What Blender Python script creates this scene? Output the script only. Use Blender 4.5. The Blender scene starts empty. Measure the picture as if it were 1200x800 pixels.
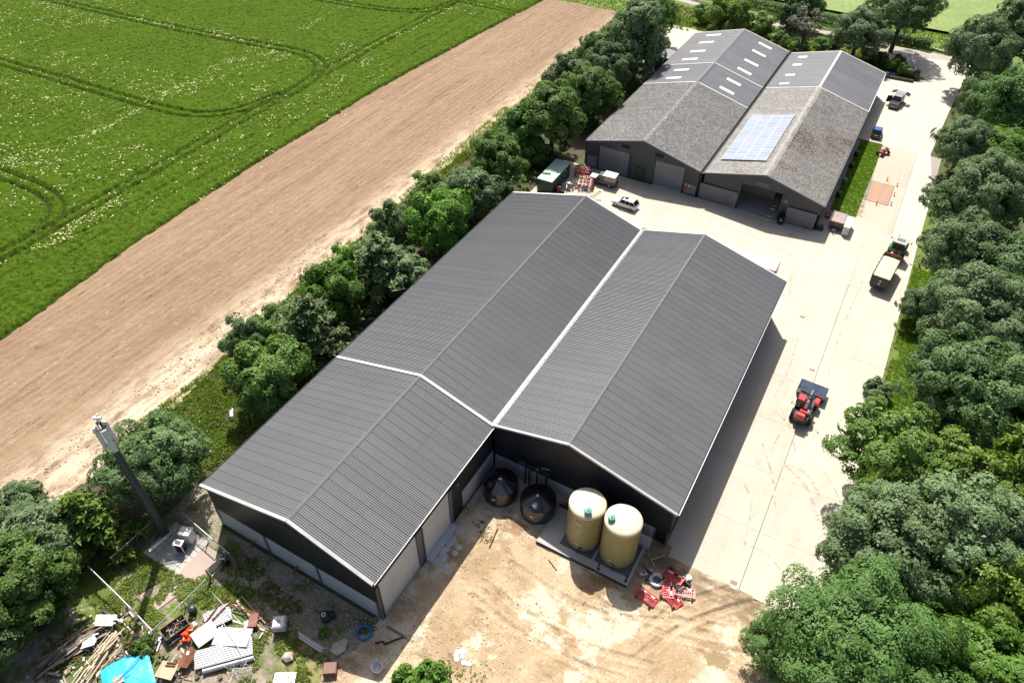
import bpy, math, random
import numpy as np
from mathutils import Vector, Matrix

# ------------------------------------------------------------------ camera, sky, sun, exposure
SC = bpy.context.scene
COL = SC.collection
cam_data = bpy.data.cameras.new("camera")
cam_data.sensor_width = 36.0
cam_data.lens = 25.13
cam_data.clip_start = 0.5
cam_data.clip_end = 4000.0
cam = bpy.data.objects.new("camera", cam_data)
COL.objects.link(cam)
pitch, roll, yaw = math.radians(43.386), math.radians(0.498), math.radians(-29.344)
F = Vector((math.sin(yaw) * math.cos(pitch), math.cos(yaw) * math.cos(pitch), -math.sin(pitch)))
R0 = Vector((math.cos(yaw), -math.sin(yaw), 0.0))
U0 = R0.cross(F)
Rv = R0 * math.cos(roll) + U0 * math.sin(roll)
Uv = U0 * math.cos(roll) - R0 * math.sin(roll)
M = Matrix(((Rv.x, Uv.x, -F.x, 0.0), (Rv.y, Uv.y, -F.y, 0.0), (Rv.z, Uv.z, -F.z, 60.0), (0, 0, 0, 1)))
cam.matrix_world = M
SC.camera = cam

SUN_TO = Vector((-0.405, 0.590, 1.0)).normalized()        # towards the sun
SUN_EL = math.asin(SUN_TO.z)
SUN_AZ = math.atan2(SUN_TO.x, SUN_TO.y)
world = bpy.data.worlds.new("World")
SC.world = world
world.use_nodes = True
wn, wl = world.node_tree.nodes, world.node_tree.links
wn.clear()
sky_tex = wn.new("ShaderNodeTexSky")
sky_tex.sky_type = 'NISHITA'
sky_tex.sun_disc = False
sky_tex.sun_elevation = SUN_EL
sky_tex.sun_rotation = SUN_AZ % (2 * math.pi)
sky_tex.altitude = 100
sky_tex.dust_density = 4.0
sky_tex.ozone_density = 0.5
sky_tex.air_density = 0.8
sky_bg = wn.new("ShaderNodeBackground")
sky_bg.inputs[1].default_value = 0.085
sky_out = wn.new("ShaderNodeOutputWorld")
wl.new(sky_tex.outputs[0], sky_bg.inputs[0])
wl.new(sky_bg.outputs[0], sky_out.inputs[0])

sun_data = bpy.data.lights.new("sun", 'SUN')
sun_data.energy = 5.0
sun_data.angle = math.radians(0.53)
sun_data.color = (1.0, 0.945, 0.87)
sun = bpy.data.objects.new("sun", sun_data)
COL.objects.link(sun)
sun.rotation_euler = (-SUN_TO).to_track_quat('-Z', 'Y').to_euler()
sun.location = (0, 0, 120)

SC.view_settings.view_transform = 'Standard'
SC.view_settings.look = 'None'
SC.view_settings.exposure = 0.57
SC.view_settings.gamma = 1.0
SC.render.engine = 'CYCLES'
SC.cycles.max_bounces = 6
SC.cycles.diffuse_bounces = 3
SC.cycles.glossy_bounces = 2
SC.cycles.transmission_bounces = 4
SC.cycles.transparent_max_bounces = 4

random.seed(7)
PI = math.pi

# ------------------------------------------------------------------ helpers
class MB:
    """collects simple shapes and links them as one mesh object"""
    def __init__(self):
        self.v, self.f, self.m, self.s = [], [], [], []
        self.mi, self.sm = 0, False

    def add(self, vs, fs, smooth=None):
        o = len(self.v)
        self.v.extend([tuple(p) for p in vs])
        for f in fs:
            self.f.append(tuple(i + o for i in f))
            self.m.append(self.mi)
            self.s.append(self.sm if smooth is None else smooth)
        return self

    def box(self, c, s, rz=0.0, rx=0.0, ry=0.0, bevel=0.0):
        hx, hy, hz = s[0] / 2, s[1] / 2, s[2] / 2
        if bevel > 0:
            b = min(bevel, hx * .9, hy * .9, hz * .9)
            vs, fs = [], []
            for z, k in ((-hz, 1), (-hz + b, 0), (hz - b, 0), (hz, 1)):
                i = b if k else 0
                vs += [(-hx + i, -hy + i, z), (hx - i, -hy + i, z), (hx - i, hy - i, z), (-hx + i, hy - i, z)]
            fs.append((3, 2, 1, 0))
            for k in range(3):
                for i in range(4):
                    j = (i + 1) % 4
                    fs.append((4 * k + i, 4 * k + j, 4 * k + 4 + j, 4 * k + 4 + i))
            fs.append((12, 13, 14, 15))
        else:
            vs = [(x, y, z) for z in (-hz, hz) for x, y in ((-hx, -hy), (hx, -hy), (hx, hy), (-hx, hy))]
            fs = [(3, 2, 1, 0), (4, 5, 6, 7), (0, 1, 5, 4), (1, 2, 6, 5), (2, 3, 7, 6), (3, 0, 4, 7)]
        m = Matrix.Translation(c) @ Matrix.Rotation(rz, 4, 'Z') @ Matrix.Rotation(ry, 4, 'Y') @ Matrix.Rotation(rx, 4, 'X')
        return self.add([m @ Vector(p) for p in vs], fs)

    def tube(self, pts, r, n=8, cap=True, smooth=True):
        pts = [Vector(p) for p in pts]
        rs = r if isinstance(r, (list, tuple)) else [r] * len(pts)
        vs, fs = [], []
        up = Vector((0, 0, 1))
        for i, p in enumerate(pts):
            d = (pts[min(i + 1, len(pts) - 1)] - pts[max(i - 1, 0)]).normalized()
            a = d.cross(up)
            if a.length < 1e-3:
                a = Vector((1, 0, 0))
            a.normalize()
            b = d.cross(a)
            for k in range(n):
                t = 2 * PI * k / n
                vs.append(p + (a * math.cos(t) + b * math.sin(t)) * rs[i])
        for i in range(len(pts) - 1):
            for k in range(n):
                j = (k + 1) % n
                fs.append((i * n + k, i * n + j, i * n + n + j, i * n + n + k))
        self.add(vs, fs, smooth)
        if cap:
            o = len(pts) - 1
            self.add(vs[:n], [tuple(range(n))], False)
            self.add(vs[o * n:], [tuple(range(n - 1, -1, -1))], False)
        return self

    def lathe(self, prof, c=(0, 0, 0), n=24, axis='Z', smooth=True, cap=True):
        vs, fs = [], []
        for r, z in prof:
            for k in range(n):
                t = 2 * PI * k / n
                x, y = r * math.cos(t), r * math.sin(t)
                p = (x, y, z) if axis == 'Z' else ((z, x, y) if axis == 'X' else (y, z, x))
                vs.append((p[0] + c[0], p[1] + c[1], p[2] + c[2]))
        for i in range(len(prof) - 1):
            for k in range(n):
                j = (k + 1) % n
                fs.append((i * n + k, i * n + j, i * n + n + j, i * n + n + k))
        self.add(vs, fs, smooth)
        if cap:
            if prof[0][0] > 1e-4:
                self.add(vs[:n], [tuple(range(n - 1, -1, -1))], False)
            if prof[-1][0] > 1e-4:
                self.add(vs[-n:], [tuple(range(n))], False)
        return self

    def torus(self, c, R, r, n=24, m=8, axis='Z'):
        prof = [(R + r * math.cos(2 * PI * k / m), r * math.sin(2 * PI * k / m)) for k in range(m + 1)]
        return self.lathe(prof, c, n, axis, True, False)

    def prism(self, poly, z0, z1):
        n = len(poly)
        vs = [(x, y, z0) for x, y in poly] + [(x, y, z1) for x, y in poly]
        fs = [tuple(range(n - 1, -1, -1)), tuple(range(n, 2 * n))]
        fs += [(i, (i + 1) % n, n + (i + 1) % n, n + i) for i in range(n)]
        return self.add(vs, fs)

    def side(self, prof, x0, x1):
        """profile in (y, z), extruded along x"""
        n = len(prof)
        vs = [(x0, y, z) for y, z in prof] + [(x1, y, z) for y, z in prof]
        fs = [tuple(range(n)), tuple(range(2 * n - 1, n - 1, -1))]
        fs += [(i, n + i, n + (i + 1) % n, (i + 1) % n) for i in range(n)]
        return self.add(vs, fs)

    def loft(self, rings, closed=True, caps=True, smooth=False):
        n = len(rings[0])
        vs = [p for r in rings for p in r]
        fs = []
        for i in range(len(rings) - 1):
            for k in range(n if closed else n - 1):
                j = (k + 1) % n
                fs.append((i * n + k, i * n + j, i * n + n + j, i * n + n + k))
        self.add(vs, fs, smooth)
        if caps:
            self.add(rings[0], [tuple(range(n - 1, -1, -1))], False)
            self.add(rings[-1], [tuple(range(n))], False)
        return self

    def quad(self, a, b, c, d):
        return self.add([a, b, c, d], [(0, 1, 2, 3)])

    def mesh(self, name, mats, off=(0, 0, 0)):
        me = bpy.data.meshes.new(name)
        vs = [(p[0] - off[0], p[1] - off[1], p[2] - off[2]) for p in self.v]
        me.from_pydata(vs, [], self.f)
        for m in (mats if isinstance(mats, (list, tuple)) else [mats]):
            me.materials.append(m)
        me.polygons.foreach_set('material_index', self.m)
        me.polygons.foreach_set('use_smooth', self.s)
        me.update()
        return me

    def build(self, name, mats, parent=None, world=False, loc=(0, 0, 0)):
        """world=True: coordinates are world ones, the parent is an unrotated Empty"""
        off = origin(parent) if (world and parent) else (0, 0, 0)
        return link(name, self.mesh(name, mats, off), parent, loc)


def origin(o):
    v = Vector((0, 0, 0))
    while o is not None:
        v += o.location
        o = o.parent
    return v


def link(name, me, parent=None, loc=(0, 0, 0), rot=(0, 0, 0)):
    o = bpy.data.objects.new(name, me)
    COL.objects.link(o)
    o.location = loc
    o.rotation_euler = rot
    if parent is not None:
        o.parent = parent
    return o


def tag(o, label, cat, group=None, kind=None):
    o['label'] = label
    if cat:
        o['category'] = cat
    if group:
        o['group'] = group
    if kind:
        o['kind'] = kind
    return o


def thing(name, label, cat, loc=(0, 0, 0), rz=0.0, group=None):
    o = bpy.data.objects.new(name, None)
    COL.objects.link(o)
    if len(loc) == 2:
        loc = (loc[0], loc[1], 0.0)
    o.location = loc
    o.rotation_euler = (0, 0, rz)
    o.empty_display_size = 0.3
    return tag(o, label, cat, group)


def copy_tree(o, parent=None):
    c = o.copy()
    COL.objects.link(c)
    if parent is not None:
        c.parent = parent
        c.matrix_parent_inverse = o.matrix_parent_inverse.copy()
    for ch in list(o.children):
        copy_tree(ch, c)
    return c


def put(proto, loc, rz, label, used=[]):
    """the first call places the prototype itself, later calls place copies"""
    if proto.name in used:
        o = copy_tree(proto)
    else:
        used.append(proto.name)
        o = proto
    o.location = loc if len(loc) == 3 else (loc[0], loc[1], 0.0)
    o.rotation_euler = (0, 0, rz)
    if label:
        o['label'] = label
    return o


def np_mesh(name, co, tris=None, quads=None, mats=(), smooth=False):
    """fast mesh from arrays"""
    me = bpy.data.meshes.new(name)
    fa = tris if tris is not None else quads
    k = fa.shape[1]
    me.vertices.add(len(co))
    me.vertices.foreach_set('co', np.asarray(co, dtype=np.float32).ravel())
    me.loops.add(fa.size)
    me.loops.foreach_set('vertex_index', fa.astype(np.int32).ravel())
    me.polygons.add(len(fa))
    me.polygons.foreach_set('loop_start', (np.arange(len(fa)) * k).astype(np.int32))
    me.polygons.foreach_set('loop_total', np.full(len(fa), k, dtype=np.int32))
    if smooth:
        me.polygons.foreach_set('use_smooth', np.ones(len(fa), dtype=bool))
    for m in mats:
        me.materials.append(m)
    me.update(calc_edges=True)
    return me


def vnoise(x, y, seed=0, octs=4, gain=.5):
    """value noise, about -1..1"""
    out = np.zeros_like(x, dtype=np.float64)
    amp, tot = 1.0, 0.0
    for o in range(octs):
        rng = np.random.default_rng(seed * 31 + o)
        tab = rng.random((256, 256)) * 2 - 1
        fx, fy = x * 2 ** o, y * 2 ** o
        ix, iy = np.floor(fx).astype(int), np.floor(fy).astype(int)
        tx, ty = fx - ix, fy - iy
        tx, ty = tx * tx * (3 - 2 * tx), ty * ty * (3 - 2 * ty)
        a, b = tab[ix & 255, iy & 255], tab[(ix + 1) & 255, iy & 255]
        c, d = tab[ix & 255, (iy + 1) & 255], tab[(ix + 1) & 255, (iy + 1) & 255]
        out += amp * ((a * (1 - tx) + b * tx) * (1 - ty) + (c * (1 - tx) + d * tx) * ty)
        tot += amp
        amp *= gain
    return out / tot


def inside(px, py, poly):
    r = np.zeros(px.shape, dtype=bool)
    n = len(poly)
    for i in range(n):
        x0, y0 = poly[i]
        x1, y1 = poly[(i + 1) % n]
        if y0 == y1:
            continue
        c = ((y0 > py) != (y1 > py)) & (px < (x1 - x0) * (py - y0) / (y1 - y0) + x0)
        r ^= c
    return r


def dist_line(px, py, pts):
    d = np.full(px.shape, 1e9)
    for (x0, y0), (x1, y1) in zip(pts[:-1], pts[1:]):
        dx, dy = x1 - x0, y1 - y0
        t = np.clip(((px - x0) * dx + (py - y0) * dy) / (dx * dx + dy * dy + 1e-9), 0, 1)
        d = np.minimum(d, np.hypot(px - x0 - t * dx, py - y0 - t * dy))
    return d


def spline(pts, n=10):
    """Catmull-Rom through points"""
    P = [Vector(p) for p in pts]
    P = [P[0] * 2 - P[1]] + P + [P[-1] * 2 - P[-2]]
    out = []
    for i in range(1, len(P) - 2):
        for k in range(n):
            t = k / n
            a, b, c, d = P[i - 1], P[i], P[i + 1], P[i + 2]
            out.append(.5 * ((2 * b) + (c - a) * t + (2 * a - 5 * b + 4 * c - d) * t * t + (3 * b - a - 3 * c + d) * t ** 3))
    out.append(P[-2])
    return [tuple(p) for p in out]


def offset(pts, d):
    out = []
    for i, p in enumerate(pts):
        a, b = pts[max(i - 1, 0)], pts[min(i + 1, len(pts) - 1)]
        dx, dy = b[0] - a[0], b[1] - a[1]
        l = math.hypot(dx, dy) + 1e-9
        out.append((p[0] - dy / l * d, p[1] + dx / l * d))
    return out


# ------------------------------------------------------------------ materials
def new_mat(name):
    m = bpy.data.materials.new(name)
    m.use_nodes = True
    nt = m.node_tree
    return m, nt.nodes, nt.links, nt.nodes['Principled BSDF']


def mixc(n, l, fac, a, b, mode='MIX'):
    x = n.new('ShaderNodeMix')
    x.data_type = 'RGBA'
    x.blend_type = mode
    for s, v in ((0, fac), (6, a), (7, b)):
        if hasattr(v, 'is_linked'):
            l.new(v, x.inputs[s])
        elif s == 0:
            x.inputs[0].default_value = v
        else:
            x.inputs[s].default_value = (*v, 1) if len(v) == 3 else v
    return x.outputs[2]


def noise_f(n, l, scale, lo=.35, hi=.65, detail=5, stretch=None, rough=.6, seed=0.0, local=False, amt=1.0):
    tc = n.new('ShaderNodeTexCoord' if local else 'ShaderNodeNewGeometry')
    mp = n.new('ShaderNodeMapping')
    mp.inputs['Scale'].default_value = stretch or (1, 1, 1)
    mp.inputs['Location'].default_value = (seed * 3.7, seed * 1.3, seed)
    l.new(tc.outputs['Object' if local else 'Position'], mp.inputs[0])
    t = n.new('ShaderNodeTexNoise')
    t.inputs['Scale'].default_value = scale
    t.inputs['Detail'].default_value = detail
    t.inputs['Roughness'].default_value = rough
    l.new(mp.outputs[0], t.inputs['Vector'])
    r = n.new('ShaderNodeMapRange')
    r.inputs[1].default_value, r.inputs[2].default_value = lo, hi
    r.inputs[4].default_value = amt
    l.new(t.outputs[0], r.inputs[0])
    return r.outputs[0]


def bump(n, l, bs, height, strength, dist=.03):
    b = n.new('ShaderNodeBump')
    b.inputs['Strength'].default_value = strength
    b.inputs['Distance'].default_value = dist
    l.new(height, b.inputs['Height'])
    l.new(b.outputs[0], bs.inputs['Normal'])


def mat(name, col, rough=.6, metal=0.0, spec=.5, layers=(), var=0.0, bmp=None, coat=0.0, local=False):
    """layers: (colour, noise scale, lo, hi[, stretch]); var: per-object brightness spread"""
    m, n, l, bs = new_mat(name)
    c = col
    for i, L in enumerate(layers):
        f = noise_f(n, l, L[1], L[2], L[3], stretch=L[4] if len(L) > 4 else None, seed=i + 1.0, local=local)
        c = mixc(n, l, f, c, L[0])
    if var:
        oi = n.new('ShaderNodeObjectInfo')
        mr = n.new('ShaderNodeMapRange')
        mr.inputs[3].default_value, mr.inputs[4].default_value = 1 - var, 1 + var
        l.new(oi.outputs['Random'], mr.inputs[0])
        vm = n.new('ShaderNodeVectorMath')
        vm.operation = 'SCALE'
        if hasattr(c, 'is_linked'):
            l.new(c, vm.inputs[0])
        else:
            vm.inputs[0].default_value = c
        l.new(mr.outputs[0], vm.inputs['Scale'])
        c = vm.outputs[0]
    if hasattr(c, 'is_linked'):
        l.new(c, bs.inputs['Base Color'])
    else:
        bs.inputs['Base Color'].default_value = (*c, 1)
    bs.inputs['Roughness'].default_value = rough
    bs.inputs['Metallic'].default_value = metal
    bs.inputs['Specular IOR Level'].default_value = spec
    bs.inputs['Coat Weight'].default_value = coat
    if bmp:
        bump(n, l, bs, noise_f(n, l, bmp[0], 0, 1), bmp[1], bmp[2] if len(bmp) > 2 else .03)
    return m


def leaf_mat(name, col, col2, trans=.28, rough=.42, spec=.5):
    m, n, l, bs = new_mat(name)
    g = n.new('ShaderNodeNewGeometry')
    c = mixc(n, l, g.outputs['Random Per Island'], col, col2)
    f = noise_f(n, l, .45, .3, .7, detail=2)
    k = mixc(n, l, f, tuple(x * .8 for x in col), tuple(min(1, x * 1.25) for x in col2))
    c = mixc(n, l, .45, c, k)
    oi = n.new('ShaderNodeObjectInfo')
    hs = n.new('ShaderNodeHueSaturation')
    mr = n.new('ShaderNodeMapRange')
    mr.inputs[3].default_value, mr.inputs[4].default_value = .82, 1.2
    l.new(oi.outputs['Random'], mr.inputs[0])
    l.new(mr.outputs[0], hs.inputs['Value'])
    l.new(c, hs.inputs['Color'])
    l.new(hs.outputs[0], bs.inputs['Base Color'])
    bs.inputs['Roughness'].default_value = rough
    bs.inputs['Specular IOR Level'].default_value = spec
    tr = n.new('ShaderNodeBsdfTranslucent')
    hs2 = n.new('ShaderNodeHueSaturation')
    hs2.inputs['Value'].default_value = 1.5
    hs2.inputs['Saturation'].default_value = 1.1
    l.new(hs.outputs[0], hs2.inputs['Color'])
    l.new(hs2.outputs[0], tr.inputs['Color'])
    mx = n.new('ShaderNodeMixShader')
    mx.inputs[0].default_value = trans
    l.new(bs.outputs[0], mx.inputs[1])
    l.new(tr.outputs[0], mx.inputs[2])
    l.new(mx.outputs[0], n['Material Output'].inputs[0])
    return m


MT = {}
MT['roof'] = mat('anthracite_sheet', (.150, .154, .162), .5, .0, .4, var=.05, layers=(((.162, .166, .173), .12, .4, .75), ((.138, .142, .150), .9, .5, .8, (.35, 1, 1))))
MT['roof_pale'] = mat('grey_sheet', (.175, .18, .193), .5, .0, .4, var=.06, layers=(((.21, .213, .225), .2, .4, .75),))
MT['cap'] = mat('pale_flashing', (.62, .61, .59), .4, .0, .5, layers=(((.5, .48, .45), .8, .45, .75),))
MT['cap_grey'] = mat('grey_capping', (.135, .137, .146), .5, layers=(((.12, .122, .13), .9, .4, .7),))
MT['cap_mid'] = mat('light_grey_flashing', (.42, .42, .42), .45, layers=(((.34, .34, .34), .9, .4, .7),))
MT['clad'] = mat('black_cladding', (.019, .0245, .034), .38, 0, .5, var=.08)
MT['clad_grey'] = mat('slate_cladding', (.072, .078, .090), .5, 0, .4, var=.05, layers=(((.058, .063, .073), .5, .4, .7),))
MT['clad_light'] = mat('light_grey_cladding', (.19, .20, .22), .5, 0, .4, var=.04)
MT['steel_dark'] = mat('dark_steel', (.05, .055, .065), .45, .2)
MT['steel_grey'] = mat('grey_steel', (.17, .18, .19), .45, .3)
MT['galv'] = mat('galvanised_steel', (.55, .57, .58), .38, .6, layers=(((.42, .44, .45), 6, .4, .7),))
MT['conc_panel'] = mat('concrete_panel', (.52, .53, .55), .8, 0, .3, var=.04, layers=(((.44, .45, .46), .7, .4, .75), ((.36, .34, .30), 2.5, .6, .85)))
MT['door_white'] = mat('white_door', (.66, .66, .65), .45, layers=(((.58, .57, .55), .6, .45, .8),))
MT['door_grey'] = mat('grey_shutter', (.21, .225, .24), .45, layers=(((.18, .19, .2), .8, .4, .7),))
MT['green_door'] = mat('green_door', (.015, .075, .025), .5)
MT['old'] = None
MT['white'] = mat('white_paint', (.76, .76, .75), .35, layers=(((.66, .65, .62), 1.5, .5, .8),))
MT['black'] = mat('black_plastic', (.012, .012, .014), .35)
MT['rubber'] = mat('rubber', (.022, .021, .02), .8, layers=(((.09, .08, .065), 3, .55, .8),))
MT['glass'] = mat('dark_glass', (.012, .015, .018), .06, 0, .8)
MT['red'] = mat('red_paint', (.56, .035, .045), .35, layers=(((.40, .05, .04), 2, .5, .8),))
MT['orange'] = mat('orange_paint', (.75, .10, .02), .4)
MT['redorange'] = mat('red_orange_paint', (.50, .065, .03), .45, layers=(((.38, .05, .03), 3, .5, .7),))
MT['blue'] = mat('blue_plastic', (.02, .17, .55), .4)
MT['green'] = mat('green_paint', (.02, .16, .05), .35)
MT['rust'] = mat('rust', (.25, .095, .045), .8, layers=(((.12, .05, .03), 3, .4, .7),))
MT['chalk'] = None
MT['bark'] = mat('bark', (.11, .085, .062), .9, layers=(((.06, .05, .04), 4, .4, .7),), bmp=(12, .6))
MT['timber'] = mat('weathered_timber', (.24, .20, .155), .85, var=.5, layers=(((.14, .115, .09), 3, .4, .7, (1, .15, 1)),), local=True)
MT['timber_pale'] = mat('pale_timber', (.52, .42, .29), .8, var=.25, layers=(((.40, .31, .2), 3, .4, .7, (1, .15, 1)),), local=True)


def old_roof(name, base, pale, lichen, lich_lo):
    m, n, l, bs = new_mat(name)
    c = mixc(n, l, noise_f(n, l, 1.3, .38, .66, detail=8, rough=.75), base, pale)
    c = mixc(n, l, noise_f(n, l, 3.4, .50, .60, detail=6, rough=.8, seed=2), c, tuple(x * .42 for x in base))
    c = mixc(n, l, noise_f(n, l, 5.0, .56, .64, detail=4, seed=4), c, (.46, .45, .42))
    f1 = noise_f(n, l, .10, lich_lo, lich_lo + .12, detail=3, seed=3)
    f2 = noise_f(n, l, 2.6, .44, .58, detail=6, rough=.75, seed=5)
    mu = n.new('ShaderNodeMath')
    mu.operation = 'MULTIPLY'
    l.new(f1, mu.inputs[0])
    l.new(f2, mu.inputs[1])
    c = mixc(n, l, mu.outputs[0], c, lichen)
    oi = n.new('ShaderNodeObjectInfo')
    mr = n.new('ShaderNodeMapRange')
    mr.inputs[3].default_value, mr.inputs[4].default_value = .93, 1.07
    l.new(oi.outputs['Random'], mr.inputs[0])
    hs = n.new('ShaderNodeHueSaturation')
    l.new(mr.outputs[0], hs.inputs['Value'])
    l.new(c, hs.inputs['Color'])
    l.new(hs.outputs[0], bs.inputs['Base Color'])
    bs.inputs['Roughness'].default_value = .9
    bs.inputs['Specular IOR Level'].default_value = .2
    bump(n, l, bs, noise_f(n, l, 6, 0, 1), .5, .05)
    return m


MT['old'] = old_roof('old_cement_sheet', (.19, .187, .18), (.265, .26, .25), (.12, .085, .065), .62)
MT['old_pale'] = old_roof('pale_old_cement_sheet', (.31, .30, .28), (.40, .39, .365), (.20, .09, .05), .64)
MT['old_red'] = old_roof('lichen_cement_sheet', (.20, .19, .178), (.30, .285, .27), (.10, .045, .04), .50)


def concrete(name, base, dirt, stain=.5):
    m, n, l, bs = new_mat(name)
    c = mixc(n, l, noise_f(n, l, .16, .35, .7, detail=4), base, dirt)
    c = mixc(n, l, noise_f(n, l, .6, .55, .8, detail=7, rough=.7, seed=2), c, tuple(x * .82 for x in dirt))
    c = mixc(n, l, noise_f(n, l, .9, .52, .70, detail=6, rough=.7, seed=12, stretch=(1, .09, 1), amt=.55), c, tuple(x * .72 for x in dirt))
    c = mixc(n, l, noise_f(n, l, .35, .60, .68, detail=6, rough=.75, seed=14, amt=.45), c, tuple(x * .66 for x in dirt))
    c = mixc(n, l, noise_f(n, l, 9, .4, .7, detail=4, seed=3), c, tuple(min(.72, x * 1.07) for x in base))
    f = noise_f(n, l, 1.1, .66, .76, detail=5, rough=.75, seed=6, stretch=(1, .45, 1))
    mm = n.new('ShaderNodeMath')
    mm.operation = 'MULTIPLY'
    mm.inputs[1].default_value = stain
    l.new(f, mm.inputs[0])
    c = mixc(n, l, mm.outputs[0], c, (.22, .18, .13))
    oi = n.new('ShaderNodeObjectInfo')
    mr = n.new('ShaderNodeMapRange')
    mr.inputs[3].default_value, mr.inputs[4].default_value = .965, 1.035
    l.new(oi.outputs['Random'], mr.inputs[0])
    hs = n.new('ShaderNodeHueSaturation')
    l.new(mr.outputs[0], hs.inputs['Value'])
    l.new(c, hs.inputs['Color'])
    l.new(hs.outputs[0], bs.inputs['Base Color'])
    bs.inputs['Roughness'].default_value = .85
    bs.inputs['Specular IOR Level'].default_value = .3
    bump(n, l, bs, noise_f(n, l, 14, 0, 1), .25, .02)
    return m


MT['conc'] = concrete('yard_concrete', (.495, .455, .385), (.415, .365, .285), .9)
MT['conc_pink'] = concrete('pink_concrete', (.48, .40, .325), (.42, .34, .265))
MT['conc_grey'] = concrete('grey_concrete', (.44, .43, .40), (.36, .345, .31))
MT['gravel_yard'] = concrete('chalk_gravel', (.515, .475, .405), (.455, .41, .335))
MT['asphalt'] = mat('lane_surface', (.34, .31, .27), .9, layers=(((.42, .38, .33), .5, .4, .7), ((.25, .23, .2), 6, .5, .7)))
MT['soil'] = mat('yard_soil', (.27, .225, .165), .95, layers=(((.16, .14, .085), .4, .45, .7), ((.40, .345, .265), 2.5, .5, .7), ((.095, .135, .03), .45, .48, .60)), bmp=(4, .8, .08))
MT['ground'] = mat('field_ground', (.075, .095, .026), .95, layers=(((.13, .11, .06), .12, .45, .7), ((.045, .07, .015), 1.5, .4, .7)), bmp=(3, .8, .1))
MT['soil_dark'] = mat('leaf_litter', (.075, .06, .038), .95, layers=(((.05, .06, .018), .8, .4, .7), ((.13, .105, .07), 4, .5, .75)), bmp=(4, .9, .08))
MT['grass_base'] = mat('turf', (.115, .18, .022), .9, layers=(((.16, .20, .04), .8, .4, .7), ((.07, .12, .014), 5, .4, .7)), bmp=(9, .8, .06))
MT['stone'] = mat('stone', (.50, .45, .37), .9, layers=(((.33, .29, .23), 3, .4, .7),))


def flag_mat():
    """dirt with sandy, chalky and damp patches"""
    m, n, l, bs = new_mat('sandy_dirt')
    c = mixc(n, l, noise_f(n, l, .20, .40, .58, detail=6, rough=.65), (.355, .255, .148), (.475, .37, .245))
    c = mixc(n, l, noise_f(n, l, .16, .51, .56, detail=7, rough=.65, seed=3), c, (.60, .515, .38))
    c = mixc(n, l, noise_f(n, l, .32, .53, .64, detail=6, rough=.7, seed=5, stretch=(.6, 1, 1)), c, (.25, .16, .085))
    c = mixc(n, l, noise_f(n, l, 4, .58, .72, detail=6, seed=7), c, (.56, .48, .36))
    c = mixc(n, l, noise_f(n, l, 6, .58, .68, detail=4, seed=9), c, (.24, .17, .10))
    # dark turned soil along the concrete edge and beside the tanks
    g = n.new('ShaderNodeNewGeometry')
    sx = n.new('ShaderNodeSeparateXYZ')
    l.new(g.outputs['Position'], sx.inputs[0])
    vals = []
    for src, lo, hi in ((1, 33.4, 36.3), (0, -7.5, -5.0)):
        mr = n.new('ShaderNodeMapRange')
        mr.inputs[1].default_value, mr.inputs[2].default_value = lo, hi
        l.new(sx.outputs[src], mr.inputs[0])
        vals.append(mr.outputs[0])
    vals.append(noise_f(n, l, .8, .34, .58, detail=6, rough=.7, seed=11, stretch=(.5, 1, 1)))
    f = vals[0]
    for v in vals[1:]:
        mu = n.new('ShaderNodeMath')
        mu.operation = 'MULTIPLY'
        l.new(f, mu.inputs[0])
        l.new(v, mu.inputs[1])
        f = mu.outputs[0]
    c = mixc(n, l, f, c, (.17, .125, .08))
    l.new(c, bs.inputs['Base Color'])
    bs.inputs['Roughness'].default_value = .92
    bs.inputs['Specular IOR Level'].default_value = .2
    bump(n, l, bs, noise_f(n, l, 5, 0, 1, detail=8), .8, .07)
    return m


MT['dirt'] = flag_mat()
MT['till'] = None


def tilled():
    m, n, l, bs = new_mat('tilled_earth')
    c = mixc(n, l, noise_f(n, l, .5, .35, .68, detail=6, rough=.7, stretch=(1, .07, 1)), (.215, .140, .090), (.312, .222, .143))
    c = mixc(n, l, noise_f(n, l, .05, .4, .7, detail=3, seed=2, amt=.4), c, (.265, .185, .115))
    c = mixc(n, l, noise_f(n, l, 1.8, .55, .66, detail=8, rough=.95, seed=4, stretch=(1, .3, 1)), c, (.50, .41, .30))
    c = mixc(n, l, noise_f(n, l, 2.2, .57, .66, detail=5, rough=.9, seed=6, stretch=(1, .10, 1)), c, (.12, .072, .042))
    # chalky headland along the hedge side
    tc = n.new('ShaderNodeNewGeometry')
    sx = n.new('ShaderNodeSeparateXYZ')
    l.new(tc.outputs['Position'], sx.inputs[0])
    mr = n.new('ShaderNodeMapRange')
    mr.inputs[1].default_value, mr.inputs[2].default_value = -67.5, -62.0
    l.new(sx.outputs[0], mr.inputs[0])
    mu = n.new('ShaderNodeMath')
    mu.operation = 'MULTIPLY'
    l.new(mr.outputs[0], mu.inputs[0])
    l.new(noise_f(n, l, .9, .36, .56, detail=6, rough=.7, seed=8, stretch=(1, .35, 1)), mu.inputs[1])
    c = mixc(n, l, mu.outputs[0], c, (.58, .48, .35))
    l.new(c, bs.inputs['Base Color'])
    bs.inputs['Roughness'].default_value = .95
    bs.inputs['Specular IOR Level'].default_value = .15
    bump(n, l, bs, noise_f(n, l, 3.5, 0, 1, detail=8), .9, .12)
    return m


MT['till'] = tilled()


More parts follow.
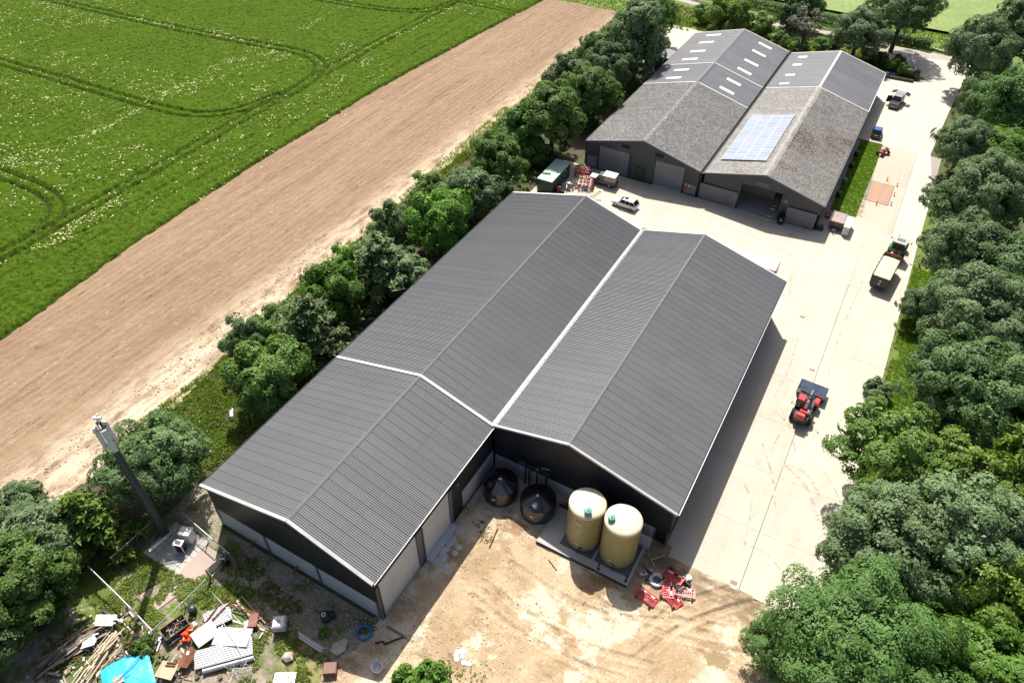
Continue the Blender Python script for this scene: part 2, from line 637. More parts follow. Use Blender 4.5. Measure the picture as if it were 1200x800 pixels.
def crop_mat():
    m, n, l, bs = new_mat('green_crop')
    c = mixc(n, l, noise_f(n, l, 2.2, .44, .58, detail=5, rough=.9), (.026, .060, .004), (.112, .172, .018))
    c = mixc(n, l, noise_f(n, l, .08, .35, .7, detail=4, seed=2, amt=.35), c, (.080, .155, .008))
    c = mixc(n, l, noise_f(n, l, .8, .45, .7, detail=5, seed=4, stretch=(1, .12, 1), amt=.5), c, (.055, .122, .005))
    # shadow in the wheelings painted as dark green where the canopy dips
    tc = n.new('ShaderNodeNewGeometry')
    sx = n.new('ShaderNodeSeparateXYZ')
    l.new(tc.outputs['Position'], sx.inputs[0])
    mr = n.new('ShaderNodeMapRange')
    mr.inputs[1].default_value, mr.inputs[2].default_value = .22, .06
    l.new(sx.outputs[2], mr.inputs[0])
    c = mixc(n, l, mr.outputs[0], c, (.04, .058, .012))
    l.new(c, bs.inputs['Base Color'])
    bs.inputs['Roughness'].default_value = .9
    bs.inputs['Specular IOR Level'].default_value = .05
    bump(n, l, bs, noise_f(n, l, 6, 0, 1, detail=8, rough=.8), 1.0, .18)
    return m


MT['crop'] = crop_mat()
MT['barley'] = mat('pale_crop', (.17, .24, .055), .8, layers=(((.22, .29, .085), .15, .4, .7), ((.13, .20, .04), 1.2, .45, .7, (1, .25, 1))), bmp=(5, .9, .15))
MT['flower'] = mat('cream_flower', (.62, .60, .32), .9, spec=.1)
MT['blade'] = leaf_mat('grass_blade', (.11, .17, .022), (.22, .27, .06), .3, .6, .15)
MT['blade_lush'] = leaf_mat('lush_blade', (.11, .21, .015), (.19, .30, .04), .3, .6, .15)
MT['weed'] = leaf_mat('weed_leaf', (.10, .165, .022), (.23, .28, .065), .28, .55, .2)
MT['dry'] = leaf_mat('dry_weed', (.20, .18, .07), (.34, .30, .13), .2, .7, .2)
L_ = {}
L_['bright'] = leaf_mat('sycamore_leaf', (0.080, 0.185, 0.037), (0.167, 0.297, 0.090), .24, .50, .18)
L_['dark'] = leaf_mat('dark_maple_leaf', (0.078, 0.146, 0.044), (0.152, 0.233, 0.098), .24, .5, .18)
L_['grey'] = leaf_mat('grey_green_leaf', (0.110, 0.177, 0.067), (0.201, 0.278, 0.140), .24, .5, .18)
L_['mid'] = leaf_mat('ash_leaf', (0.086, 0.168, 0.032), (0.167, 0.258, 0.071), .28, .5, .18)
L_['yellow'] = leaf_mat('yellow_green_leaf', (0.118, 0.204, 0.030), (0.211, 0.308, 0.067), .28, .5, .18)
L_['lime'] = leaf_mat('fresh_green_leaf', (0.083, 0.188, 0.023), (0.152, 0.274, 0.053), .28, .48, .18)
L_['olive'] = leaf_mat('pine_needle', (0.098, 0.155, 0.052), (0.171, 0.241, 0.101), .2, .55, .18)
L_['brown'] = leaf_mat('sparse_brown_leaf', (0.186, 0.174, 0.115), (0.255, 0.258, 0.196), .15, .6, .2)

# ------------------------------------------------------------------ setting: ground, fields, yard, lane
def sheet(name, poly, z, m, label):
    me = MB().add([(x, y, z) for x, y in poly], [tuple(range(len(poly)))]).mesh(name, m)
    return tag(link(name, me), label, None, kind='structure')


def height_sheet(name, x0, x1, y0, y1, sx, sy, zf, m, label, keep=None, smooth=True):
    xs, ys = np.arange(x0, x1 + 1e-6, sx), np.arange(y0, y1 + 1e-6, sy)
    X, Y = np.meshgrid(xs, ys, indexing='ij')
    Z = zf(X, Y)
    co = np.stack([X.ravel(), Y.ravel(), Z.ravel()], 1)
    nx, ny = len(xs), len(ys)
    i, j = np.meshgrid(np.arange(nx - 1), np.arange(ny - 1), indexing='ij')
    a = (i * ny + j).ravel()
    q = np.stack([a, a + ny, a + ny + 1, a + 1], 1)
    if keep is not None:
        cx, cy = (i * sx + x0 + sx / 2).ravel(), (j * sy + y0 + sy / 2).ravel()
        q = q[keep(cx, cy)]
        used, inv = np.unique(q, return_inverse=True)
        co, q = co[used], inv.reshape(q.shape)
    return tag(link(name, np_mesh(name, co, quads=q, mats=[m], smooth=smooth)), label, None, kind='structure')


g = MB().add([(-1500, -1500, -.06), (1500, -1500, -.06), (1500, 1500, -.06), (-1500, 1500, -.06)], [(0, 1, 2, 3)]).build('ground', MT['ground'])
tag(g, 'rough grassy ground around the farm', None, kind='structure')

# --- green crop with wheelings pressed into it
EDGE = [(-84.5, 10), (-84.6, 24), (-87.2, 45), (-88.6, 71), (-88.8, 106), (-86.6, 140), (-84.8, 166)]
main_c = [(-100.0, -20), (-100.2, 34), (-100.6, 56), (-101.6, 82), (-102.2, 103), (-102.3, 125), (-102.4, 152), (-102.5, 172)]
turns = [[(-215, 71.0), (-161, 74.6), (-132, 75.9), (-118, 76.6), (-109.5, 78.4), (-104.6, 83.5), (-102.6, 92)],
         [(-215, 101), (-187, 103.2), (-150, 105.4), (-125, 107.9), (-116, 109.2), (-109, 108.6), (-104.5, 105.4), (-102, 99), (-101.4, 92)],
         [(-215, 45), (-150, 46.8), (-120, 47.8), (-112, 48.0), (-106, 46.8), (-102.4, 43.8), (-100.6, 39), (-100.2, 33)],
         [(-215, 133.5), (-160, 135.6), (-131, 136.8), (-116, 138.8), (-107, 141.8), (-103.4, 147), (-102.4, 155)],
         [(-215, 168), (-150, 158), (-104, 153.9), (-94, 153.4), (-86, 152.8)]]
wheels = [offset(main_c, d) for d in (-1.05, 1.05)]
for t in turns:
    s = spline(t, 8)
    wheels += [offset(s, -1.0), offset(s, 1.0)]


def crop_z(X, Y):
    z = .62 + .04 * vnoise(X / 14, Y / 22, 3) + .20 * vnoise(X / .6, Y / .8, 5, 3) + .03 * np.sin(X * 2 * PI / 1.9)
    z += np.random.default_rng(1).normal(0, .10, X.shape)
    for xl in (-93.4, -96.4, -107.5):
        z = np.where(np.abs(X - xl - 1.2 * np.sin(Y / 60)) < .18, z * .55, z)
    for w in wheels:
        d = dist_line(X, Y, w)
        z = np.where(d < .31, .01 + .03 * np.abs(vnoise(X * 2, Y * 2, 8, 2)), np.where(d < .46, z * .8, z))
    ex = np.interp(Y, [p[1] for p in EDGE], [p[0] for p in EDGE]) + .22 * vnoise(X / 1.5, Y / 1.2, 12, 3)
    z = np.where(X > ex - .35, np.maximum(.0, (ex - X) / .35) * z, z)
    return np.where(X > ex, -.05, z)


height_sheet('crop_field', -212, -83.6, -14, 172, .25, .3, crop_z, MT['crop'],
             'green crop field with curving tractor wheelings', keep=lambda x, y: (x > -212 + np.maximum(0, (60 - y) * 1.0)), smooth=False)

# cream flowers in loose drifts along the drill rows
rng = np.random.default_rng(11)
cent = []
for (xa, ya), (xb, yb), n_ in (((-121.46, 80.16), (-122.16, 105.47), 60), ((-122.16, 105.47), (-122.04, 139.70), 34), ((-119.47, 55.52), (-120.23, 77.12), 55), ((-125.44, 50.40), (-115.75, 52.89), 60),
                               ((-190.36, 101.09), (-157.84, 99.63), 70), ((-160.60, 104.16), (-125.53, 108.93), 110), ((-86.83, 56.71), (-88.54, 76.99), 50), ((-97.09, 37.07), (-97.79, 51.68), 50), ((-103.12, 105.03), (-99.80, 143.50), 60)):
    t = rng.random(n_)
    cent += list(np.stack([xa + (xb - xa) * t + rng.normal(0, .8, n_), ya + (yb - ya) * t + rng.normal(0, 1.2, n_)], 1))
rx, ry = rng.uniform(-210, -86.5, 6000), rng.uniform(0, 168, 6000)
dens = vnoise(rx / 16, ry / 26, 21, 3) + .30 * np.clip((-rx - 86) / 60, 0, 1.0)
sel = dens > .26
cent += list(np.stack([rx[sel], ry[sel]], 1))
cent = np.array(cent)
cnt = rng.integers(1, 8, len(cent))
P = np.repeat(cent, cnt, 0) + rng.normal(0, 1, (cnt.sum(), 2)) * [.35, .6]
ok = P[:, 0] < -86.8
for w in wheels:
    ok &= dist_line(P[:, 0], P[:, 1], w) > .4
P = P[ok]
N = len(P)
zz = crop_z(P[:, 0], P[:, 1]) + .12
sz = rng.uniform(.04, .14, N)
an = rng.uniform(0, 6.28, N)
q4 = []
for k in range(4):
    a = an + k * PI / 2
    q4.append(np.stack([P[:, 0] + np.cos(a) * sz, P[:, 1] + np.sin(a) * sz * 1.2, zz + rng.normal(0, .05, N)], 1))
co = np.stack(q4, 1).reshape(-1, 3)
tag(link('crop_flowers', np_mesh('crop_flowers', co, quads=np.arange(4 * N).reshape(-1, 4), mats=[MT['flower']])),
    'cream flowers drifting through the green crop', None, kind='stuff')


# --- tilled strip between the crop and the hedge
def till_z(X, Y):
    z = .03 + .05 * vnoise(X / 8, Y / 30, 31, 3) + .028 * np.clip(1 + vnoise(X / 4, Y / 14, 37, 2) * 1.6, 0, 2) * np.sin(X * 2 * PI / 1.05 + .6 * vnoise(X / 3, Y / 9, 4, 2)) + .085 * vnoise(X / .45, Y / .8, 33, 3) + np.random.default_rng(3).normal(0, .013, X.shape)
    return z + .05


HEDGE_EDGE = [(-58.2, 5), (-58.0, 12), (-57.6, 19), (-59.0, 34), (-60.4, 48), (-60.6, 65), (-61.0, 87), (-62.0, 111), (-64.8, 166)]


def till_keep(x, y):
    xr = np.interp(y, [p[1] for p in HEDGE_EDGE], [p[0] for p in HEDGE_EDGE]) + .6 * vnoise(x / 2, y / 2.5, 41, 3)
    return (x < xr) & (y < 167 + 1.2 * vnoise(x / 4, y / 4, 43, 2))


height_sheet('bare_field', -90, -57, -6, 168.6, .2, .36, till_z, MT['till'], 'strip of bare brown tilled earth', keep=till_keep, smooth=False)

# --- verges
sheet('hedge_verge', [(-65, -12), (-43.5, -12), (-43.5, 76), (-43.5, 101), (-43, 185), (-96, 185), (-96, 168), (-65, 168)], -.02, MT['soil_dark'], 'weedy bank under the hedge')
sheet('grass_verge', [(8.6, 30), (16, 30), (16, 118), (8.6, 118)], .03, MT['grass_base'], 'grass strip between the yard and the wood')
sheet('wood_floor', [(15.5, 10), (80, 10), (80, 190), (9.4, 190), (9.4, 118), (15.5, 118)], -.015, MT['ground'], 'leaf littered floor of the wood')
sheet('lawn', [(-3.6, 105.0), (1.05, 105.0), (-.15, 130.6), (-3.6, 130.6)], .05, MT['grass_base'], 'mown grass strip beside the far barn')
sheet('far_meadow', [(-96, 164.8), (-43, 164.8), (-43, 162), (-14, 162), (-3, 160.4), (1.0, 161.2), (2.6, 163.2), (0, 166.5), (-6.5, 171.5), (-13, 175.0), (-34, 177.6), (-56, 182.8), (-96, 192)],
      .012, MT['grass_base'], 'rough meadow between the barns and the lane')
sheet('lane_verge', [(-110, 188), (-57, 186), (-33, 181.5), (-19, 182), (-7, 179.6), (8, 178.8), (30, 176), (30, 300), (-200, 300), (-200, 200)], .008, MT['grass_base'], 'grass beyond the lane')
sheet('lane', [(-110, 194), (-57, 182.6), (-33, 177.2), (-19, 178.2), (-13, 176.6), (-9, 174.4), (-2, 170.6), (3, 168), (30, 168), (30, 176.5), (8, 179.2), (-6, 178.9), (-12, 179.8), (-19, 180.6), (-33, 179.4), (-57, 184.8), (-110, 196.5)],
      .02, MT['asphalt'], 'farm lane running past the far barns')


def barley_z(X, Y):
    z = .55 + .05 * vnoise(X / 1.2, Y / .8, 51, 3) + .06 * vnoise(X / 12, Y / 9, 52, 2)
    d = dist_line(X, Y, [(-60, 214), (0, 206.5), (60, 199)])
    return np.where(d < .6, .38, z)


height_sheet('far_field', -120, 70, 190, 300, .9, .8, barley_z, MT['barley'], 'pale green field beyond the lane',
             keep=lambda x, y: y > 192.2 - .05 * x)

# --- the dirt yard in front, with ruts
RUTS = [spline([(-9.44, 31.29, 0.00), (-5.10, 30.82, 0.00), (-1.32, 31.23, 0.00), (2.80, 32.48, 0.00)], 10), spline([(-16.39, 29.52, 0.00), (-10.82, 28.90, 0.00), (-6.18, 29.58, 0.00), (-0.86, 32.10, 0.00)], 10),
        spline([(-17.80, 25.82, 0.00), (-12.14, 25.02, 0.00), (-6.60, 25.26, 0.00), (-1.76, 26.44, 0.00)], 10), spline([(-13.44, 27.40, 0.00), (-9.56, 24.80, 0.00), (-5.40, 24.35, 0.00), (-3.91, 24.43, 0.00)], 10),
        spline([(4.75, 38.78, 0.00), (2.33, 36.46, 0.00), (-1.07, 32.69, 0.00), (-2.81, 29.09, 0.00)], 10), spline([(4.31, 37.59, 0.00), (1.46, 34.32, 0.00), (-1.69, 30.16, 0.00), (-3.37, 26.71, 0.00)], 10)]
RUTS = [[(p[0], p[1]) for p in r] for r in RUTS]
PUD = [(1.28, 30.77), (2.62, 31.21), (4.61, 30.89), (5.25, 29.68), (2.85, 27.84), (1.04, 28.05)]
PUD2 = [(-2.88, 25.88), (-1.59, 26.77), (-1.46, 26.07), (-2.83, 25.05)]
pcx, pcy = sum(p[0] for p in PUD) / 6, sum(p[1] for p in PUD) / 6


def dirt_z(X, Y):
    z = .10 + .07 * vnoise(X / 5, Y / 5, 61, 3) + .05 * vnoise(X / .9, Y / .9, 62, 4) + np.random.default_rng(4).normal(0, .007, X.shape)
    for k, r in enumerate(RUTS):
        for o in ((-.85, .85) if k % 2 == 0 else (0,)):
            d = dist_line(X, Y, offset(r, o))
            cleat = .5 + .5 * np.sign(np.sin((X * 1.2 + Y * .5) * 2 * PI / .34))
            z -= np.where(d < .29, .055 + .05 * cleat, 0)
            z += np.where((d >= .29) & (d < .5), .035, 0)
    for px_, py_, r_, d_ in ((pcx, pcy, 2.0, .17), (pcx - 1.3, pcy + 1.0, 1.3, .06), (sum(p[0] for p in PUD2) / 4, sum(p[1] for p in PUD2) / 4, 1.5, .17)):
        z -= d_ * np.exp(-((X - px_) ** 2 + (Y - py_) ** 2) / r_ ** 2)
    # bank and scraped edge beside the concrete
    z += .12 * np.exp(-((Y - 36.6) / .8) ** 2) * (X > -3.9) * (.6 + .7 * vnoise(X / .8, Y / .6, 66, 3))
    return np.maximum(z, -.05)


def dirt_keep(x, y):
    xl = np.interp(y, [10, 17, 20.5, 22, 38], [-25.5, -24.2, -23.4, -23.3, -23.3])
    return (x > xl) & (y < np.where(x > -4.2, 37.3, 38.4)) & (x < 13)


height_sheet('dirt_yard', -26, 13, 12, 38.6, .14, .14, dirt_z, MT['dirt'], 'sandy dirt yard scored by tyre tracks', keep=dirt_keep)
water = mat('puddle_water', (.27, .20, .10), .12, 0, .5, layers=(((.33, .25, .14), .8, .4, .7),))
sheet('puddle', [(pcx + 4 * math.cos(t), pcy + 3.6 * math.sin(t)) for t in np.linspace(0, 6.28, 24)[:-1]], -.035, water, 'shallow muddy puddle at the edge of the dirt yard')


def soil_z(X, Y):
    return .05 + .06 * vnoise(X / 3, Y / 3, 71, 3) + .045 * vnoise(X / .5, Y / .5, 72, 3)


height_sheet('stony_soil', -48, -22.4, 0, 21.5, .16, .16, soil_z, MT['soil'], 'stony weedy soil in front of the barn',
             keep=lambda x, y: (x < np.interp(y, [0, 10, 17, 20.5, 22], [-22.6, -24.6, -23.6, -22.9, -22.9])) & ((y < 19.0) | (x > -24.2) | (x < -42.4)))

sheet('weedy_turf', [(-48.71, 7.14), (-49.84, 10.79), (-49.11, 13.77), (-46.29, 14.35), (-46.13, 13.43), (-42.72, 12.83), (-41.31, 10.30), (-39.61, 12.00), (-39.13, 14.51), (-38.17, 15.83), (-34.96, 15.96), (-34.52, 15.10), (-36.37, 12.78), (-38.34, 12.00), (-38.95, 9.55), (-41.11, 7.29), (-45.06, 6.12)], .04, MT['grass_base'], 'weedy turf in and around the mast compound')
sheet('weedy_turf', [(-31.51, 13.64), (-29.08, 14.44), (-24.86, 14.63), (-23.63, 12.74), (-26.20, 11.27), (-28.82, 12.11)], .05, mat('dry_turf', (.24, .225, .085), .95, layers=(((.15, .17, .04), 1.5, .4, .7), ((.34, .29, .17), 4, .5, .7))), 'dry turf beside the white tote')
# --- concrete yard: bays with open joints
yard = MB()
yard.box((2.3, 84, -.10), (15.0, 93.4, .1)).box((-25.4, 87.2, -.11), (40.6, 22, .09))
yard = tag(yard.build('concrete_yard', mat('joint_filler', (.30, .28, .245), .95)), 'pale concrete yard laid in large bays', None, kind='structure')
slabs = {}


def slab(x0, x1, y0, y1, m, z1=.10, gap=.008):
    w, d = round(x1 - x0 - gap, 3), round(y1 - y0 - gap, 3)
    key = (w, d, m, z1)
    if key not in slabs:
        slabs[key] = MB().box((0, 0, z1 - .075), (w, d, .15), bevel=.012).mesh('concrete_slab', MT[m])
    link('concrete_slab', slabs[key], yard, ((x0 + x1) / 2, (y0 + y1) / 2, 0))


ys = [37.2, 44.1, 51.4, 58.6, 65.8, 73.0, 80.2, 87.4, 94.6, 102.7]
for a, b in zip(ys[:-1], ys[1:]):
    g_ = .018 if b < 88 else .0
    slab(-4.9, 2.48 - g_, a, b, 'conc')
    slab(2.48 + g_, 9.3, a, b, 'conc')
for a, b in ((76.4, 82.8), (82.8, 90.0), (90.0, 97.9)):
    for i in range(6):
        slab(-45.5 + i * 6.766, -45.5 + (i + 1) * 6.766, a, b, 'conc')
for a, b in zip((102.7, 109.6, 117.4, 124.0), (109.6, 117.4, 124.0, 130.2)):
    slab(.2, 5.6, a, b, 'conc_pink')
sheet('gravel_yard', [(5.63, 102.7), (9.3, 102.7), (9.4, 118), (7.6, 131), (8.6, 150), (9.2, 160), (10.5, 176.2), (7.4, 176.0), (2, 175.2), (-4, 174), (-12.9, 174.1), (-6, 170), (0, 166.2), (2.9, 163.2),
                      (1.0, 160.8), (-3, 160.0), (-14, 161.2), (-4.3, 150.8), (-4.3, 130.7), (-.1, 130.7), (-.1, 130.25), (5.63, 130.25)], .085, MT['gravel_yard'], 'bright chalky hardstanding by the far barns')
sheet('back_yard', [(-56, 142), (-42, 142), (-42, 151.5), (-42, 163), (-43, 165.5), (-51.5, 166)], .06, MT['gravel_yard'], 'pale hardstanding behind the far barn')
for (gx, gy), lb in (((-1.37, 77.66), 'small square drain cover in the concrete beside the big barn'), ((1.88, 68.69), 'square drain cover in the joint just above the loader bucket'),
                     ((1.89, 37.79), 'square drain cover at the dirt end of the long yard joint')):
    dc = thing('drain_cover', lb, 'drain cover', (gx, gy, .10), 0, 'drain covers in the concrete yard')
    MB().box((0, 0, .004), (.62, .5, .012)).build('frame', MT['conc_grey'], dc)
    b = MB()
    for i in range(6):
        b.box((-.25 + i * .1, 0, .013), (.06, .4, .016))
    b.build('grate', MT['rust'], dc)
# oil and tyre stains ground into the slabs would be flat: thin dark rubber streaks lying on the concrete
sk_m = mat('tyre_rubber_mark', (.33, .29, .235), .85, layers=(((.50, .44, .36), 2.2, .42, .6),))
sk = MB()
for pts, w in (([(2.46, 53.21), (4.43, 52.25), (6.15, 49.94), (7.02, 48.21)], .22), ([(2.71, 53.61), (4.81, 53.20), (6.77, 50.88)], .18), ([(-0.23, 54.88), (1.89, 51.03), (3.18, 47.10)], .14),
               ([(-0.55, 60.24), (1.71, 58.71), (3.13, 55.51)], .1), ([(-0.31, 61.85), (0.99, 58.99), (0.78, 53.51)], .08), ([(4.41, 54.96), (6.80, 53.86), (8.57, 51.34)], .09), ([(-0.91, 49.42), (0.87, 46.90), (1.65, 41.92)], .12), ([(-0.95, 73.68), (-0.57, 67.93), (-0.89, 61.51)], .09), ([(3.88, 89.13), (3.47, 77.14), (3.67, 68.77)], .10), ([(2.21, 42.24), (4.30, 41.92), (6.41, 39.73)], .12), ([(-2.40, 92.12), (-4.56, 86.38), (-3.71, 80.59)], .1), ([(-22.33, 91.63), (-14.80, 92.65), (-5.52, 90.31)], .09)):
    s = spline([(x, y, 0) for x, y in pts], 8)
    a, b = offset(s, w), offset(s, -w)
    for i in range(len(s) - 1):
        if random.random() < .82:
            sk.quad((*a[i], .1045), (*a[i + 1], .1045), (*b[i + 1], .1045), (*b[i], .1045))
tag(sk.build('tyre_marks', sk_m), 'curving tyre marks on the concrete', None, kind='stuff')


# --- grass, weeds and stones that nobody could count
def scatter_pts(poly, n, seed, clump=0.0, scale=2.0):
    r = np.random.default_rng(seed)
    xs, ys = [p[0] for p in poly], [p[1] for p in poly]
    px_, py_ = r.uniform(min(xs), max(xs), n), r.uniform(min(ys), max(ys), n)
    k = inside(px_, py_, poly)
    if clump:
        k &= vnoise(px_ / scale, py_ / scale, seed, 3) > clump - 1
    return px_[k], py_[k]


def blades(name, polys, per_m2, h, w, m, label, seed, clump=0.0, scale=2.0, z0=0.0, per=5, flop=.5):
    r = np.random.default_rng(seed)
    out = []
    for poly in polys:
        xs, ys = [p[0] for p in poly], [p[1] for p in poly]
        n = int((max(xs) - min(xs)) * (max(ys) - min(ys)) * per_m2)
        x, y = scatter_pts(poly, n, seed, clump, scale)
        x, y = np.repeat(x, per), np.repeat(y, per)
        n = len(x)
        x, y = x + r.normal(0, .07, n), y + r.normal(0, .07, n)
        hh = h * r.uniform(.45, 1.3, n)
        a, b = r.uniform(0, 6.28, n), r.uniform(0, 6.28, n)
        ww = w * r.uniform(.6, 1.3, n)
        p0 = np.stack([x + np.cos(a) * ww, y + np.sin(a) * ww, np.full(n, z0)], 1)
        p1 = np.stack([x - np.cos(a) * ww, y - np.sin(a) * ww, np.full(n, z0)], 1)
        lean = hh * flop * r.uniform(.2, 1.2, n)
        p2 = np.stack([x + np.cos(b) * lean, y + np.sin(b) * lean, z0 + hh], 1)
        out.append(np.stack([p0, p1, p2], 1))
    co = np.concatenate(out).reshape(-1, 3)
    return tag(link(name, np_mesh(name, co, tris=np.arange(len(co)).reshape(-1, 3), mats=[m])), label, None, kind='stuff')


def weeds(name, polys, per_m2, size, leaf, m, label, seed, clump=0.0, scale=2.5, n_leaf=14, z0=0.0):
    r = np.random.default_rng(seed)
    out = []
    for poly in polys:
        xs, ys = [p[0] for p in poly], [p[1] for p in poly]
        n = int((max(xs) - min(xs)) * (max(ys) - min(ys)) * per_m2)
        x, y = scatter_pts(poly, n, seed, clump, scale)
        s = size * r.uniform(.35, 1.3, len(x))
        x, y, s = np.repeat(x, n_leaf), np.repeat(y, n_leaf), np.repeat(s, n_leaf)
        n = len(x)
        d = r.normal(0, 1, (n, 3))
        d[:, 2] = np.abs(d[:, 2])
        d /= np.linalg.norm(d, axis=1)[:, None]
        c = np.stack([x, y, np.full(n, z0)], 1) + d * s[:, None] * r.uniform(.4, 1, n)[:, None]
        nr = d + r.normal(0, .5, (n, 3)) + [0, 0, .5]
        out.append(leaf_quads(c, nr, leaf * r.uniform(.6, 1.4, n), r))
    co = np.concatenate(out)
    return tag(link(name, np_mesh(name, co.reshape(-1, 3), quads=np.arange(co.size // 3).reshape(-1, 4), mats=[m])), label, None, kind='stuff')


def leaf_quads(c, nr, L, r, ratio=.62):
    nr = nr / (np.linalg.norm(nr, axis=1)[:, None] + 1e-9)
    t = r.normal(0, 1, c.shape)
    t -= (t * nr).sum(1)[:, None] * nr
    t /= np.linalg.norm(t, axis=1)[:, None] + 1e-9
    b = np.cross(nr, t)
    L = L[:, None]
    fold = nr * L * .16
    return np.stack([c - t * L * .5 - fold, c - b * L * ratio * .5, c + t * L * .5 - fold, c + b * L * ratio * .5], 1)


verge_l = [(-60.0, 24), (-58.5, 21), (-50, 21), (-44.6, 24), (-43.6, 34), (-48, 42), (-53, 48), (-60.8, 48), (-59.4, 34)]
weeds('bank_weeds', [verge_l], 16, .30, .2, MT['weed'], 'knee high weeds on the bank beside the barn', 101, .75, 1.6)
blades('bank_grass', [verge_l, [(-64, 110), (-60, 110), (-60, 48), (-61, 48)]], 22, .42, .035, MT['blade_lush'], 'long grass on the bank beside the barn', 102, .8, 2.5)
blades('bank_fringe', [[(-58.6, 10), (-56, 10), (-57, 20), (-57.4, 21)], [(-60.4, 48), (-58, 48), (-59.4, 90), (-61.2, 90)], [(-61.4, 90), (-59, 90), (-62, 166), (-65.2, 166)]], 14, .5, .04, MT['blade'], 'grass fringe along the tilled strip', 103, .7, 2)
blades('verge_grass', [[(9.2, 46), (14.5, 46), (14.5, 96), (9.5, 96), (9.7, 75)]], 60, .16, .035, MT['blade_lush'], 'bright grass along the concrete edge', 104, .6, 2, z0=.03)
blades('verge_edge_grass', [[(9.0, 40), (9.8, 40), (10.1, 100), (9.4, 100)]], 18, .15, .03, MT['dry'], 'dry grass creeping over the concrete edge', 105, .9, 1.0, z0=.06)
blades('lawn_grass', [[(-3.5, 105.1), (.95, 105.1), (-.2, 130.5), (-3.5, 130.5)]], 70, .11, .04, MT['blade_lush'], 'mown grass beside the far barn', 106, z0=.05)
mead = [(-62, 166), (-43, 163), (-14, 162.5), (-3, 161), (1.5, 162.6), (-1, 166.4), (-7, 171), (-13, 173.6), (-34, 175), (-56, 180), (-62, 181)]
blades('meadow_grass', [mead], 9, .5, .06, MT['blade'], 'tall meadow grass behind the far barns', 107, .7, 4)
weeds('hedge_undergrowth', [[(-59.5, 46), (-44.5, 46), (-43.5, 84), (-46, 86), (-46, 97), (-43, 98), (-43, 133), (-47, 134), (-49, 150), (-53, 166), (-64, 166), (-61.5, 111), (-60.5, 87), (-60, 65)]], 1.1, 1.5, .34, L_['mid'],
      'brambles and undergrowth filling the hedgerow', 116, .95, 5, 60)
weeds('wood_undergrowth', [[(13.5, 30), (44, 30), (52, 180), (11.5, 180), (11, 120), (13.5, 116)]], .55, 1.5, .36, L_['dark'], 'undergrowth on the floor of the wood', 117, .95, 5, 50)
weeds('corner_undergrowth', [[(-66, -6), (-49, -6), (-49.5, 10), (-58, 12), (-66, 10)]], .9, 1.3, .3, L_['mid'], 'undergrowth below the trees at the mast corner', 118, .95, 5, 50)
weeds('meadow_flowers', [[(-60, 171), (-44, 170), (-44, 178), (-60, 181)], [(-33, 170), (-14, 168.5), (-14, 173.4), (-33, 174.6)]], 2.2, .25, .17, MT['flower'], 'white umbels in the meadow by the lane', 108, .9, 2, 5, .5)
blades('field_margin_grass', [[(-110, 192), (-57, 187), (-19, 182.4), (8, 179), (14, 178.6), (14, 191), (-110, 198)], [(-96, 167.5), (-64, 167.5), (-62, 182), (-96, 186)]], 4, .35, .07, MT['blade_lush'], 'grass margin beyond the lane', 109, .6, 4)
comp = [(-49.36, 9.79), (-48.36, 13.16), (-45.36, 13.37), (-42.18, 13.53), (-38.25, 14.07), (-39.27, 12.56), (-39.96, 8.97)]
weeds('compound_weeds', [comp, [(-37.46, 14.53), (-35.68, 14.62), (-36.17, 12.89), (-37.89, 12.26)], [(-47.07, 7.63), (-46.01, 9.62), (-40.15, 8.69), (-41.92, 7.07)], [(-44.82, 10.30), (-40.14, 8.95), (-37.72, 14.38), (-39.37, 15.14), (-40.66, 13.82), (-40.90, 11.63)]], 60, .22, .13, MT['weed'], 'green weeds growing round the mast compound', 110, 1.05, 1.6, z0=.06)
blades('compound_grass', [comp, [(-47.41, 7.89), (-46.14, 9.54), (-40.95, 8.91), (-42.86, 6.96)], [(-38.20, 15.24), (-34.71, 15.92), (-34.56, 14.72), (-36.69, 12.60), (-38.54, 11.89)]], 55, .22, .02, MT['blade_lush'], 'grass growing in the mast compound', 111, .85, 1.5, z0=.06)
weeds('shade_weeds', [[(-40.64, 17.60), (-37.07, 18.13), (-32.98, 17.10), (-28.12, 17.16), (-31.33, 15.32), (-35.62, 15.59), (-39.48, 15.76)]], 34, .18, .1, MT['weed'], 'low weeds in the shade of the barn end', 112, .8, 1.3, z0=.08)
weeds('scrap_weeds', [[(-36.60, 10.13), (-32.43, 13.37), (-30.77, 13.47), (-27.33, 11.00), (-30.02, 9.00), (-33.83, 8.05)], [(-40.14, 8.95), (-39.85, 10.25), (-37.30, 8.47), (-38.25, 7.52)], [(-31.67, 13.81), (-29.08, 14.44), (-25.08, 14.67), (-24.03, 12.89), (-26.73, 11.35), (-28.52, 12.29)], [(-41.92, 7.07), (-39.72, 8.59), (-37.31, 7.24), (-39.80, 6.22)], [(-47.25, 4.44), (-45.08, 6.98), (-41.66, 3.56), (-44.65, 1.07)]], 34, .24, .12, MT['weed'],
      'weeds pushing up between the scrap heaps', 113, .95, 1.2, z0=.08)
blades('dry_weeds', [[(-31.29, 14.03), (-28.41, 14.24), (-24.72, 14.46), (-23.85, 13.00), (-26.13, 11.69), (-29.07, 12.38)]], 40, .3, .018, MT['dry'], 'straw coloured grass beside the white tote', 114, .9, 1.0, z0=.08)
weeds('dirt_weeds', [[(-19.34, 16.36), (-13.89, 19.49), (-13.11, 18.23), (-19.06, 14.83)], [(-17.25, 20.81), (-12.07, 20.53), (-13.53, 18.91), (-17.30, 18.32)], [(-20.86, 30.02), (-20.66, 32.83), (-19.11, 32.63), (-19.34, 29.85)]], 10, .14, .09, MT['weed'], 'small weeds at the edge of the dirt yard', 115, .72, 1.0, z0=.1)


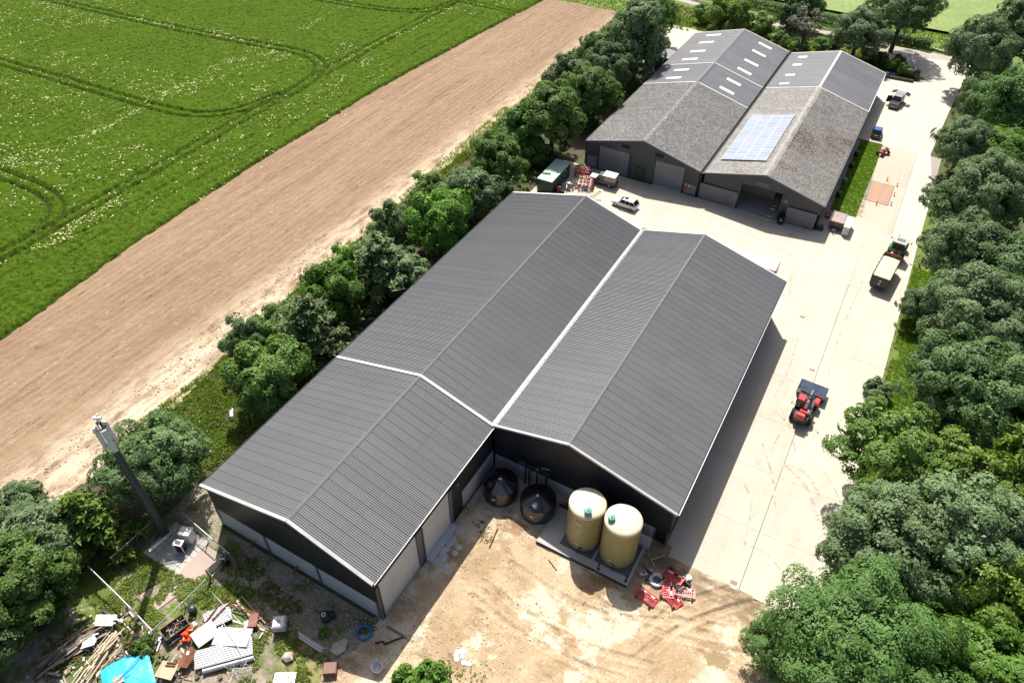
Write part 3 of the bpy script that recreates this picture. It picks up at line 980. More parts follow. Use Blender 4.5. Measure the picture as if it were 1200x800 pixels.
deb = MB()
rd_ = random.Random(77)
deb_polys = [[(-41.29, 7.43), (-38.97, 9.02), (-37.89, 12.26), (-34.38, 15.37), (-31.29, 14.03), (-30.60, 11.50), (-32.11, 8.26), (-37.49, 5.18)], [(-44.66, 1.84), (-45.97, 4.33), (-43.18, 8.96), (-39.10, 8.69), (-38.09, 4.83), (-43.10, 1.50)]]
for poly in deb_polys:
    dx_, dy_ = scatter_pts(poly, 900, 5)
    for x, y in list(zip(dx_, dy_))[:170]:
        deb.mi = rd_.randrange(7)
        if rd_.random() < .55:
            L = rd_.uniform(.25, 1.1)
            deb.box((x, y, rd_.uniform(.1, .4)), (rd_.uniform(.04, .12), L, .03), rz=rd_.uniform(0, 3.1), rx=rd_.uniform(-.3, .3))
        else:
            deb.box((x, y, rd_.uniform(.1, .3)), (rd_.uniform(.08, .3), rd_.uniform(.08, .4), rd_.uniform(.03, .15)), rz=rd_.uniform(0, 3.1), rx=rd_.uniform(-.5, .5), ry=rd_.uniform(-.4, .4))
tag(deb.build('scrap_debris', [MT['timber'], MT['timber_pale'], MT['rust'], MT['white'], MT['black'], MT['galv'], MT['timber']]), 'small broken bits scattered through the scrap heaps', None, kind='stuff')


def stones(name, polys, per_m2, smin, smax, m, label, seed, zf=None, clump=0.0):
    r = np.random.default_rng(seed)
    X, Y = [], []
    for poly in polys:
        xs, ys = [p[0] for p in poly], [p[1] for p in poly]
        x, y = scatter_pts(poly, int((max(xs) - min(xs)) * (max(ys) - min(ys)) * per_m2), seed, clump, 2.5)
        X.append(x), Y.append(y)
    x, y = np.concatenate(X), np.concatenate(Y)
    n = len(x)
    s = smin * (smax / smin) ** (r.random(n) ** 2.2)
    base = np.array([(1, 0, 0), (0, 1, 0), (-1, 0, 0), (0, -1, 0), (0, 0, .75), (0, 0, -.5)], float)
    fa = np.array([(0, 1, 4), (1, 2, 4), (2, 3, 4), (3, 0, 4), (1, 0, 5), (2, 1, 5), (3, 2, 5), (0, 3, 5)])
    a = r.uniform(0, 6.28, n)
    v = base[None] * r.uniform(.6, 1.3, (n, 6, 1)) * s[:, None, None]
    vx = v[..., 0] * np.cos(a)[:, None] - v[..., 1] * np.sin(a)[:, None] * .7
    vy = v[..., 0] * np.sin(a)[:, None] + v[..., 1] * np.cos(a)[:, None] * .7
    z = zf(x, y) if zf else np.zeros(n)
    co = np.stack([vx + x[:, None], vy + y[:, None], v[..., 2] + z[:, None]], 2).reshape(-1, 3)
    tr = (fa[None] + (np.arange(n) * 6)[:, None, None]).reshape(-1, 3)
    return tag(link(name, np_mesh(name, co, tris=tr, mats=[m])), label, None, kind='stuff')


st_var = leaf_mat('flint_stone', (.30, .26, .20), (.58, .53, .44), 0.0, .9, .2)
stones('yard_stones', [[(-38.02, 19.11), (-22.93, 18.83), (-18.73, 16.71), (-21.43, 13.47), (-32.70, 13.65), (-39.33, 16.34)]], 55, .02, .16, st_var, 'loose stones in front of the barn end', 121, soil_z)
stones('dirt_stones', [[(-22.71, 18.53), (-20.04, 29.45), (-16.39, 29.52), (-11.40, 26.76), (-10.74, 19.60), (-19.65, 14.49)]], 26, .02, .13, st_var, 'loose stones over the dirt yard', 122, dirt_z, .8)
stones('bank_stones', [[(-45.31, 20.32), (-43.71, 20.12), (-40.64, 17.60), (-42.99, 17.50)]], 60, .03, .2, st_var, 'chalky stones beside the barn corner', 123, None)
stones('tank_stones', [[(-12.50, 28.86), (-6.22, 31.54), (-2.56, 34.58), (-1.07, 32.69), (-5.78, 28.67), (-11.40, 26.76)]], 30, .02, .12, st_var, 'loose stones in front of the tanks', 124, dirt_z)
stones('field_stones', [[(-88, 0), (-59, 0), (-62, 160), (-87, 160)]], 2.2, .04, .13, st_var, 'pale flints scattered over the tilled strip', 125, till_z)
stones('headland_clods', [[(-63.5, 10), (-58.5, 10), (-61.5, 60), (-66, 60)]], 9, .05, .2, st_var, 'pale clods along the hedge side of the tilled strip', 126, till_z, .85)

# ------------------------------------------------------------------ the four barns
def ribs(w, n, depth, flat=.5, side=.16):
    """trapezoidal rib profile across width w: list of (position, height)"""
    p = w / n
    out = [(0.0, 0.0)]
    for i in range(n):
        o = i * p
        out += [(o + p * flat * .5, 0.0), (o + p * (flat * .5 + side), depth), (o + p * (1 - flat * .5 - side), depth), (o + p * (1 - flat * .5), 0.0)]
    out.append((w, 0.0))
    return out


def roof_sheet(name, m, w, a, b, n_rib, depth, lap=0.0, flat=.5, side=.16):
    """ribbed sheet from (x, z) a at the top to b at the bottom, width w along +y, relative coordinates"""
    dx, dz = b[0] - a[0], b[1] - a[1]
    L = math.hypot(dx, dz)
    nx, nz = -dz / L, dx / L
    if nz < 0:
        nx, nz = -nx, -nz
    mb = MB()
    pr_ = ribs(w, n_rib, depth, flat, side)
    va = [(a[0] + nx * (h + lap), y, a[1] + nz * (h + lap)) for y, h in pr_]
    vb = [(b[0] + nx * (h + lap), y, b[1] + nz * (h + lap)) for y, h in pr_]
    k = len(pr_)
    mb.add(va + vb, [(i, i + 1, k + i + 1, k + i) for i in range(k - 1)])
    return mb.mesh(name, m)


def lay_slope(root, name, m, ridge, eave, y0, y1, w, n_rib, depth, tiers=1, flat=.5, jitter=0.0, side=.16, mfun=None):
    """rows of sheets; ridge and eave are (x, z) relative to the root"""
    n = max(1, round((y1 - y0) / w))
    w = (y1 - y0) / n
    for t in range(tiers):
        f0, f1 = t / tiers, (t + 1) / tiers + (.015 if t < tiers - 1 else 0)
        a = (ridge[0] + (eave[0] - ridge[0]) * f0, ridge[1] + (eave[1] - ridge[1]) * f0)
        b = (ridge[0] + (eave[0] - ridge[0]) * f1, ridge[1] + (eave[1] - ridge[1]) * f1)
        me = roof_sheet(name, m, w * (.958 if not jitter else .996), a, b, n_rib, depth, .014 * (tiers - 1 - t), flat, side)
        for i in range(n):
            o = link(name, me, root, (0, y0 + i * w, random.uniform(-1, 1) * jitter))
            if jitter:
                o.rotation_euler = (random.uniform(-1, 1) * jitter * .5, 0, 0)


def wall_sheet(root, p0, p1, z0, zt0, zt1, m, n_rib=5, depth=.03, name='cladding_sheet'):
    """upright ribbed sheet between plan points p0 and p1, outside on the right of p0->p1; zt0/zt1 top heights"""
    dx, dy = p1[0] - p0[0], p1[1] - p0[1]
    L = math.hypot(dx, dy)
    ux, uy = dx / L, dy / L
    nx, ny = uy, -ux
    pr_ = ribs(L, n_rib, depth)
    lo = [(p0[0] + ux * s + nx * h, p0[1] + uy * s + ny * h, z0) for s, h in pr_]
    hi = [(p0[0] + ux * s + nx * h, p0[1] + uy * s + ny * h, zt0 + (zt1 - zt0) * s / L) for s, h in pr_]
    k = len(pr_)
    mb = MB()
    mb.add(lo + hi, [(i, i + 1, k + i + 1, k + i) for i in range(k - 1)])
    return mb.build(name, m, root, True)


def clad_run(root, x0, x1, y, z0, top, m, w=1.0, n_rib=5, depth=.03):
    """front-facing (-y) run of sheets, top(x) gives the height"""
    n = max(1, round((x1 - x0) / w))
    for i in range(n):
        a, b = x0 + (x1 - x0) * i / n, x0 + (x1 - x0) * (i + 1) / n
        za, zb = top(a), top(b)
        if za - z0 > .02 or zb - z0 > .02:
            wall_sheet(root, (a, y), (b, y), z0, max(za, z0 + .01), max(zb, z0 + .01), m, n_rib, depth)


def roofline(l, r, R_, dz=0.0):
    def f(x):
        if x < r[0]:
            return l[1] + (r[1] - l[1]) * (x - l[0]) / (r[0] - l[0]) + dz
        return r[1] + (R_[1] - r[1]) * (x - r[0]) / (R_[0] - r[0]) + dz
    return f


def flashing(root, l, r, R_, y, w, m, up=.05, name='verge_flashing', drop=.0):
    """angle trim following a gable at y, width w along y"""
    for (a, b) in ((l, r), (r, R_)):
        mb = MB()
        t = .06
        dx, dz = b[0] - a[0], b[1] - a[1]
        L = math.hypot(dx, dz)
        nx, nz = -dz / L * up, dx / L * up
        x0, z0, x1, z1 = a[0] + nx, a[1] + nz, b[0] + nx, b[1] + nz
        mb.add([(x0, y, z0), (x1, y, z1), (x1, y + w, z1), (x0, y + w, z0),
                (x0, y, z0 - t - drop), (x1, y, z1 - t - drop), (x1, y + w, z1 - t), (x0, y + w, z0 - t)],
               [(0, 1, 2, 3), (4, 5, 1, 0), (5, 6, 2, 1), (6, 7, 3, 2), (7, 4, 0, 3), (7, 6, 5, 4)])
        mb.build(name, m, root, True)


def ridge_cap(root, l, r, R_, y0, y1, m, half=.32, up=.055, name='ridge_cap', n=1):
    for k in range(n):
        ya, yb = y0 + (y1 - y0) * k / n + .01, y0 + (y1 - y0) * (k + 1) / n
        mb = MB()
        sl, sr = (r[1] - l[1]) / (r[0] - l[0]), (R_[1] - r[1]) / (R_[0] - r[0])
        u = up + .004 * (k % 2)
        P_ = [(r[0] - half, r[1] - half * sl + u), (r[0], r[1] + u + .02), (r[0] + half, r[1] + half * sr + u)]
        mb.add([(x, ya, z) for x, z in P_] + [(x, yb, z) for x, z in P_], [(0, 1, 4, 3), (1, 2, 5, 4)])
        mb.build(name, m, root, True)


def gutter(root, x, z, y0, y1, m, w=.16, name='gutter', lip=.0):
    b = MB()
    b.box((x, (y0 + y1) / 2, z - .05), (w, y1 - y0, .02)).box((x - w / 2, (y0 + y1) / 2, z), (.02, y1 - y0, .12)).box((x + w / 2, (y0 + y1) / 2, z + lip), (.02, y1 - y0, .12))
    return b.build(name, m, root, True)


def plain_wall(root, name, pts, m):
    """polygon wall with a little thickness: pts are 3-D corners"""
    return MB().add(pts, [tuple(range(len(pts)))]).build(name, m, root, True)


def rel(root, p):
    o = origin(root)
    return (p[0] - o.x, p[1] - o.z) if len(p) == 2 else p


# ---------------- barn A: the long barn on the left, in two lengths
Al, Ar, AR = (-42.55, 6.59), (-31.52, 9.47), (-23.22, 6.80)
A0, A1, A2 = 19.03, 37.74, 75.59
barn = thing('barn', 'long dark barn on the left, crossed by a white roof flashing', 'barn', (-32.9, 19.3, 0), 0, 'barns round the concrete yard')
BX = {'barn': barn}
for y0, y1 in ((A0 + .04, A1), (A1, A2)):
    ro = (lambda p: (p[0] + 32.9, p[1]))
    lay_slope(barn, 'roof_sheet', MT['roof'], ro(Ar), ro(Al), y0 - 19.3, y1 - 19.3, 1.0, 5, .056, 1, side=.12)
    lay_slope(barn, 'roof_sheet', MT['roof'], ro(Ar), ro(AR), y0 - 19.3, y1 - 19.3, 1.0, 5, .056, 2, side=.12)
ridge_cap(barn, Al, Ar, AR, A0, A1, MT['cap_grey'], .15, .08, n=6)
ridge_cap(barn, Al, Ar, AR, A1, A2, MT['cap_grey'], .13, .08, n=12)
flashing(barn, (Al[0], Al[1]), Ar, AR, A0 - .12, .30, MT['cap_mid'], .10, drop=.18)
flashing(barn, Al, Ar, AR, A1 - .02, .30, MT['cap'], .105)
flashing(barn, Al, Ar, AR, A2 - .06, .25, MT['cap'], .06, drop=.12)
gutter(barn, AR[0] + .07, AR[1] - .05, A0, A1 - .1, MT['steel_grey'], .15)
gutter(barn, Al[0] - .07, Al[1] - .05, A0, A2, MT['steel_dark'], .15)
MB().box((AR[0] + .15, (A0 + A1) / 2, AR[1] + .04), (.05, A1 - A0 - .1, .03)).build('gutter_rim', MT['cap'], barn, True)
fa = roofline(Al, Ar, AR, -.03)
clad_run(barn, -42.32, -23.45, 19.26, 3.06, fa, MT['clad'], 1.0, 5, .03)
ybase = 19.35
for i, (xa, xb) in enumerate(((-42.28, -36.55), (-36.25, -30.4), (-30.1, -23.78))):
    for k in range(3):
        MB().box(((xa + xb) / 2, ybase + .075 + .004 * (k % 2), .52 + k * 1.02), (xb - xa, .15, 1.0), bevel=.015).build('concrete_panel', MT['conc_panel'], barn, True)
for x in (-42.4, -36.4, -30.25, -23.62):
    b = MB().box((x, ybase - .04, 1.53), (.26, .06, 3.06)).box((x, ybase + .05, 1.53), (.05, .15, 3.06)).box((x, ybase + .17, 1.53), (.26, .06, 3.06))
    b.build('steel_column', MT['steel_grey'], barn, True)
MB().box((-32.9, 19.32, 3.07), (18.9, .12, .05)).build('base_trim', MT['steel_dark'], barn, True)
# dark window panel in the gable
MB().box((-31.95, 19.215, 7.3), (1.5, .05, .95), bevel=.02).build('louvre', mat('dim_louvre', (.03, .045, .07), .3), barn, True)
# right wall with two big white doors
XW = -23.5


def side_door(root, y0, y1, z0, z1, x=XW):
    b = MB()
    n = 14
    for i in range(n):
        za, zb = z0 + (z1 - z0) * i / n, z0 + (z1 - z0) * (i + 1) / n - .012
        b.box((x, (y0 + y1) / 2, (za + zb) / 2), (.06, y1 - y0, zb - za), bevel=.012)
    d = b.build('sectional_door', MT['door_white'], root, True)
    return d


side_door(barn, 19.72, 24.95, .42, 5.35)
side_door(barn, 25.9, 30.05, .42, 5.35)
MB().box((XW - .02, 22.3, .2), (.3, 5.3, .44), bevel=.03).build('door_sill', MT['conc_grey'], barn, True)
MB().box((XW + .28, 28.0, .2), (.95, 4.4, .40), bevel=.03).build('door_sill', MT['conc_panel'], barn, True)
for y, w in ((19.5, .42), (25.42, .95)):
    b = MB().box((XW + .02, y, 2.7), (.12, w, 5.4)).box((XW + .12, y - w / 2 + .06, 2.7), (.16, .1, 5.4)).box((XW + .12, y + w / 2 - .06, 2.7), (.16, .1, 5.4))
    b.build('door_pillar', MT['steel_grey'], barn, True)
MB().box((XW + .03, 30.3, 2.7), (.2, .4, 5.4)).build('door_pillar', MT['steel_grey'], barn, True)
ytmp = [19.3 + i * (38.0 - 19.3) / 18 for i in range(19)]
for a, b_ in zip(ytmp[:-1], ytmp[1:]):
    wall_sheet(barn, (XW, a), (XW, b_), 5.36 if b_ < 30.8 else 2.72, 6.72, 6.72, MT['clad'], 5, .03)
for a, b_ in ((30.5, 31.4), (31.4, 32.25)):
    wall_sheet(barn, (XW + .05, a), (XW + .05, b_), .05, 5.36, 5.36, MT['clad'], 5, .03)
for k in range(3):
    MB().box((XW - .08, 35.2, .5 + k * .9), (.15, 5.8, .88), bevel=.015).build('concrete_panel', MT['conc_panel'], barn, True)
lm = MB().box((XW + .09, 31.6, 4.75), (.12, .22, .22), bevel=.03).build('wall_light', MT['galv'], barn, True)
MB().box((XW + .07, 25.0, 5.62), (.2, .3, .25), bevel=.04).build('wall_light', MT['steel_dark'], barn, True)
# hidden sides so the barn is closed
plain_wall(barn, 'side_wall', [(-42.3, 19.4, 0), (-42.3, 75.4, 0), (-42.3, 75.4, 6.55), (-42.3, 19.4, 6.55)], MT['clad'])
plain_wall(barn, 'rear_gable', [(-42.3, 75.35, 0), (-23.4, 75.35, 0), (-23.4, 75.35, 6.75), (Ar[0], 75.35, 9.4), (-42.3, 75.35, 6.6)], MT['clad'])
plain_wall(barn, 'inner_gable', [(-42.25, 19.6, 0), (-23.6, 19.6, 0), (-23.6, 19.6, 6.6), (Ar[0], 19.6, 9.3), (-42.25, 19.6, 6.5)], MT['clad'])
plain_wall(barn, 'inner_lining', [(-23.72, 19.4, 0), (-23.72, 75.3, 0), (-23.72, 75.3, 6.6), (-23.72, 19.4, 6.6)], MT['clad'])
for yy, zz in ((22.9, 0), ):
    pass
# rusty inlet pipes sticking out of the base wall
for x in (-38.2, -32.95):
    MB().tube([(x, 19.3, .55), (x, 18.85, .55), (x, 18.75, .2)], .09, 8).build('inlet_pipe', MT['rust'], barn, True)

# ---------------- barn B: the shorter barn on its right
Bl, Br, BR_ = (-23.24, 6.92), (-15.26, 9.0), (-4.5, 5.96)
B0, B2 = 37.88, 75.70
barn_b = thing('barn', 'big dark barn right of the long one, tanks against its gable', 'barn', (-14, 38.2, 0), 0, 'barns round the concrete yard')
ro = (lambda p: (p[0] + 14, p[1]))
lay_slope(barn_b, 'roof_sheet', MT['roof'], ro(Br), ro(Bl), B0 - 38.2, B2 - 38.2, 1.0, 4, .066, 1, side=.14)
lay_slope(barn_b, 'roof_sheet', MT['roof'], ro(Br), ro(BR_), B0 - 38.2, B2 - 38.2, 1.0, 5, .040, 3, side=.12)
ridge_cap(barn_b, Bl, Br, BR_, B0, B2, MT['cap_grey'], .13, .09, n=9)
flashing(barn_b, Bl, Br, BR_, B0 - .14, .24, MT['cap_mid'], .10, drop=.16)
flashing(barn_b, Bl, Br, BR_, B2 - .06, .22, MT['cap'], .06, drop=.1)
gutter(barn_b, BR_[0] + .08, BR_[1] - .05, B0, B2, MT['steel_dark'], .16)
MB().box((BR_[0] + .17, (B0 + B2) / 2, BR_[1] + .03), (.035, B2 - B0, .03)).build('gutter_rim', MT['galv'], barn_b, True)
# added plane under the sheets: blocks light leaks and darkens the seams
for root, nm, l_, r_, R2, ya, yb in ((barn, 'light_stop', Al, Ar, AR, A0, A2), (barn_b, 'light_stop', Bl, Br, BR_, B0, B2)):
    for p, q in ((l_, r_), (r_, R2)):
        MB().add([(p[0], ya, p[1] - .012), (q[0], ya, q[1] - .012), (q[0], yb, q[1] - .012), (p[0], yb, p[1] - .012)], [(0, 1, 2, 3)]).build(nm, MT['clad'], root, True)
# valley gutter between A and B
b = MB()
vm = mat('valley_lining', (.66, .65, .63), .4, layers=(((.35, .17, .09), .12, .60, .68, (1, .5, 1)), ((.5, .48, .45), .7, .5, .75)))
b.box((-23.21, 56.7, 6.93), (.50, 37.8, .05)).box((-23.44, 56.7, 6.96), (.03, 37.8, .14)).box((-22.97, 56.7, 7.0), (.03, 37.8, .14))
b.build('valley_gutter', vm, barn_b, True)
fb = roofline(Bl, Br, BR_, -.03)
clad_run(barn_b, -23.4, -4.75, 38.12, 4.80, fb, MT['clad'], 1.0, 5, .035)
clad_run(barn_b, -23.4, -4.75, 38.3, 2.02, (lambda x: 4.95), MT['clad'], 1.0, 5, .03)
MB().box((-14.1, 38.16, 4.83), (18.6, .2, .05)).build('drip_trim', MT['steel_dark'], barn_b, True)
for xa, xb in ((-23.4, -17.6), (-17.4, -11.9), (-11.7, -6.2)):
    for k in range(2):
        MB().box(((xa + xb) / 2, 38.42, .52 + k * 1.0), (xb - xa, .15, .98), bevel=.015).build('concrete_panel', MT['conc_panel'], barn_b, True)
for x in (-17.5, -11.8, -6.1, -4.85):
    MB().box((x, 38.34, 1.0), (.2, .06, 2.0)).box((x, 38.43, 1.0), (.05, .12, 2.0)).build('steel_column', MT['steel_grey'], barn_b, True)
MB().box((-5.5, 38.36, 1.0), (1.1, .06, 2.0), bevel=.02).build('side_door', MT['black'], barn_b, True)
for i in range(38):
    a, c = 38.35 + i * .982, 38.35 + (i + 1) * .982
    wall_sheet(barn_b, (-4.78, a), (-4.78, c), .1, 5.85, 5.85, MT['clad'], 4, .03)
plain_wall(barn_b, 'rear_gable', [(-23.3, 75.45, 0), (-4.75, 75.45, 0), (-4.75, 75.45, 5.9), (Br[0], 75.45, 8.9), (-23.3, 75.45, 6.8)], MT['clad'])
plain_wall(barn_b, 'inner_gable', [(-23.3, 38.6, 0), (-4.85, 38.6, 0), (-4.85, 38.6, 5.8), (Br[0], 38.6, 8.8), (-23.3, 38.6, 6.7)], MT['clad'])

# ---------------- barn C: far left, old cement sheets then newer grey sheets with rooflights
Cl, Cr, CR_ = (-41.79, 4.58), (-32.07, 7.11), (-22.54, 4.52)
C0, C1, CM, C2 = 97.9, 122.5, 132.0, 151.3
barn_c = thing('barn', 'far left barn, old cement roof in front and grey roof behind', 'barn', (-32, 98, 0), 0, 'barns round the concrete yard')
ro = (lambda p: (p[0] + 32, p[1]))
for e in (Cl, CR_):
    lay_slope(barn_c, 'cement_sheet', MT['old'], ro(Cr), ro(e), C0 - 98, C1 - 98, 1.05, 4, .04, 3, .36, .006)
    lay_slope(barn_c, 'roof_sheet', MT['roof_pale'], ro((Cr[0], Cr[1] + .05)), ro((e[0], e[1] + .05)), C1 - 98, CM - 98, 1.0, 4, .03, 1)
    lay_slope(barn_c, 'roof_sheet', MT['roof_pale'], ro((Cr[0], Cr[1] + .09)), ro((e[0], e[1] + .09)), CM - 98, C2 - 98, 1.0, 4, .03, 1)
ridge_cap(barn_c, Cl, Cr, CR_, C0, C1, MT['old'], .35, .05, n=16)
ridge_cap(barn_c, Cl, Cr, CR_, C1, C2, MT['cap_grey'], .3, .14, n=10)
flashing(barn_c, Cl, Cr, CR_, C0 - .12, .22, MT['cap_grey'], .05, drop=.14)
flashing(barn_c, Cl, Cr, CR_, C1 - .1, .26, MT['cap'], .11)
flashing(barn_c, Cl, Cr, CR_, CM - .12, .26, MT['cap'], .15)
flashing(barn_c, Cl, Cr, CR_, C2 - .1, .24, MT['cap'], .15, drop=.1)
gutter(barn_c, Cl[0] - .06, Cl[1] - .06, C0, C2, MT['steel_dark'])
rl_m = mat('rooflight_sheet', (.74, .74, .68), .35, layers=(((.62, .63, .56), .8, .4, .75),))


def rooflight(root, a, b, ridge, x0, x1, y, w, up):
    """translucent sheet let into the slope a..b (ridge) between x0 and x1"""
    s = (b[1] - a[1]) / (b[0] - a[0])
    z = lambda x: a[1] + s * (x - a[0]) + up
    pr_ = ribs(w, 3, .025)
    lo = [(x0, y - w / 2 + p, z(x0) + h) for p, h in pr_]
    hi = [(x1, y - w / 2 + p, z(x1) + h) for p, h in pr_]
    k = len(pr_)
    fs = [(i, i + 1, k + i + 1, k + i) for i in range(k - 1)]
    if x1 > x0:
        fs = [f[::-1] for f in fs]
    MB().add(lo + hi, fs).build('rooflight', rl_m, root, True)


for y in (148.8, 144.4, 139.2, 134.7):
    rooflight(barn_c, Cl, Cr, Cr, -38.9, -36.0, y, 1.0, .15)
    rooflight(barn_c, CR_, Cr, Cr, -25.5, -28.25, y - .2, 1.0, .15)
for y in (129.0, 124.9):
    rooflight(barn_c, Cl, Cr, Cr, -38.5, -35.75, y, 1.0, .11)
    rooflight(barn_c, CR_, Cr, Cr, -25.8, -28.5, y - .2, 1.0, .11)
fc = roofline(Cl, Cr, CR_, -.03)
YC = 98.1
clad_run(barn_c, -41.6, -39.4, YC, 2.1, fc, MT['clad_grey'])
clad_run(barn_c, -39.4, -34.1, YC, 4.2, fc, MT['clad_grey'])
clad_run(barn_c, -34.1, -29.85, YC, 2.45, fc, MT['clad_grey'])
clad_run(barn_c, -29.85, -24.9, YC, 4.28, fc, MT['clad_grey'])
clad_run(barn_c, -24.9, -22.6, YC, 1.85, fc, MT['clad_grey'])


def shutter(root, x0, x1, z0, z1, y, m, n=16, name='roller_shutter'):
    b = MB()
    for i in range(n):
        za, zb = z0 + (z1 - z0) * i / n, z0 + (z1 - z0) * (i + 1) / n - .015
        b.box(((x0 + x1) / 2, y, (za + zb) / 2), (x1 - x0, .05, zb - za), bevel=.012)
    return b.build(name, m, root, True)


shutter(barn_c, -39.3, -34.15, .12, 4.2, YC + .06, MT['door_grey'])
shutter(barn_c, -29.75, -25.0, .22, 4.28, YC + .06, MT['door_grey'])
MB().box((-27.4, YC + .02, .13), (4.9, .2, .18)).build('door_sill', MT['conc_panel'], barn_c, True)
for x in (-39.42, -34.05, -29.85, -24.92):
    MB().box((x, YC - .03, 2.1), (.16, .14, 4.2)).build('door_post', MT['steel_dark'], barn_c, True)
MB().box((-40.45, YC + .06, 1.1), (1.8, .12, 2.0), bevel=.02).build('wall_panel', MT['door_grey'], barn_c, True)
MB().box((-33.5, YC + .06, 1.25), (1.05, .12, 2.35), bevel=.02).build('wall_panel', MT['clad_grey'], barn_c, True)
MB().box((-30.55, YC + .06, 1.25), (1.3, .12, 2.35), bevel=.02).build('wall_panel', MT['clad_grey'], barn_c, True)
gd = MB().box((-32.13, YC + .04, 1.2), (1.62, .1, 2.3), bevel=.02)
for i in range(6):
    gd.box((-32.8 + i * .27, YC - .02, 1.2), (.03, .04, 2.2))
gd.build('green_door', MT['green_door'], barn_c, True)
MB().box((-23.75, YC + .06, .95), (1.9, .12, 1.75), bevel=.02).build('wall_panel', MT['door_grey'], barn_c, True)
for x in (-34.9, -29.35):
    b = MB()
    for i in range(6):
        b.box((x, YC - .06, 5.0 + i * .1), (1.3, .06, .075), rx=.5)
    b.box((x, YC - .02, 5.26), (1.36, .05, .68))
    b.build('louvre', MT['steel_dark'], barn_c, True)
b = MB().lathe([(.01, .62), (.06, .60), (.09, .5), (.09, .05), (.07, 0)], (-24.45, YC - .16, 1.05), 10)
b.box((-24.45, YC - .06, 1.35), (.5, .05, .8)).build('fire_point', MT['red'], barn_c, True)
MB().box((-24.45, YC - .1, 1.72), (.26, .02, .2)).box((-23.9, YC - .04, 1.6), (.3, .03, .22)).build('notice', MT['white'], barn_c, True)
for x, z in ((-41.68, 4.5), (-33.95, 4.6)):
    MB().tube([(x, YC - .1, z), (x, YC - .1, .2)], .055, 8).build('downpipe', MT['steel_dark'], barn_c, True)
plain_wall(barn_c, 'side_wall', [(-41.65, 98.1, 0), (-41.65, 151.2, 0), (-41.65, 151.2, 4.55), (-41.65, 98.1, 4.55)], MT['clad_grey'])
plain_wall(barn_c, 'rear_gable', [(-41.65, 151.2, 0), (-22.6, 151.2, 0), (-22.6, 151.2, 4.5), (Cr[0], 151.2, 7.0), (-41.65, 151.2, 4.55)], MT['clad_grey'])
plain_wall(barn_c, 'party_wall', [(-22.35, 98.1, 0), (-22.35, 151.2, 0), (-22.35, 151.2, 4.5), (-22.35, 98.1, 4.5)], MT['clad_grey'])
plain_wall(barn_c, 'inner_gable', [(-41.6, 98.3, 0), (-22.6, 98.3, 0), (-22.6, 98.3, 4.4), (Cr[0], 98.3, 6.95), (-41.6, 98.3, 4.45)], MT['clad_grey'])
# lean-to behind the barn
lt = thing('lean_to', 'low grey lean-to beside the far end of the left barn', 'lean-to', (-44.6, 142.4, 0))
b = MB().box((-44.6, 142.4, 2.9), (3.6, 4.6, .1), ry=.08)
b.build('roof', MT['roof_pale'], lt, True)
MB().box((-44.6, 140.3, 1.4), (3.2, .1, 2.8)).box((-46.15, 142.4, 1.4), (.1, 4.2, 2.8)).build('wall', MT['clad_grey'], lt, True)
MB().box((-44.6, 144.5, 1.4), (3.2, .1, 2.8)).build('rear_wall', MT['clad_grey'], lt, True)
lw = thing('timber_screen', 'grey boarded screen running beside the far left barn', 'screen', (-46.0, 137, 0))
for i in range(11):
    MB().box((-46.2, 134.2 + i * .56, 1.25 + .05 * (i % 3)), (.06, .53, 2.5)).build('board', MT['timber'], lw, True)

# ---------------- barn D: far right, open fronted, solar panels on the old roof
Dl, Dr, DR_ = (-21.93, 4.60), (-13.08, 6.76), (-4.21, 4.37)
D0, D1, D2 = 97.85, 132.1, 150.7
barn_d = thing('barn', 'far right barn with an open doorway and solar panels on its roof', 'barn', (-13, 98, 0), 0, 'barns round the concrete yard')
ro = (lambda p: (p[0] + 13, p[1]))
lay_slope(barn_d, 'cement_sheet', MT['old_pale'], ro(Dr), ro(Dl), D0 - 98, D1 - 98, 1.1, 4, .04, 3, .36, .006)
lay_slope(barn_d, 'cement_sheet', MT['old_red'], ro(Dr), ro(DR_), D0 - 98, D1 - 98, 1.1, 4, .04, 3, .36, .006)
for e in (Dl, DR_):
    lay_slope(barn_d, 'roof_sheet', MT['roof_pale'], ro((Dr[0], Dr[1] + .06)), ro((e[0], e[1] + .06)), D1 - 98, D2 - 98, 1.0, 4, .03, 1)
ridge_cap(barn_d, Dl, Dr, DR_, D0, D1, MT['old_pale'], .55, .05, n=20)
ridge_cap(barn_d, Dl, Dr, DR_, D1, D2, MT['cap'], .2, .1, n=6)
flashing(barn_d, Dl, Dr, DR_, D0 - .12, .22, MT['cap_grey'], .05, drop=.14)
flashing(barn_d, Dl, Dr, DR_, D1 - .1, .26, MT['cap'], .11)
flashing(barn_d, Dl, Dr, DR_, D2 - .1, .24, MT['cap'], .12, drop=.1)
gutter(barn_d, DR_[0] + .07, DR_[1] - .06, D0, D1, MT['cap_grey'])
gutter(barn_d, DR_[0] + .07, DR_[1] + .0, D1 + .1, D2, MT['cap'])
gutter(barn_d, -22.23, 4.42, D0, D2, MT['black'], .5, 'valley_gutter')
for y in (148.1, 143.8, 138.4, 134.1):
    rooflight(barn_d, Dl, Dr, Dr, -20.1, -18.53, y, .95, .12)
fd = roofline(Dl, Dr, DR_, -.03)
clad_run(barn_d, -21.85, -16.2, YC, 2.72, fd, MT['clad_grey'])
clad_run(barn_d, -16.2, -9.95, YC, 4.42, fd, MT['clad_grey'])
clad_run(barn_d, -9.95, -4.35, YC, 2.72, fd, MT['clad_grey'])
clad_run(barn_d, -22.2, -16.35, YC - .14, .12, (lambda x: 2.72), MT['clad_light'], .98, 4, .05)
clad_run(barn_d, -8.95, -4.7, YC - .14, .12, (lambda x: 2.72), MT['clad_light'], .86, 4, .05)
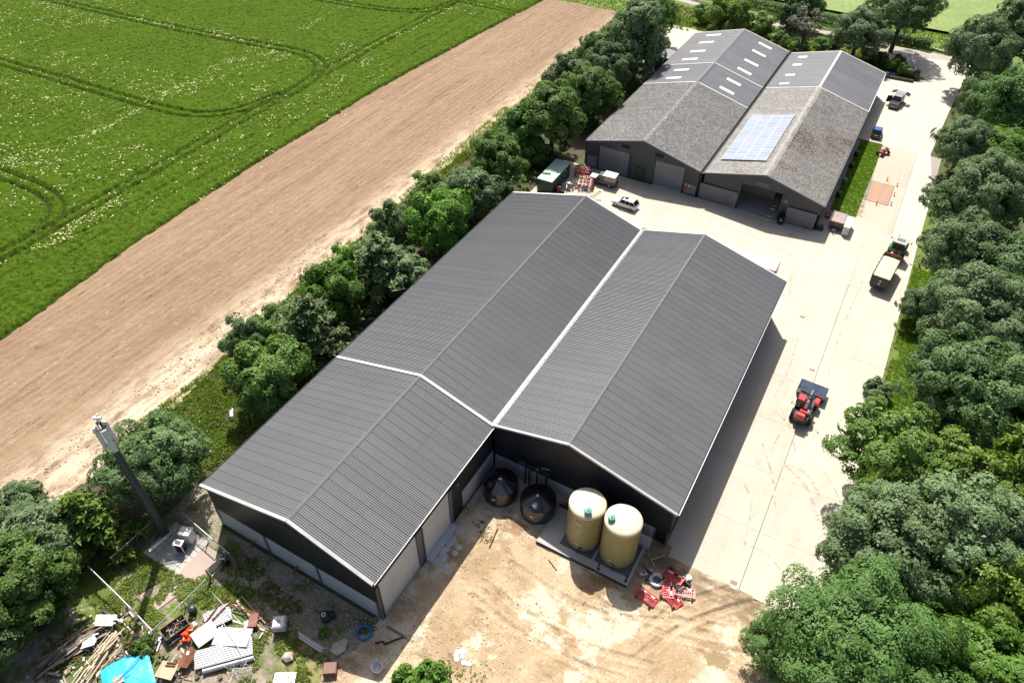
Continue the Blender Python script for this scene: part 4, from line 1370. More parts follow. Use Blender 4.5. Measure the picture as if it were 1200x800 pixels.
MB().box((-19.2, YC - .16, 2.76), (6.0, .12, .08)).box((-6.8, YC - .16, 2.76), (4.4, .12, .08)).build('door_rail', MT['steel_dark'], barn_d, True)
MB().box((-13.2, YC - .06, 5.06), (2.1, .06, .80), bevel=.02).build('sign_board', mat('slate_blue_board', (.055, .075, .115), .4), barn_d, True)
MB().box((-9.45, YC - .05, 3.4), (.62, .06, .66)).build('window', MT['glass'], barn_d, True)
for x in (-16.28, -9.98):
    MB().box((x, YC, 2.2), (.2, .24, 4.4)).build('door_post', MT['steel_dark'], barn_d, True)
MB().box((-9.45, YC + .02, 1.4), (1.0, .12, 2.65)).build('wall_panel', MT['black'], barn_d, True)
MB().tube([(-22.3, YC - .2, 4.35), (-22.3, YC - .2, .2)], .09, 8).build('downpipe', MT['black'], barn_d, True)
plain_wall(barn_d, 'side_wall', [(-4.4, 98.1, 0), (-4.4, 150.6, 0), (-4.4, 150.6, 4.35), (-4.4, 98.1, 4.35)], MT['clad_grey'])
plain_wall(barn_d, 'party_wall', [(-21.9, 98.1, 0), (-21.9, 150.6, 0), (-21.9, 150.6, 4.5), (-21.9, 98.1, 4.5)], MT['clad_grey'])
plain_wall(barn_d, 'rear_gable', [(-21.9, 150.6, 0), (-4.3, 150.6, 0), (-4.3, 150.6, 4.35), (Dr[0], 150.6, 6.7), (-21.9, 150.6, 4.55)], MT['clad_grey'])
MB().box((-13.1, 114.6, .03), (17.4, 33, .06)).build('barn_floor', MT['conc_grey'], barn_d, True)
for i in range(6):
    MB().box((-15.6, 103.6, .22 + i * .4), (7.6, .1, .38)).build('grain_board', MT['timber_pale'], barn_d, True)
b = MB()
for x in (-19.0, -12.0):
    b.box((x, 103.75, 1.6), (.2, .2, 3.2))
b.build('grain_post', MT['steel_dark'], barn_d, True)

# solar array: four columns of seventeen panels on low rails
sol = thing('solar_array', 'pale blue solar panel array on the far right barn roof', 'solar panels', (-17.6, 110.7, 5.75))
s_m = mat('sky_glare_glass', (.26, .305, .37), .32, .0, .6, var=.10, layers=(((.21, .28, .385), .5, .45, .7),))  # pale blue base colour stands in for sky glare on the panels
f_m = MT['cap']
sl = (Dr[1] - Dl[1]) / (Dr[0] - Dl[0])
ang = math.atan(sl)
L_m, W_m = 1.70, 1.02
panel = MB().box((0, 0, 0), (L_m - .03, W_m - .03, .035)).mesh('solar_panel', f_m)
cb = MB()
cb.box((0, 0, .019), (L_m - .12, W_m - .12, .006))
cells = cb.mesh('solar_cells', s_m)
for i in range(4):
    for j in range(17):
        x = -20.9 + (L_m * math.cos(ang)) * (i + .5) + .05
        y = 102.1 + (j + .5) * W_m
        z = Dl[1] + sl * (x - Dl[0]) + .24
        o = link('solar_panel', panel, sol, (x + 17.6, y - 110.7, z - 5.75), (random.uniform(-.003, .003), -ang, 0))
        link('cells', cells, o)
b = MB()
for i in range(4):
    for dx in (.35, 1.35):
        x = -20.9 + L_m * math.cos(ang) * i + dx
        b.box((x, 110.75, Dl[1] + sl * (x - Dl[0]) + .15), (.06, 17.3, .10))
b.build('mounting_rail', MT['steel_dark'], sol, True)

# ------------------------------------------------------------------ trees
def crown_mesh(name, seed, rx, rz, n_lobe, lobe, n_leaf, leaf, z0, m, flat=.85, clump=.33, top=.35, ratio=.62, sub=11, hole=.55, updir=.35, nrand=.42, rad_j=.10, fill=.16):
    """leaf clumps on billowing lobes; returns mesh and lobe centres (origin at the tree foot)"""
    r = np.random.default_rng(seed)
    # lobe centres spread over the dome
    C_, Rr = [], []
    tries = 0
    while len(C_) < n_lobe and tries < 6000:
        tries += 1
        d = r.normal(0, 1, 3)
        d /= np.linalg.norm(d)
        if d[2] < -top:
            continue
        rad = (r.random() ** .28)
        c = d * [rx, rx, rz] * rad * (1 - lobe * .8)
        lr = rx * lobe * r.uniform(.62, 1.25)
        if all(np.linalg.norm((c - q) / [1, 1, .9]) > .62 * min(lr, s) + .25 * max(lr, s) for q, s in zip(C_, Rr)):
            C_.append(c), Rr.append(lr)
    C_, Rr = np.array(C_), np.array(Rr)
    w = Rr ** 2 / (Rr ** 2).sum()
    li = r.choice(len(C_), n_leaf, p=w)
    subd = r.normal(0, 1, (len(C_), sub, 3))
    subd[..., 2] += updir
    subd /= np.linalg.norm(subd, axis=2)[..., None]
    sr = r.uniform(.72, 1.12, (len(C_), sub))
    si = r.integers(0, sub, n_leaf)
    d = subd[li, si] + r.normal(0, clump, (n_leaf, 3))
    d /= np.linalg.norm(d, axis=1)[:, None]
    rad = Rr[li] * sr[li, si] * (1 - np.abs(r.normal(0, rad_j, n_leaf)))
    pos = C_[li] + d * rad[:, None] * [1, 1, flat]
    # drop most leaves buried deep inside other lobes
    keep = np.ones(n_leaf, bool)
    for c, q in zip(C_, Rr):
        dd = np.linalg.norm((pos - c) / [1, 1, flat], axis=1) / q
        keep &= (dd > hole) | (r.random(n_leaf) < .12)
    pos, d, n = pos[keep], d[keep], keep.sum()
    # coarse foliage inside the crown so it is not see-through
    nf = int(n_leaf * fill)
    if nf:
        df = r.normal(0, 1, (nf, 3))
        df[:, 2] = np.where(df[:, 2] < -.9, -df[:, 2], df[:, 2])
        df /= np.linalg.norm(df, axis=1)[:, None]
        pf = df * [rx, rx, rz] * (r.uniform(.35, .80, nf) ** .7)[:, None]
        near = np.zeros(nf, bool)
        for c, q in zip(C_, Rr):
            near |= np.linalg.norm((pf - c) / [1, 1, flat], axis=1) < q * .92
        pf, df = pf[near], df[near]
        big = np.concatenate([np.ones(n), np.full(len(pf), 1.9)])
        pos, d = np.concatenate([pos, pf]), np.concatenate([d, df])
        n = len(pos)
    else:
        big = np.ones(n)
    cen = pos / [rx, rx, rz]
    nr = d * 1.1 + cen * .25 + r.normal(0, nrand, (n, 3)) + [0, 0, .3]
    q = leaf_quads(pos + [0, 0, z0], nr, leaf * big * r.uniform(.55, 1.35, n), r, ratio)
    me = np_mesh(name, q.reshape(-1, 3), quads=np.arange(n * 4).reshape(-1, 4), mats=[m])
    return me, [tuple(c + [0, 0, z0]) for c in C_], list(Rr)


def trunk_mesh(name, seed, h, r0, tips, m=None, spread=.5):
    rd = random.Random(seed)
    mb = MB()
    bend = (rd.uniform(-.3, .3), rd.uniform(-.3, .3))
    mb.tube([(0, 0, -.15), (0, 0, .15), (bend[0] * .4, bend[1] * .4, h * .4), (bend[0], bend[1], h)], [r0 * 1.5, r0 * 1.1, r0 * .8, r0 * .35], 8)
    for t in tips:
        f = rd.uniform(.28, .75)
        s = Vector((bend[0] * f, bend[1] * f, h * f))
        t = Vector(t)
        mid = s.lerp(t, .5) + Vector((rd.uniform(-.3, .3), rd.uniform(-.3, .3), rd.uniform(-.1, .5)))
        mb.tube([s, mid, t], [r0 * .38, r0 * .24, r0 * .07], 5, False)
    return mb.mesh(name, m or MT['bark'])


def pine_crown(name, seed, rx, h, n_br, m, leaf, tufts=26, droop=.12, up=0.0, bare=.12):
    """whorled branches carrying needle sprays"""
    r = np.random.default_rng(seed)
    P_, N_ = [], []
    tips = []
    for i in range(n_br):
        f = bare + (1 - bare) * (i + .5) / n_br
        z = h * f
        L = rx * (1 - f) ** .75 * r.uniform(.75, 1.15) + .15
        a = i * 2.4 + r.uniform(-.4, .4)
        dirv = np.array([math.cos(a), math.sin(a), up - droop])
        k = int(tufts * (.35 + L / rx))
        t = r.uniform(.18, 1, k) ** .8
        side = r.normal(0, .16, (k, 3)) * (L * .9)
        side *= (t[:, None] * .7 + .2)
        side[:, 2] *= .45
        p = np.array([0, 0, z]) + dirv * (t * L)[:, None] + side
        p[:, 2] += .12 * L * t ** 2
        for _ in range(5):
            q = p + r.normal(0, .12, p.shape)
            P_.append(q)
            N_.append(dirv[None] * .2 + r.normal(0, .5, p.shape) + [0, 0, .9])
        if i % 3 == 0:
            tips.append(tuple(np.array([0, 0, z]) + dirv * L * .8))
    c, nr = np.concatenate(P_), np.concatenate(N_)
    q = leaf_quads(c, nr, leaf * r.uniform(.6, 1.3, len(c)), r, .32)
    return np_mesh(name, q.reshape(-1, 3), quads=np.arange(len(c) * 4).reshape(-1, 4), mats=[m]), tips


KIND = {}


def kind(key, me, tips, h, r0, bark=None):
    KIND[key] = (me, trunk_mesh('trunk', hash(key) % 1000 if False else len(KIND) + 3, h, r0, tips, bark))


def broad(key, seed, rx, rz, n_lobe, lobe, n_leaf, leaf, z0, leafm, trunk_h, r0, **kw):
    me, tips, rr = crown_mesh('crown', seed, rx, rz, n_lobe, lobe, n_leaf, leaf, z0, L_[leafm], **kw)
    kind(key, me, tips[:16], trunk_h, r0)


#      key      seed  rx   rz  lobes lobe leaves leaf  z0  leaves   trunk
broad('billow', 1, 7.2, 4.6, 56, .26, 100000, .185, 7.6, 'bright', 9.0, .42, flat=.8, sub=26, clump=.15, hole=.84, updir=.7, top=.5, nrand=.32, rad_j=.06)
broad('billow_b', 2, 6.0, 4.2, 40, .29, 70000, .185, 6.8, 'bright', 8.5, .36, flat=.8, sub=22, clump=.16, hole=.82, updir=.6, top=.55, nrand=.32, rad_j=.06)
broad('maple', 3, 6.0, 5.2, 46, .27, 60000, .21, 6.2, 'dark', 8.0, .36, sub=14, clump=.19, hole=.74, top=.7, nrand=.36, rad_j=.08)
broad('maple_b', 4, 5.4, 5.2, 40, .28, 52000, .21, 6.2, 'dark', 8.2, .34, sub=13, clump=.18, hole=.72, top=.75, nrand=.36, rad_j=.08)
broad('loose', 5, 5.4, 4.2, 38, .22, 30000, .22, 6.0, 'mid', 7.6, .30, sub=9, clump=.24, hole=.55, top=.5, fill=.06)
broad('ash', 6, 4.4, 4.2, 38, .27, 38000, .21, 4.6, 'mid', 6.0, .26, sub=11, clump=.24, hole=.6, top=.85)
broad('bush', 7, 3.2, 2.9, 26, .32, 22000, .19, 2.7, 'lime', 3.2, .16, sub=14, clump=.24, top=.8, hole=.62)
broad('bush_b', 8, 3.4, 3.2, 30, .29, 24000, .19, 3.0, 'mid', 3.4, .16, sub=10, clump=.22, top=.8, hole=.6)
broad('tall', 9, 4.2, 5.2, 46, .27, 42000, .21, 5.4, 'mid', 7.2, .30, sub=11, clump=.22, top=.85, hole=.62)
broad('shrub', 10, 1.5, 1.0, 12, .40, 5200, .17, .95, 'mid', 1.0, .07, sub=9, clump=.3, top=.5, hole=.5)
broad('bare', 11, 2.6, 2.2, 20, .24, 2600, .2, 4.6, 'brown', 5.2, .2, sub=6, clump=.35, hole=.3, fill=0)
me, tips = pine_crown('crown', 12, 3.4, 8.2, 46, L_['olive'], .42, 30)
kind('pine', me, tips, 8.0, .22)
me, tips = pine_crown('crown', 13, 3.2, 6.4, 40, L_['yellow'], .55, 30, droop=.30)
kind('larch', me, tips, 6.0, .18)
HT_ = dict(billow=8.0, billow_b=7.4, maple=7.0, maple_b=7.2, loose=6.2, ash=5.4, bush=2.7, bush_b=3.1, tall=6.2, shrub=.95, bare=4.6, pine=4.0, larch=3.2)
RX = dict(billow=7.2, billow_b=6.0, maple=6.0, maple_b=5.4, loose=5.4, ash=4.4, bush=3.2, bush_b=3.4, tall=4.2, shrub=1.5, bare=2.6, pine=3.0, larch=2.9)


FAT = dict(billow=1.0, billow_b=1.0, pine=1.25, larch=1.15)


def tree(name, cat, key, foot, rad, leafm, rz, label, hz=1.0, group=None):
    """foot: where the trunk stands; rad: crown radius wanted; hz: extra height factor"""
    s = rad / RX[key] * FAT.get(key, 1.12)
    o = thing(name, label, cat, (foot[0], foot[1], 0), rz, group)
    o.scale = (s, s, s * hz)
    for part, me in zip(('crown', 'trunk'), KIND[key]):
        p = link(part, me, o)
        if part == 'crown' and leafm:
            p.material_slots[0].link = 'OBJECT'
            p.material_slots[0].material = L_[leafm]
    return o


HG = 'trees of the hedgerow beside the barns'
# crown centre pixel -> foot under it; the height of that centre is the kind's own crown height x scale
T = [
    # hedgerow, from the mast up to the far barn
    ('tree', 'tree', 'maple', (-50.14, 19.46), 5.3, 'dark', .3, 'dark rounded tree behind the grey mast', .8),
    ('conifer', 'tree', 'larch', (-51.12, 12.28), 3.7, 'yellow', .5, 'yellow green drooping conifer left of the mast compound', .75),
    ('tree', 'tree', 'maple', (-52.91, 7.64), 4.6, 'grey', 1.2, 'grey green tree at the left edge, upper of the two big crowns', .8),
    ('tree', 'tree', 'tall', (-48.93, 5.51), 4.0, 'mid', 2.1, 'large ash like tree overhanging the timber pile', .85),
    ('tree', 'tree', 'ash', (-48.55, 1.65), 3.4, 'dark', .8, 'dark tree in the bottom left corner', .9),
    ('bush', 'bush', 'bush_b', (-59.37, 10.51), 2.8, 'grey', 2.4, 'greyish bush at the left edge beside the tilled strip', .8),
    ('bush', 'bush', 'bush', (-48.77, 33.62), 4.6, 'ash', .2, 'round bright bush at the open weedy end of the hedgerow', 1.0),
    ('bush', 'bush', 'bush_b', (-55.92, 37.44), 3.2, 'dark', .9, 'small dark bush on the field side behind the round bright bush', 1.0),
    ('bush', 'bush', 'bush', (-54.27, 40.26), 3.2, 'mid', 1.9, 'mid green bush between the pine and the field', 1.0),
    ('pine_tree', 'tree', 'pine', (-50.01, 41.60), 4.2, 'olive', .1, 'feathery olive pine opposite the white roof flashing', .62),
    ('bush', 'bush', 'bush', (-51.63, 47.73), 4.0, 'lime', 2.8, 'vivid lime bush between the two pines', 1.15),
    ('pine_tree', 'tree', 'pine', (-49.66, 54.12), 4.4, 'olive', 1.6, 'dense dark pine beside the left barn eave, second from the mast', .66),
    ('tree', 'tree', 'ash', (-47.41, 55.15), 3.8, 'grey', .7, 'grey green tree against the barn eave beyond the dense pine', .9),
    ('bush', 'bush', 'bush_b', (-54.45, 54.22), 3.0, 'lime', 1.0, 'small bright bush on the field side of the dense pine', 1.1),
    ('bush', 'bush', 'bush_b', (-55.60, 64.27), 3.3, 'olive', 2.2, 'olive pine like bush at the field edge below the lime tree', 1.1),
    ('tree', 'tree', 'bush', (-48.43, 65.85), 4.7, 'lime', .4, 'bright lime tree halfway along the hedgerow', 1.15),
    ('tree', 'tree', 'ash', (-49.06, 74.41), 4.6, 'grey', 1.4, 'silvery grey tree at the far end of the left barn', .9),
    ('bush', 'bush', 'bush_b', (-56.57, 75.42), 3.2, 'mid', 1.1, 'low bush on the field side of the silvery tree', .9),
    ('tree', 'tree', 'tall', (-49.77, 83.82), 4.3, 'mid', 2.6, 'leafy tree standing behind the green site cabin', .85),
    ('tree', 'tree', 'ash', (-52.27, 95.79), 4.2, 'bright', .6, 'fresh green tree at the field edge behind the site cabin', .95),
    ('tree', 'tree', 'tall', (-47.74, 97.79), 5.2, 'mid', 1.5, 'broad tree overhanging the near corner of the far left barn', .9),
    ('tree', 'tree', 'bush', (-48.84, 93.98), 2.6, 'mid', 3.0, 'small leafy tree shading the green cabin roof', 1.0),
    ('tree', 'tree', 'maple_b', (-47.84, 111.71), 5.4, 'mid', 2.0, 'dense tree beside the old cement roof', .85),
    ('tree', 'tree', 'ash', (-53.70, 116.24), 4.6, 'grey', .2, 'paler tree at the field edge beside the old cement roof', 1.0),
    ('tree', 'tree', 'maple', (-49.04, 123.95), 5.6, 'dark', 2.9, 'dark tree beside the grey part of the far left barn', .9),
    ('tree', 'tree', 'ash', (-54.85, 130.72), 4.2, 'mid', 1.7, 'tree at the field edge near the end of the tilled strip', 1.0),
    ('tree', 'tree', 'tall', (-47.54, 132.66), 6.0, 'grey', .9, 'tall grey green tree at the far end of the hedgerow', 1.0),
    ('tree', 'tree', 'maple_b', (-52.17, 153.44), 5.0, 'bright', 2.2, 'last dark green tree of the hedgerow, by the lane', .9),
    # beyond the barns
    ('tree', 'tree', 'bush', (-38.23, 161.35), 5.0, 'yellow', .5, 'yellow green tree behind the roof of the far left barn', 1.1),
    ('bush', 'bush', 'bush_b', (-32.33, 164.98), 3.8, 'yellow', 1.5, 'low yellow green bush beside the yellow green tree', .9),
    ('bush', 'bush', 'bush', (-45.89, 170.65), 2.6, 'mid', 2.5, 'small bush left of the yellow green tree', .9),
    ('bush', 'bush', 'bush_b', (-26.67, 161.25), 2.7, 'mid', 2.0, 'bush tucked behind the far barns between their two ridges', .9),
    ('bush', 'bush', 'bush_b', (-22.10, 162.04), 2.2, 'lime', .3, 'small bright bush behind the near end of the pale roof', .9),
    ('tree', 'tree', 'bare', (-21.64, 160.01), 3.8, 'brown', .8, 'thin brown half bare tree behind the far right barn', 1.0),
    ('tree', 'tree', 'maple', (-11.96, 165.56), 6.0, 'grey', 1.9, 'grey green spreading tree behind the far right barn', .85),
    ('tree', 'tree', 'billow_b', (-5.50, 174.66), 8.0, 'dark', .6, 'big dark tree beside the lane shading the hedge', 1.0),
    ('tree', 'tree', 'ash', (-26.42, 179.74), 4.4, 'dark', 2.6, 'dark tree beyond the lane above the half bare tree', 1.0),
    ('bush', 'bush', 'bush', (-17.56, 165.05), 2.6, 'mid', 1.2, 'rounded bush behind the pale roof left of the spreading tree', .9),
    ('bush', 'bush', 'bush_b', (-28.41, 177.00), 3.4, 'dark', 1.9, 'dark bush by the lane left of the half bare tree', .9),
    # the wood on the right, from the front to the back
    ('tree', 'tree', 'billow', (11.52, 32.69), 7.6, 'bright', .5, 'huge billowing bright green tree at the bottom of the yard', .95),
    ('tree', 'tree', 'billow_b', (6.66, 32.03), 3.4, 'bright', 2.4, 'smaller bright tree overhanging the puddle', .95),
    ('tree', 'tree', 'billow_b', (20.54, 36.37), 5.8, 'lime', 1.3, 'bright leafy tree in the bottom right corner', .95),
    ('tree', 'tree', 'bush', (20.08, 42.29), 3.8, 'yellow', 2.9, 'pale yellow green tree in front of the grey green crowns', 1.6),
    ('tree', 'tree', 'maple', (12.08, 43.56), 5.8, 'grey', 1.7, 'grey green tree above the billowing one, at the yard edge', .95),
    ('tree', 'tree', 'maple_b', (16.59, 46.71), 5.6, 'grey', .4, 'pale grey green crown deeper in the wood', 1.0),
    ('tree', 'tree', 'maple', (21.55, 49.16), 5.6, 'grey', 2.6, 'grey green tree at the right edge above the yellow green one', .95),
    ('tree', 'tree', 'loose', (10.94, 53.87), 5.8, 'mid', .9, 'loose branched tree reaching over the concrete below the loader', .95),
    ('tree', 'tree', 'loose', (16.81, 54.03), 5.4, 'yellow', 2.2, 'yellow green ash tree in the middle of the wood', 1.0),
    ('tree', 'tree', 'larch', (20.63, 55.74), 5.0, 'yellow', 1.1, 'yellow green conifer at the right edge', 1.2),
    ('tree', 'tree', 'maple', (15.62, 68.35), 6.0, 'dark', .1, 'dark maple beside the narrow grass verge', .95),
    ('tree', 'tree', 'maple_b', (20.27, 65.00), 5.6, 'dark', 1.8, 'dark maple at the right edge below the broad maple', 1.0),
    ('tree', 'tree', 'maple', (16.34, 78.14), 6.8, 'grey', 2.4, 'broad grey green maple level with the barn end', .95),
    ('tree', 'tree', 'ash', (11.14, 83.50), 2.6, 'grey', .3, 'small pale tree on the verge below the tractor', 1.0),
    ('tree', 'tree', 'maple_b', (13.75, 91.91), 5.2, 'grey', 1.2, 'grey green tree beside the grain trailer', 1.0),
    ('tree', 'tree', 'maple', (19.20, 89.53), 6.2, 'dark', .7, 'dark maple deeper in the wood beside the trailer', 1.0),
    ('tree', 'tree', 'maple_b', (11.87, 106.61), 4.3, 'dark', 2.7, 'dark tree at the yard edge ahead of the tractor', .9),
    ('tree', 'tree', 'maple', (15.21, 108.08), 6.2, 'grey', 1.9, 'grey green maple opposite the weighbridge', 1.0),
    ('tree', 'tree', 'billow_b', (16.99, 125.84), 5.2, 'lime', .9, 'lighter green crown among the maples at the right edge', 1.0),
    ('tree', 'tree', 'maple_b', (11.16, 125.16), 4.5, 'grey', 2.1, 'grey green tree at the yard edge opposite the quad bike', .95),
    ('tree', 'tree', 'maple', (13.09, 142.77), 5.4, 'dark', .2, 'dark maple with a visible trunk beside the far yard', 1.0),
    ('tree', 'tree', 'maple_b', (16.30, 138.75), 6.0, 'bright', 1.4, 'mid green tree at the right edge behind the visible trunk', 1.0),
    ('tree', 'tree', 'maple', (9.99, 160.84), 6.6, 'grey', 2.8, 'tall grey green maple at the lane corner', 1.05),
    ('tree', 'tree', 'maple_b', (14.96, 171.75), 6.4, 'dark', .5, 'dark maple at the top right corner', 1.05),
]
for nm, cat, key, foot, rad, leafm, rz, label, hz in T:
    tree(nm, cat, key, foot, rad, leafm if leafm in L_ else 'mid', rz, label, hz)
# trees just beyond the right edge that close the wood off from the side
for i, (x, y) in enumerate(((27, 44), (30, 54), (33, 66), (36, 80), (40, 96), (42, 112))):
    tree('tree', 'tree', ('maple', 'maple_b')[i % 2], (x, y), 6.0, ('grey', 'dark')[i % 2], i * 1.3, 'maple in the depth of the wood', 1.0, 'maples in the depth of the wood')

# shrubs: island by the lane, hedge below the big tree, yard front
SH = [
    ((-6.67, 166.20), 1.9, 'mid', 'shrub on the planted island beside the barn end', 'shrubs of the planted island'), ((-3.88, 164.33), 1.7, 'mid', None, None),
    ((-1.44, 163.31), 1.6, 'mid', None, None), ((-9.31, 167.75), 1.7, 'lime', None, None), ((0.44, 163.05), 1.4, 'brown', None, None), ((-3.30, 168.77), 1.3, 'lime', None, None)]
for (p, r_, lm_, lb, gp) in SH:
    tree('shrub', 'shrub', 'shrub', p, r_, lm_, random.uniform(0, 6), 'low shrub on the planted island by the lane', 1.1, 'shrubs of the planted island')
tree('shrub', 'shrub', 'shrub', (-16.42, 16.59), 2.1, 'lime', .5, 'bright leafy shrub at the bottom edge of the dirt yard', 1.0)
tree('shrub', 'shrub', 'shrub', (-18.28, 16.02), 1.5, 'lime', 1.5, 'smaller bright shrub next to the white bucket', 1.0)
tree('shrub', 'shrub', 'shrub', (-39.05, 7.28), 1.0, 'mid', 2.5, 'dark green bramble between the timber pile and the scrap sheets', 1.0)
tree('shrub', 'shrub', 'shrub', (11.84, 87.17), 1.5, 'grey', 2.0, 'small shrub on the grass verge under the maples', 1.0)
tree('shrub', 'shrub', 'shrub', (8.88, 68.22), 1.6, 'grey', 1.2, 'pale shrub where the verge narrows', 1.0)
tree('shrub', 'shrub', 'shrub', (-27.00, 15.92), .55, 'lime', 1.2, 'small weed clump beside the flat stone', .7)

# clipped hedges beyond the lane
def hedge(pts, w, h, leafm, label, seed, n):
    r = np.random.default_rng(seed)
    P_ = np.array(pts, float)
    seg = np.linalg.norm(np.diff(P_, axis=0), axis=1)
    t = r.uniform(0, seg.sum(), n)
    cum = np.concatenate([[0], np.cumsum(seg)])
    i = np.clip(np.searchsorted(cum, t) - 1, 0, len(seg) - 1)
    f = (t - cum[i]) / seg[i]
    c = P_[i] + (P_[i + 1] - P_[i]) * f[:, None]
    dv = (P_[i + 1] - P_[i]) / seg[i][:, None]
    nv = np.stack([-dv[:, 1], dv[:, 0]], 1)
    a = r.uniform(-.2, PI + .2, n)
    wob = 1 + .25 * vnoise(t / 1.3, a * 1.2, seed, 3)
    ca = np.sign(np.cos(a)) * np.abs(np.cos(a)) ** .6
    sa = np.abs(np.sin(a)) ** .5
    off = ca * w / 2 * wob
    z = sa * h * wob
    co = np.stack([c[:, 0] + nv[:, 0] * off, c[:, 1] + nv[:, 1] * off, z + .1], 1) + r.normal(0, .07, (n, 3))
    nr = np.stack([nv[:, 0] * np.cos(a), nv[:, 1] * np.cos(a), np.sin(a) + .3], 1) + r.normal(0, .5, (n, 3))
    q = leaf_quads(co, nr, .3 * r.uniform(.6, 1.4, n), r)
    o = thing('hedge', label, 'hedge', (P_[0][0], P_[0][1], 0))
    q -= np.array([P_[0][0], P_[0][1], 0])
    link('foliage', np_mesh('foliage', q.reshape(-1, 3), quads=np.arange(n * 4).reshape(-1, 4), mats=[L_[leafm]]), o)
    b = MB()
    tt = 0.0
    while tt < seg.sum():
        k = min(max(int(np.searchsorted(cum, tt)) - 1, 0), len(seg) - 1)
        p = P_[k] + (P_[k + 1] - P_[k]) * ((tt - cum[k]) / seg[k]) - P_[0]
        b.tube([(p[0], p[1], 0), (p[0] + random.uniform(-.2, .2), p[1] + random.uniform(-.2, .2), h * .8)], [.06, .02], 5, False)
        tt += .9
    b.build('stems', MT['bark'], o)
    return o


hedge([(-8.6, 182.2), (1.6, 180.6)], 2.2, 1.7, 'dark', 'square cut dark hedge under the big tree by the lane', 201, 5200)
hedge([(-70, 192.5), (-57, 190), (-40, 187), (-24, 185.5), (-12, 184)], 2.4, 2.0, 'dark', 'long dark hedge beyond the lane', 202, 14000)
# low field wall at the lane side: rough coping stones
fw = thing('field_wall', 'low pale stone wall beside the lane at the field corner', 'wall', (2.2, 180.9, 0))
for i in range(9):
    MB().box((2.4 + i * .62, 180.75 - i * .17, .25 + random.uniform(-.03, .04)), (.58, .42, .5), rz=-.26 + random.uniform(-.1, .1), bevel=.06).build('stone', MT['stone'], fw, True)
iw = thing('bank_edging', 'dark earth edging round the planted island', 'edging', (-1, 160.4, 0))
for i in range(8):
    MB().box((-6.4 + i * .98, 160.2 + .05 * i + random.uniform(-.05, .05), .3), (.94, .5, .6), rz=.06 + random.uniform(-.1, .1), bevel=.1).build('stone', MT['soil_dark'], iw, True)

# ------------------------------------------------------------------ tanks and their plinth
DZ = .10   # level of the dirt yard
pl_ = thing('tank_plinth', 'low concrete plinth carrying the two cream tanks', 'plinth', (-10.9, 34.4, 0))
MB().box((-10.9, 34.9, .14), (9.2, 4.7, .28), bevel=.03).build('slab', MT['conc_grey'], pl_, True)
MB().box((-11.85, 35.2, .30), (3.3, 3.6, .05)).box((-8.25, 35.2, .30), (3.4, 3.6, .05)).build('tank_pad', mat('dark_pad', (.10, .105, .115), .8), pl_, True)
MB().box((-10.9, 32.52, .2), (9.2, .06, .36)).build('edge_board', MT['steel_dark'], pl_, True)
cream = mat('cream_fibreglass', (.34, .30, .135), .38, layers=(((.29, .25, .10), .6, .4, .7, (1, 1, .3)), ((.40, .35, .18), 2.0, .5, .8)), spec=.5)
cream_top = mat('pale_cream_top', (.63, .56, .41), .55, layers=(((.68, .60, .46), .9, .4, .75), ((.52, .43, .27), 3, .62, .8)))  # top coloured paler than the shell
teal = mat('teal_lid', (.10, .33, .25), .45)
for i, (x, y, an, lb) in enumerate(((-11.9, 35.25, -1.15, 'left cream fibreglass tank with a green lid'), (-8.42, 35.25, -2.55, 'right cream fibreglass tank with a green lid'))):
    t = thing('storage_tank', lb, 'tank', (x, y, .33), 0, 'cream tanks on the plinth')
    prof = [(1.66, 0)]
    for k in range(13):
        z = .12 + k * .42
        prof += [(1.68, z), (1.688, z + .03), (1.68, z + .06)] if k < 12 else [(1.68, 5.2)]
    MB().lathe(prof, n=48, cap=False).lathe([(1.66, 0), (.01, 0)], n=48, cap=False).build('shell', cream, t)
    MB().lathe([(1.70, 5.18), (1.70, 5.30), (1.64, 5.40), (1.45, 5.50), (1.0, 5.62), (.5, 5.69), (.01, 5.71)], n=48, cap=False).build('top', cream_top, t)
    lx, ly = 1.12 * math.cos(an), 1.12 * math.sin(an)
    lid = MB().lathe([(.26, 5.4), (.30, 5.5), (.30, 5.78), (.34, 5.8), (.34, 5.88), (.28, 5.92), (.01, 5.93)], (lx, ly, 0), 20).build('lid', teal, t)
    MB().lathe([(.1, 5.93), (.1, 5.97), (.01, 5.98)], (lx, ly, 0), 12).build('lid_knob', teal, lid)
    MB().box((.45 - i * .3, -1.62, .55), (.3, .14, .14)).tube([(.3, -1.6, .35), (.3, -1.95, .35), (.3, -1.95, .1)], .08, 8).build('outlet_valve', MT['steel_dark'], t)
    if i == 0:
        b = MB().box((-.05, -1.70, 4.3), (.62, .02, .42))
        b.build('label_plate', mat('faded_label', (.45, .40, .25), .6), t)
    MB().box((.05 - i * .2, -1.70, .95), (.42, .02, .12)).build('label_strip', MT['white'], t)
blk = mat('black_polythene', (.016, .016, .018), .2, 0, .7, coat=.6)
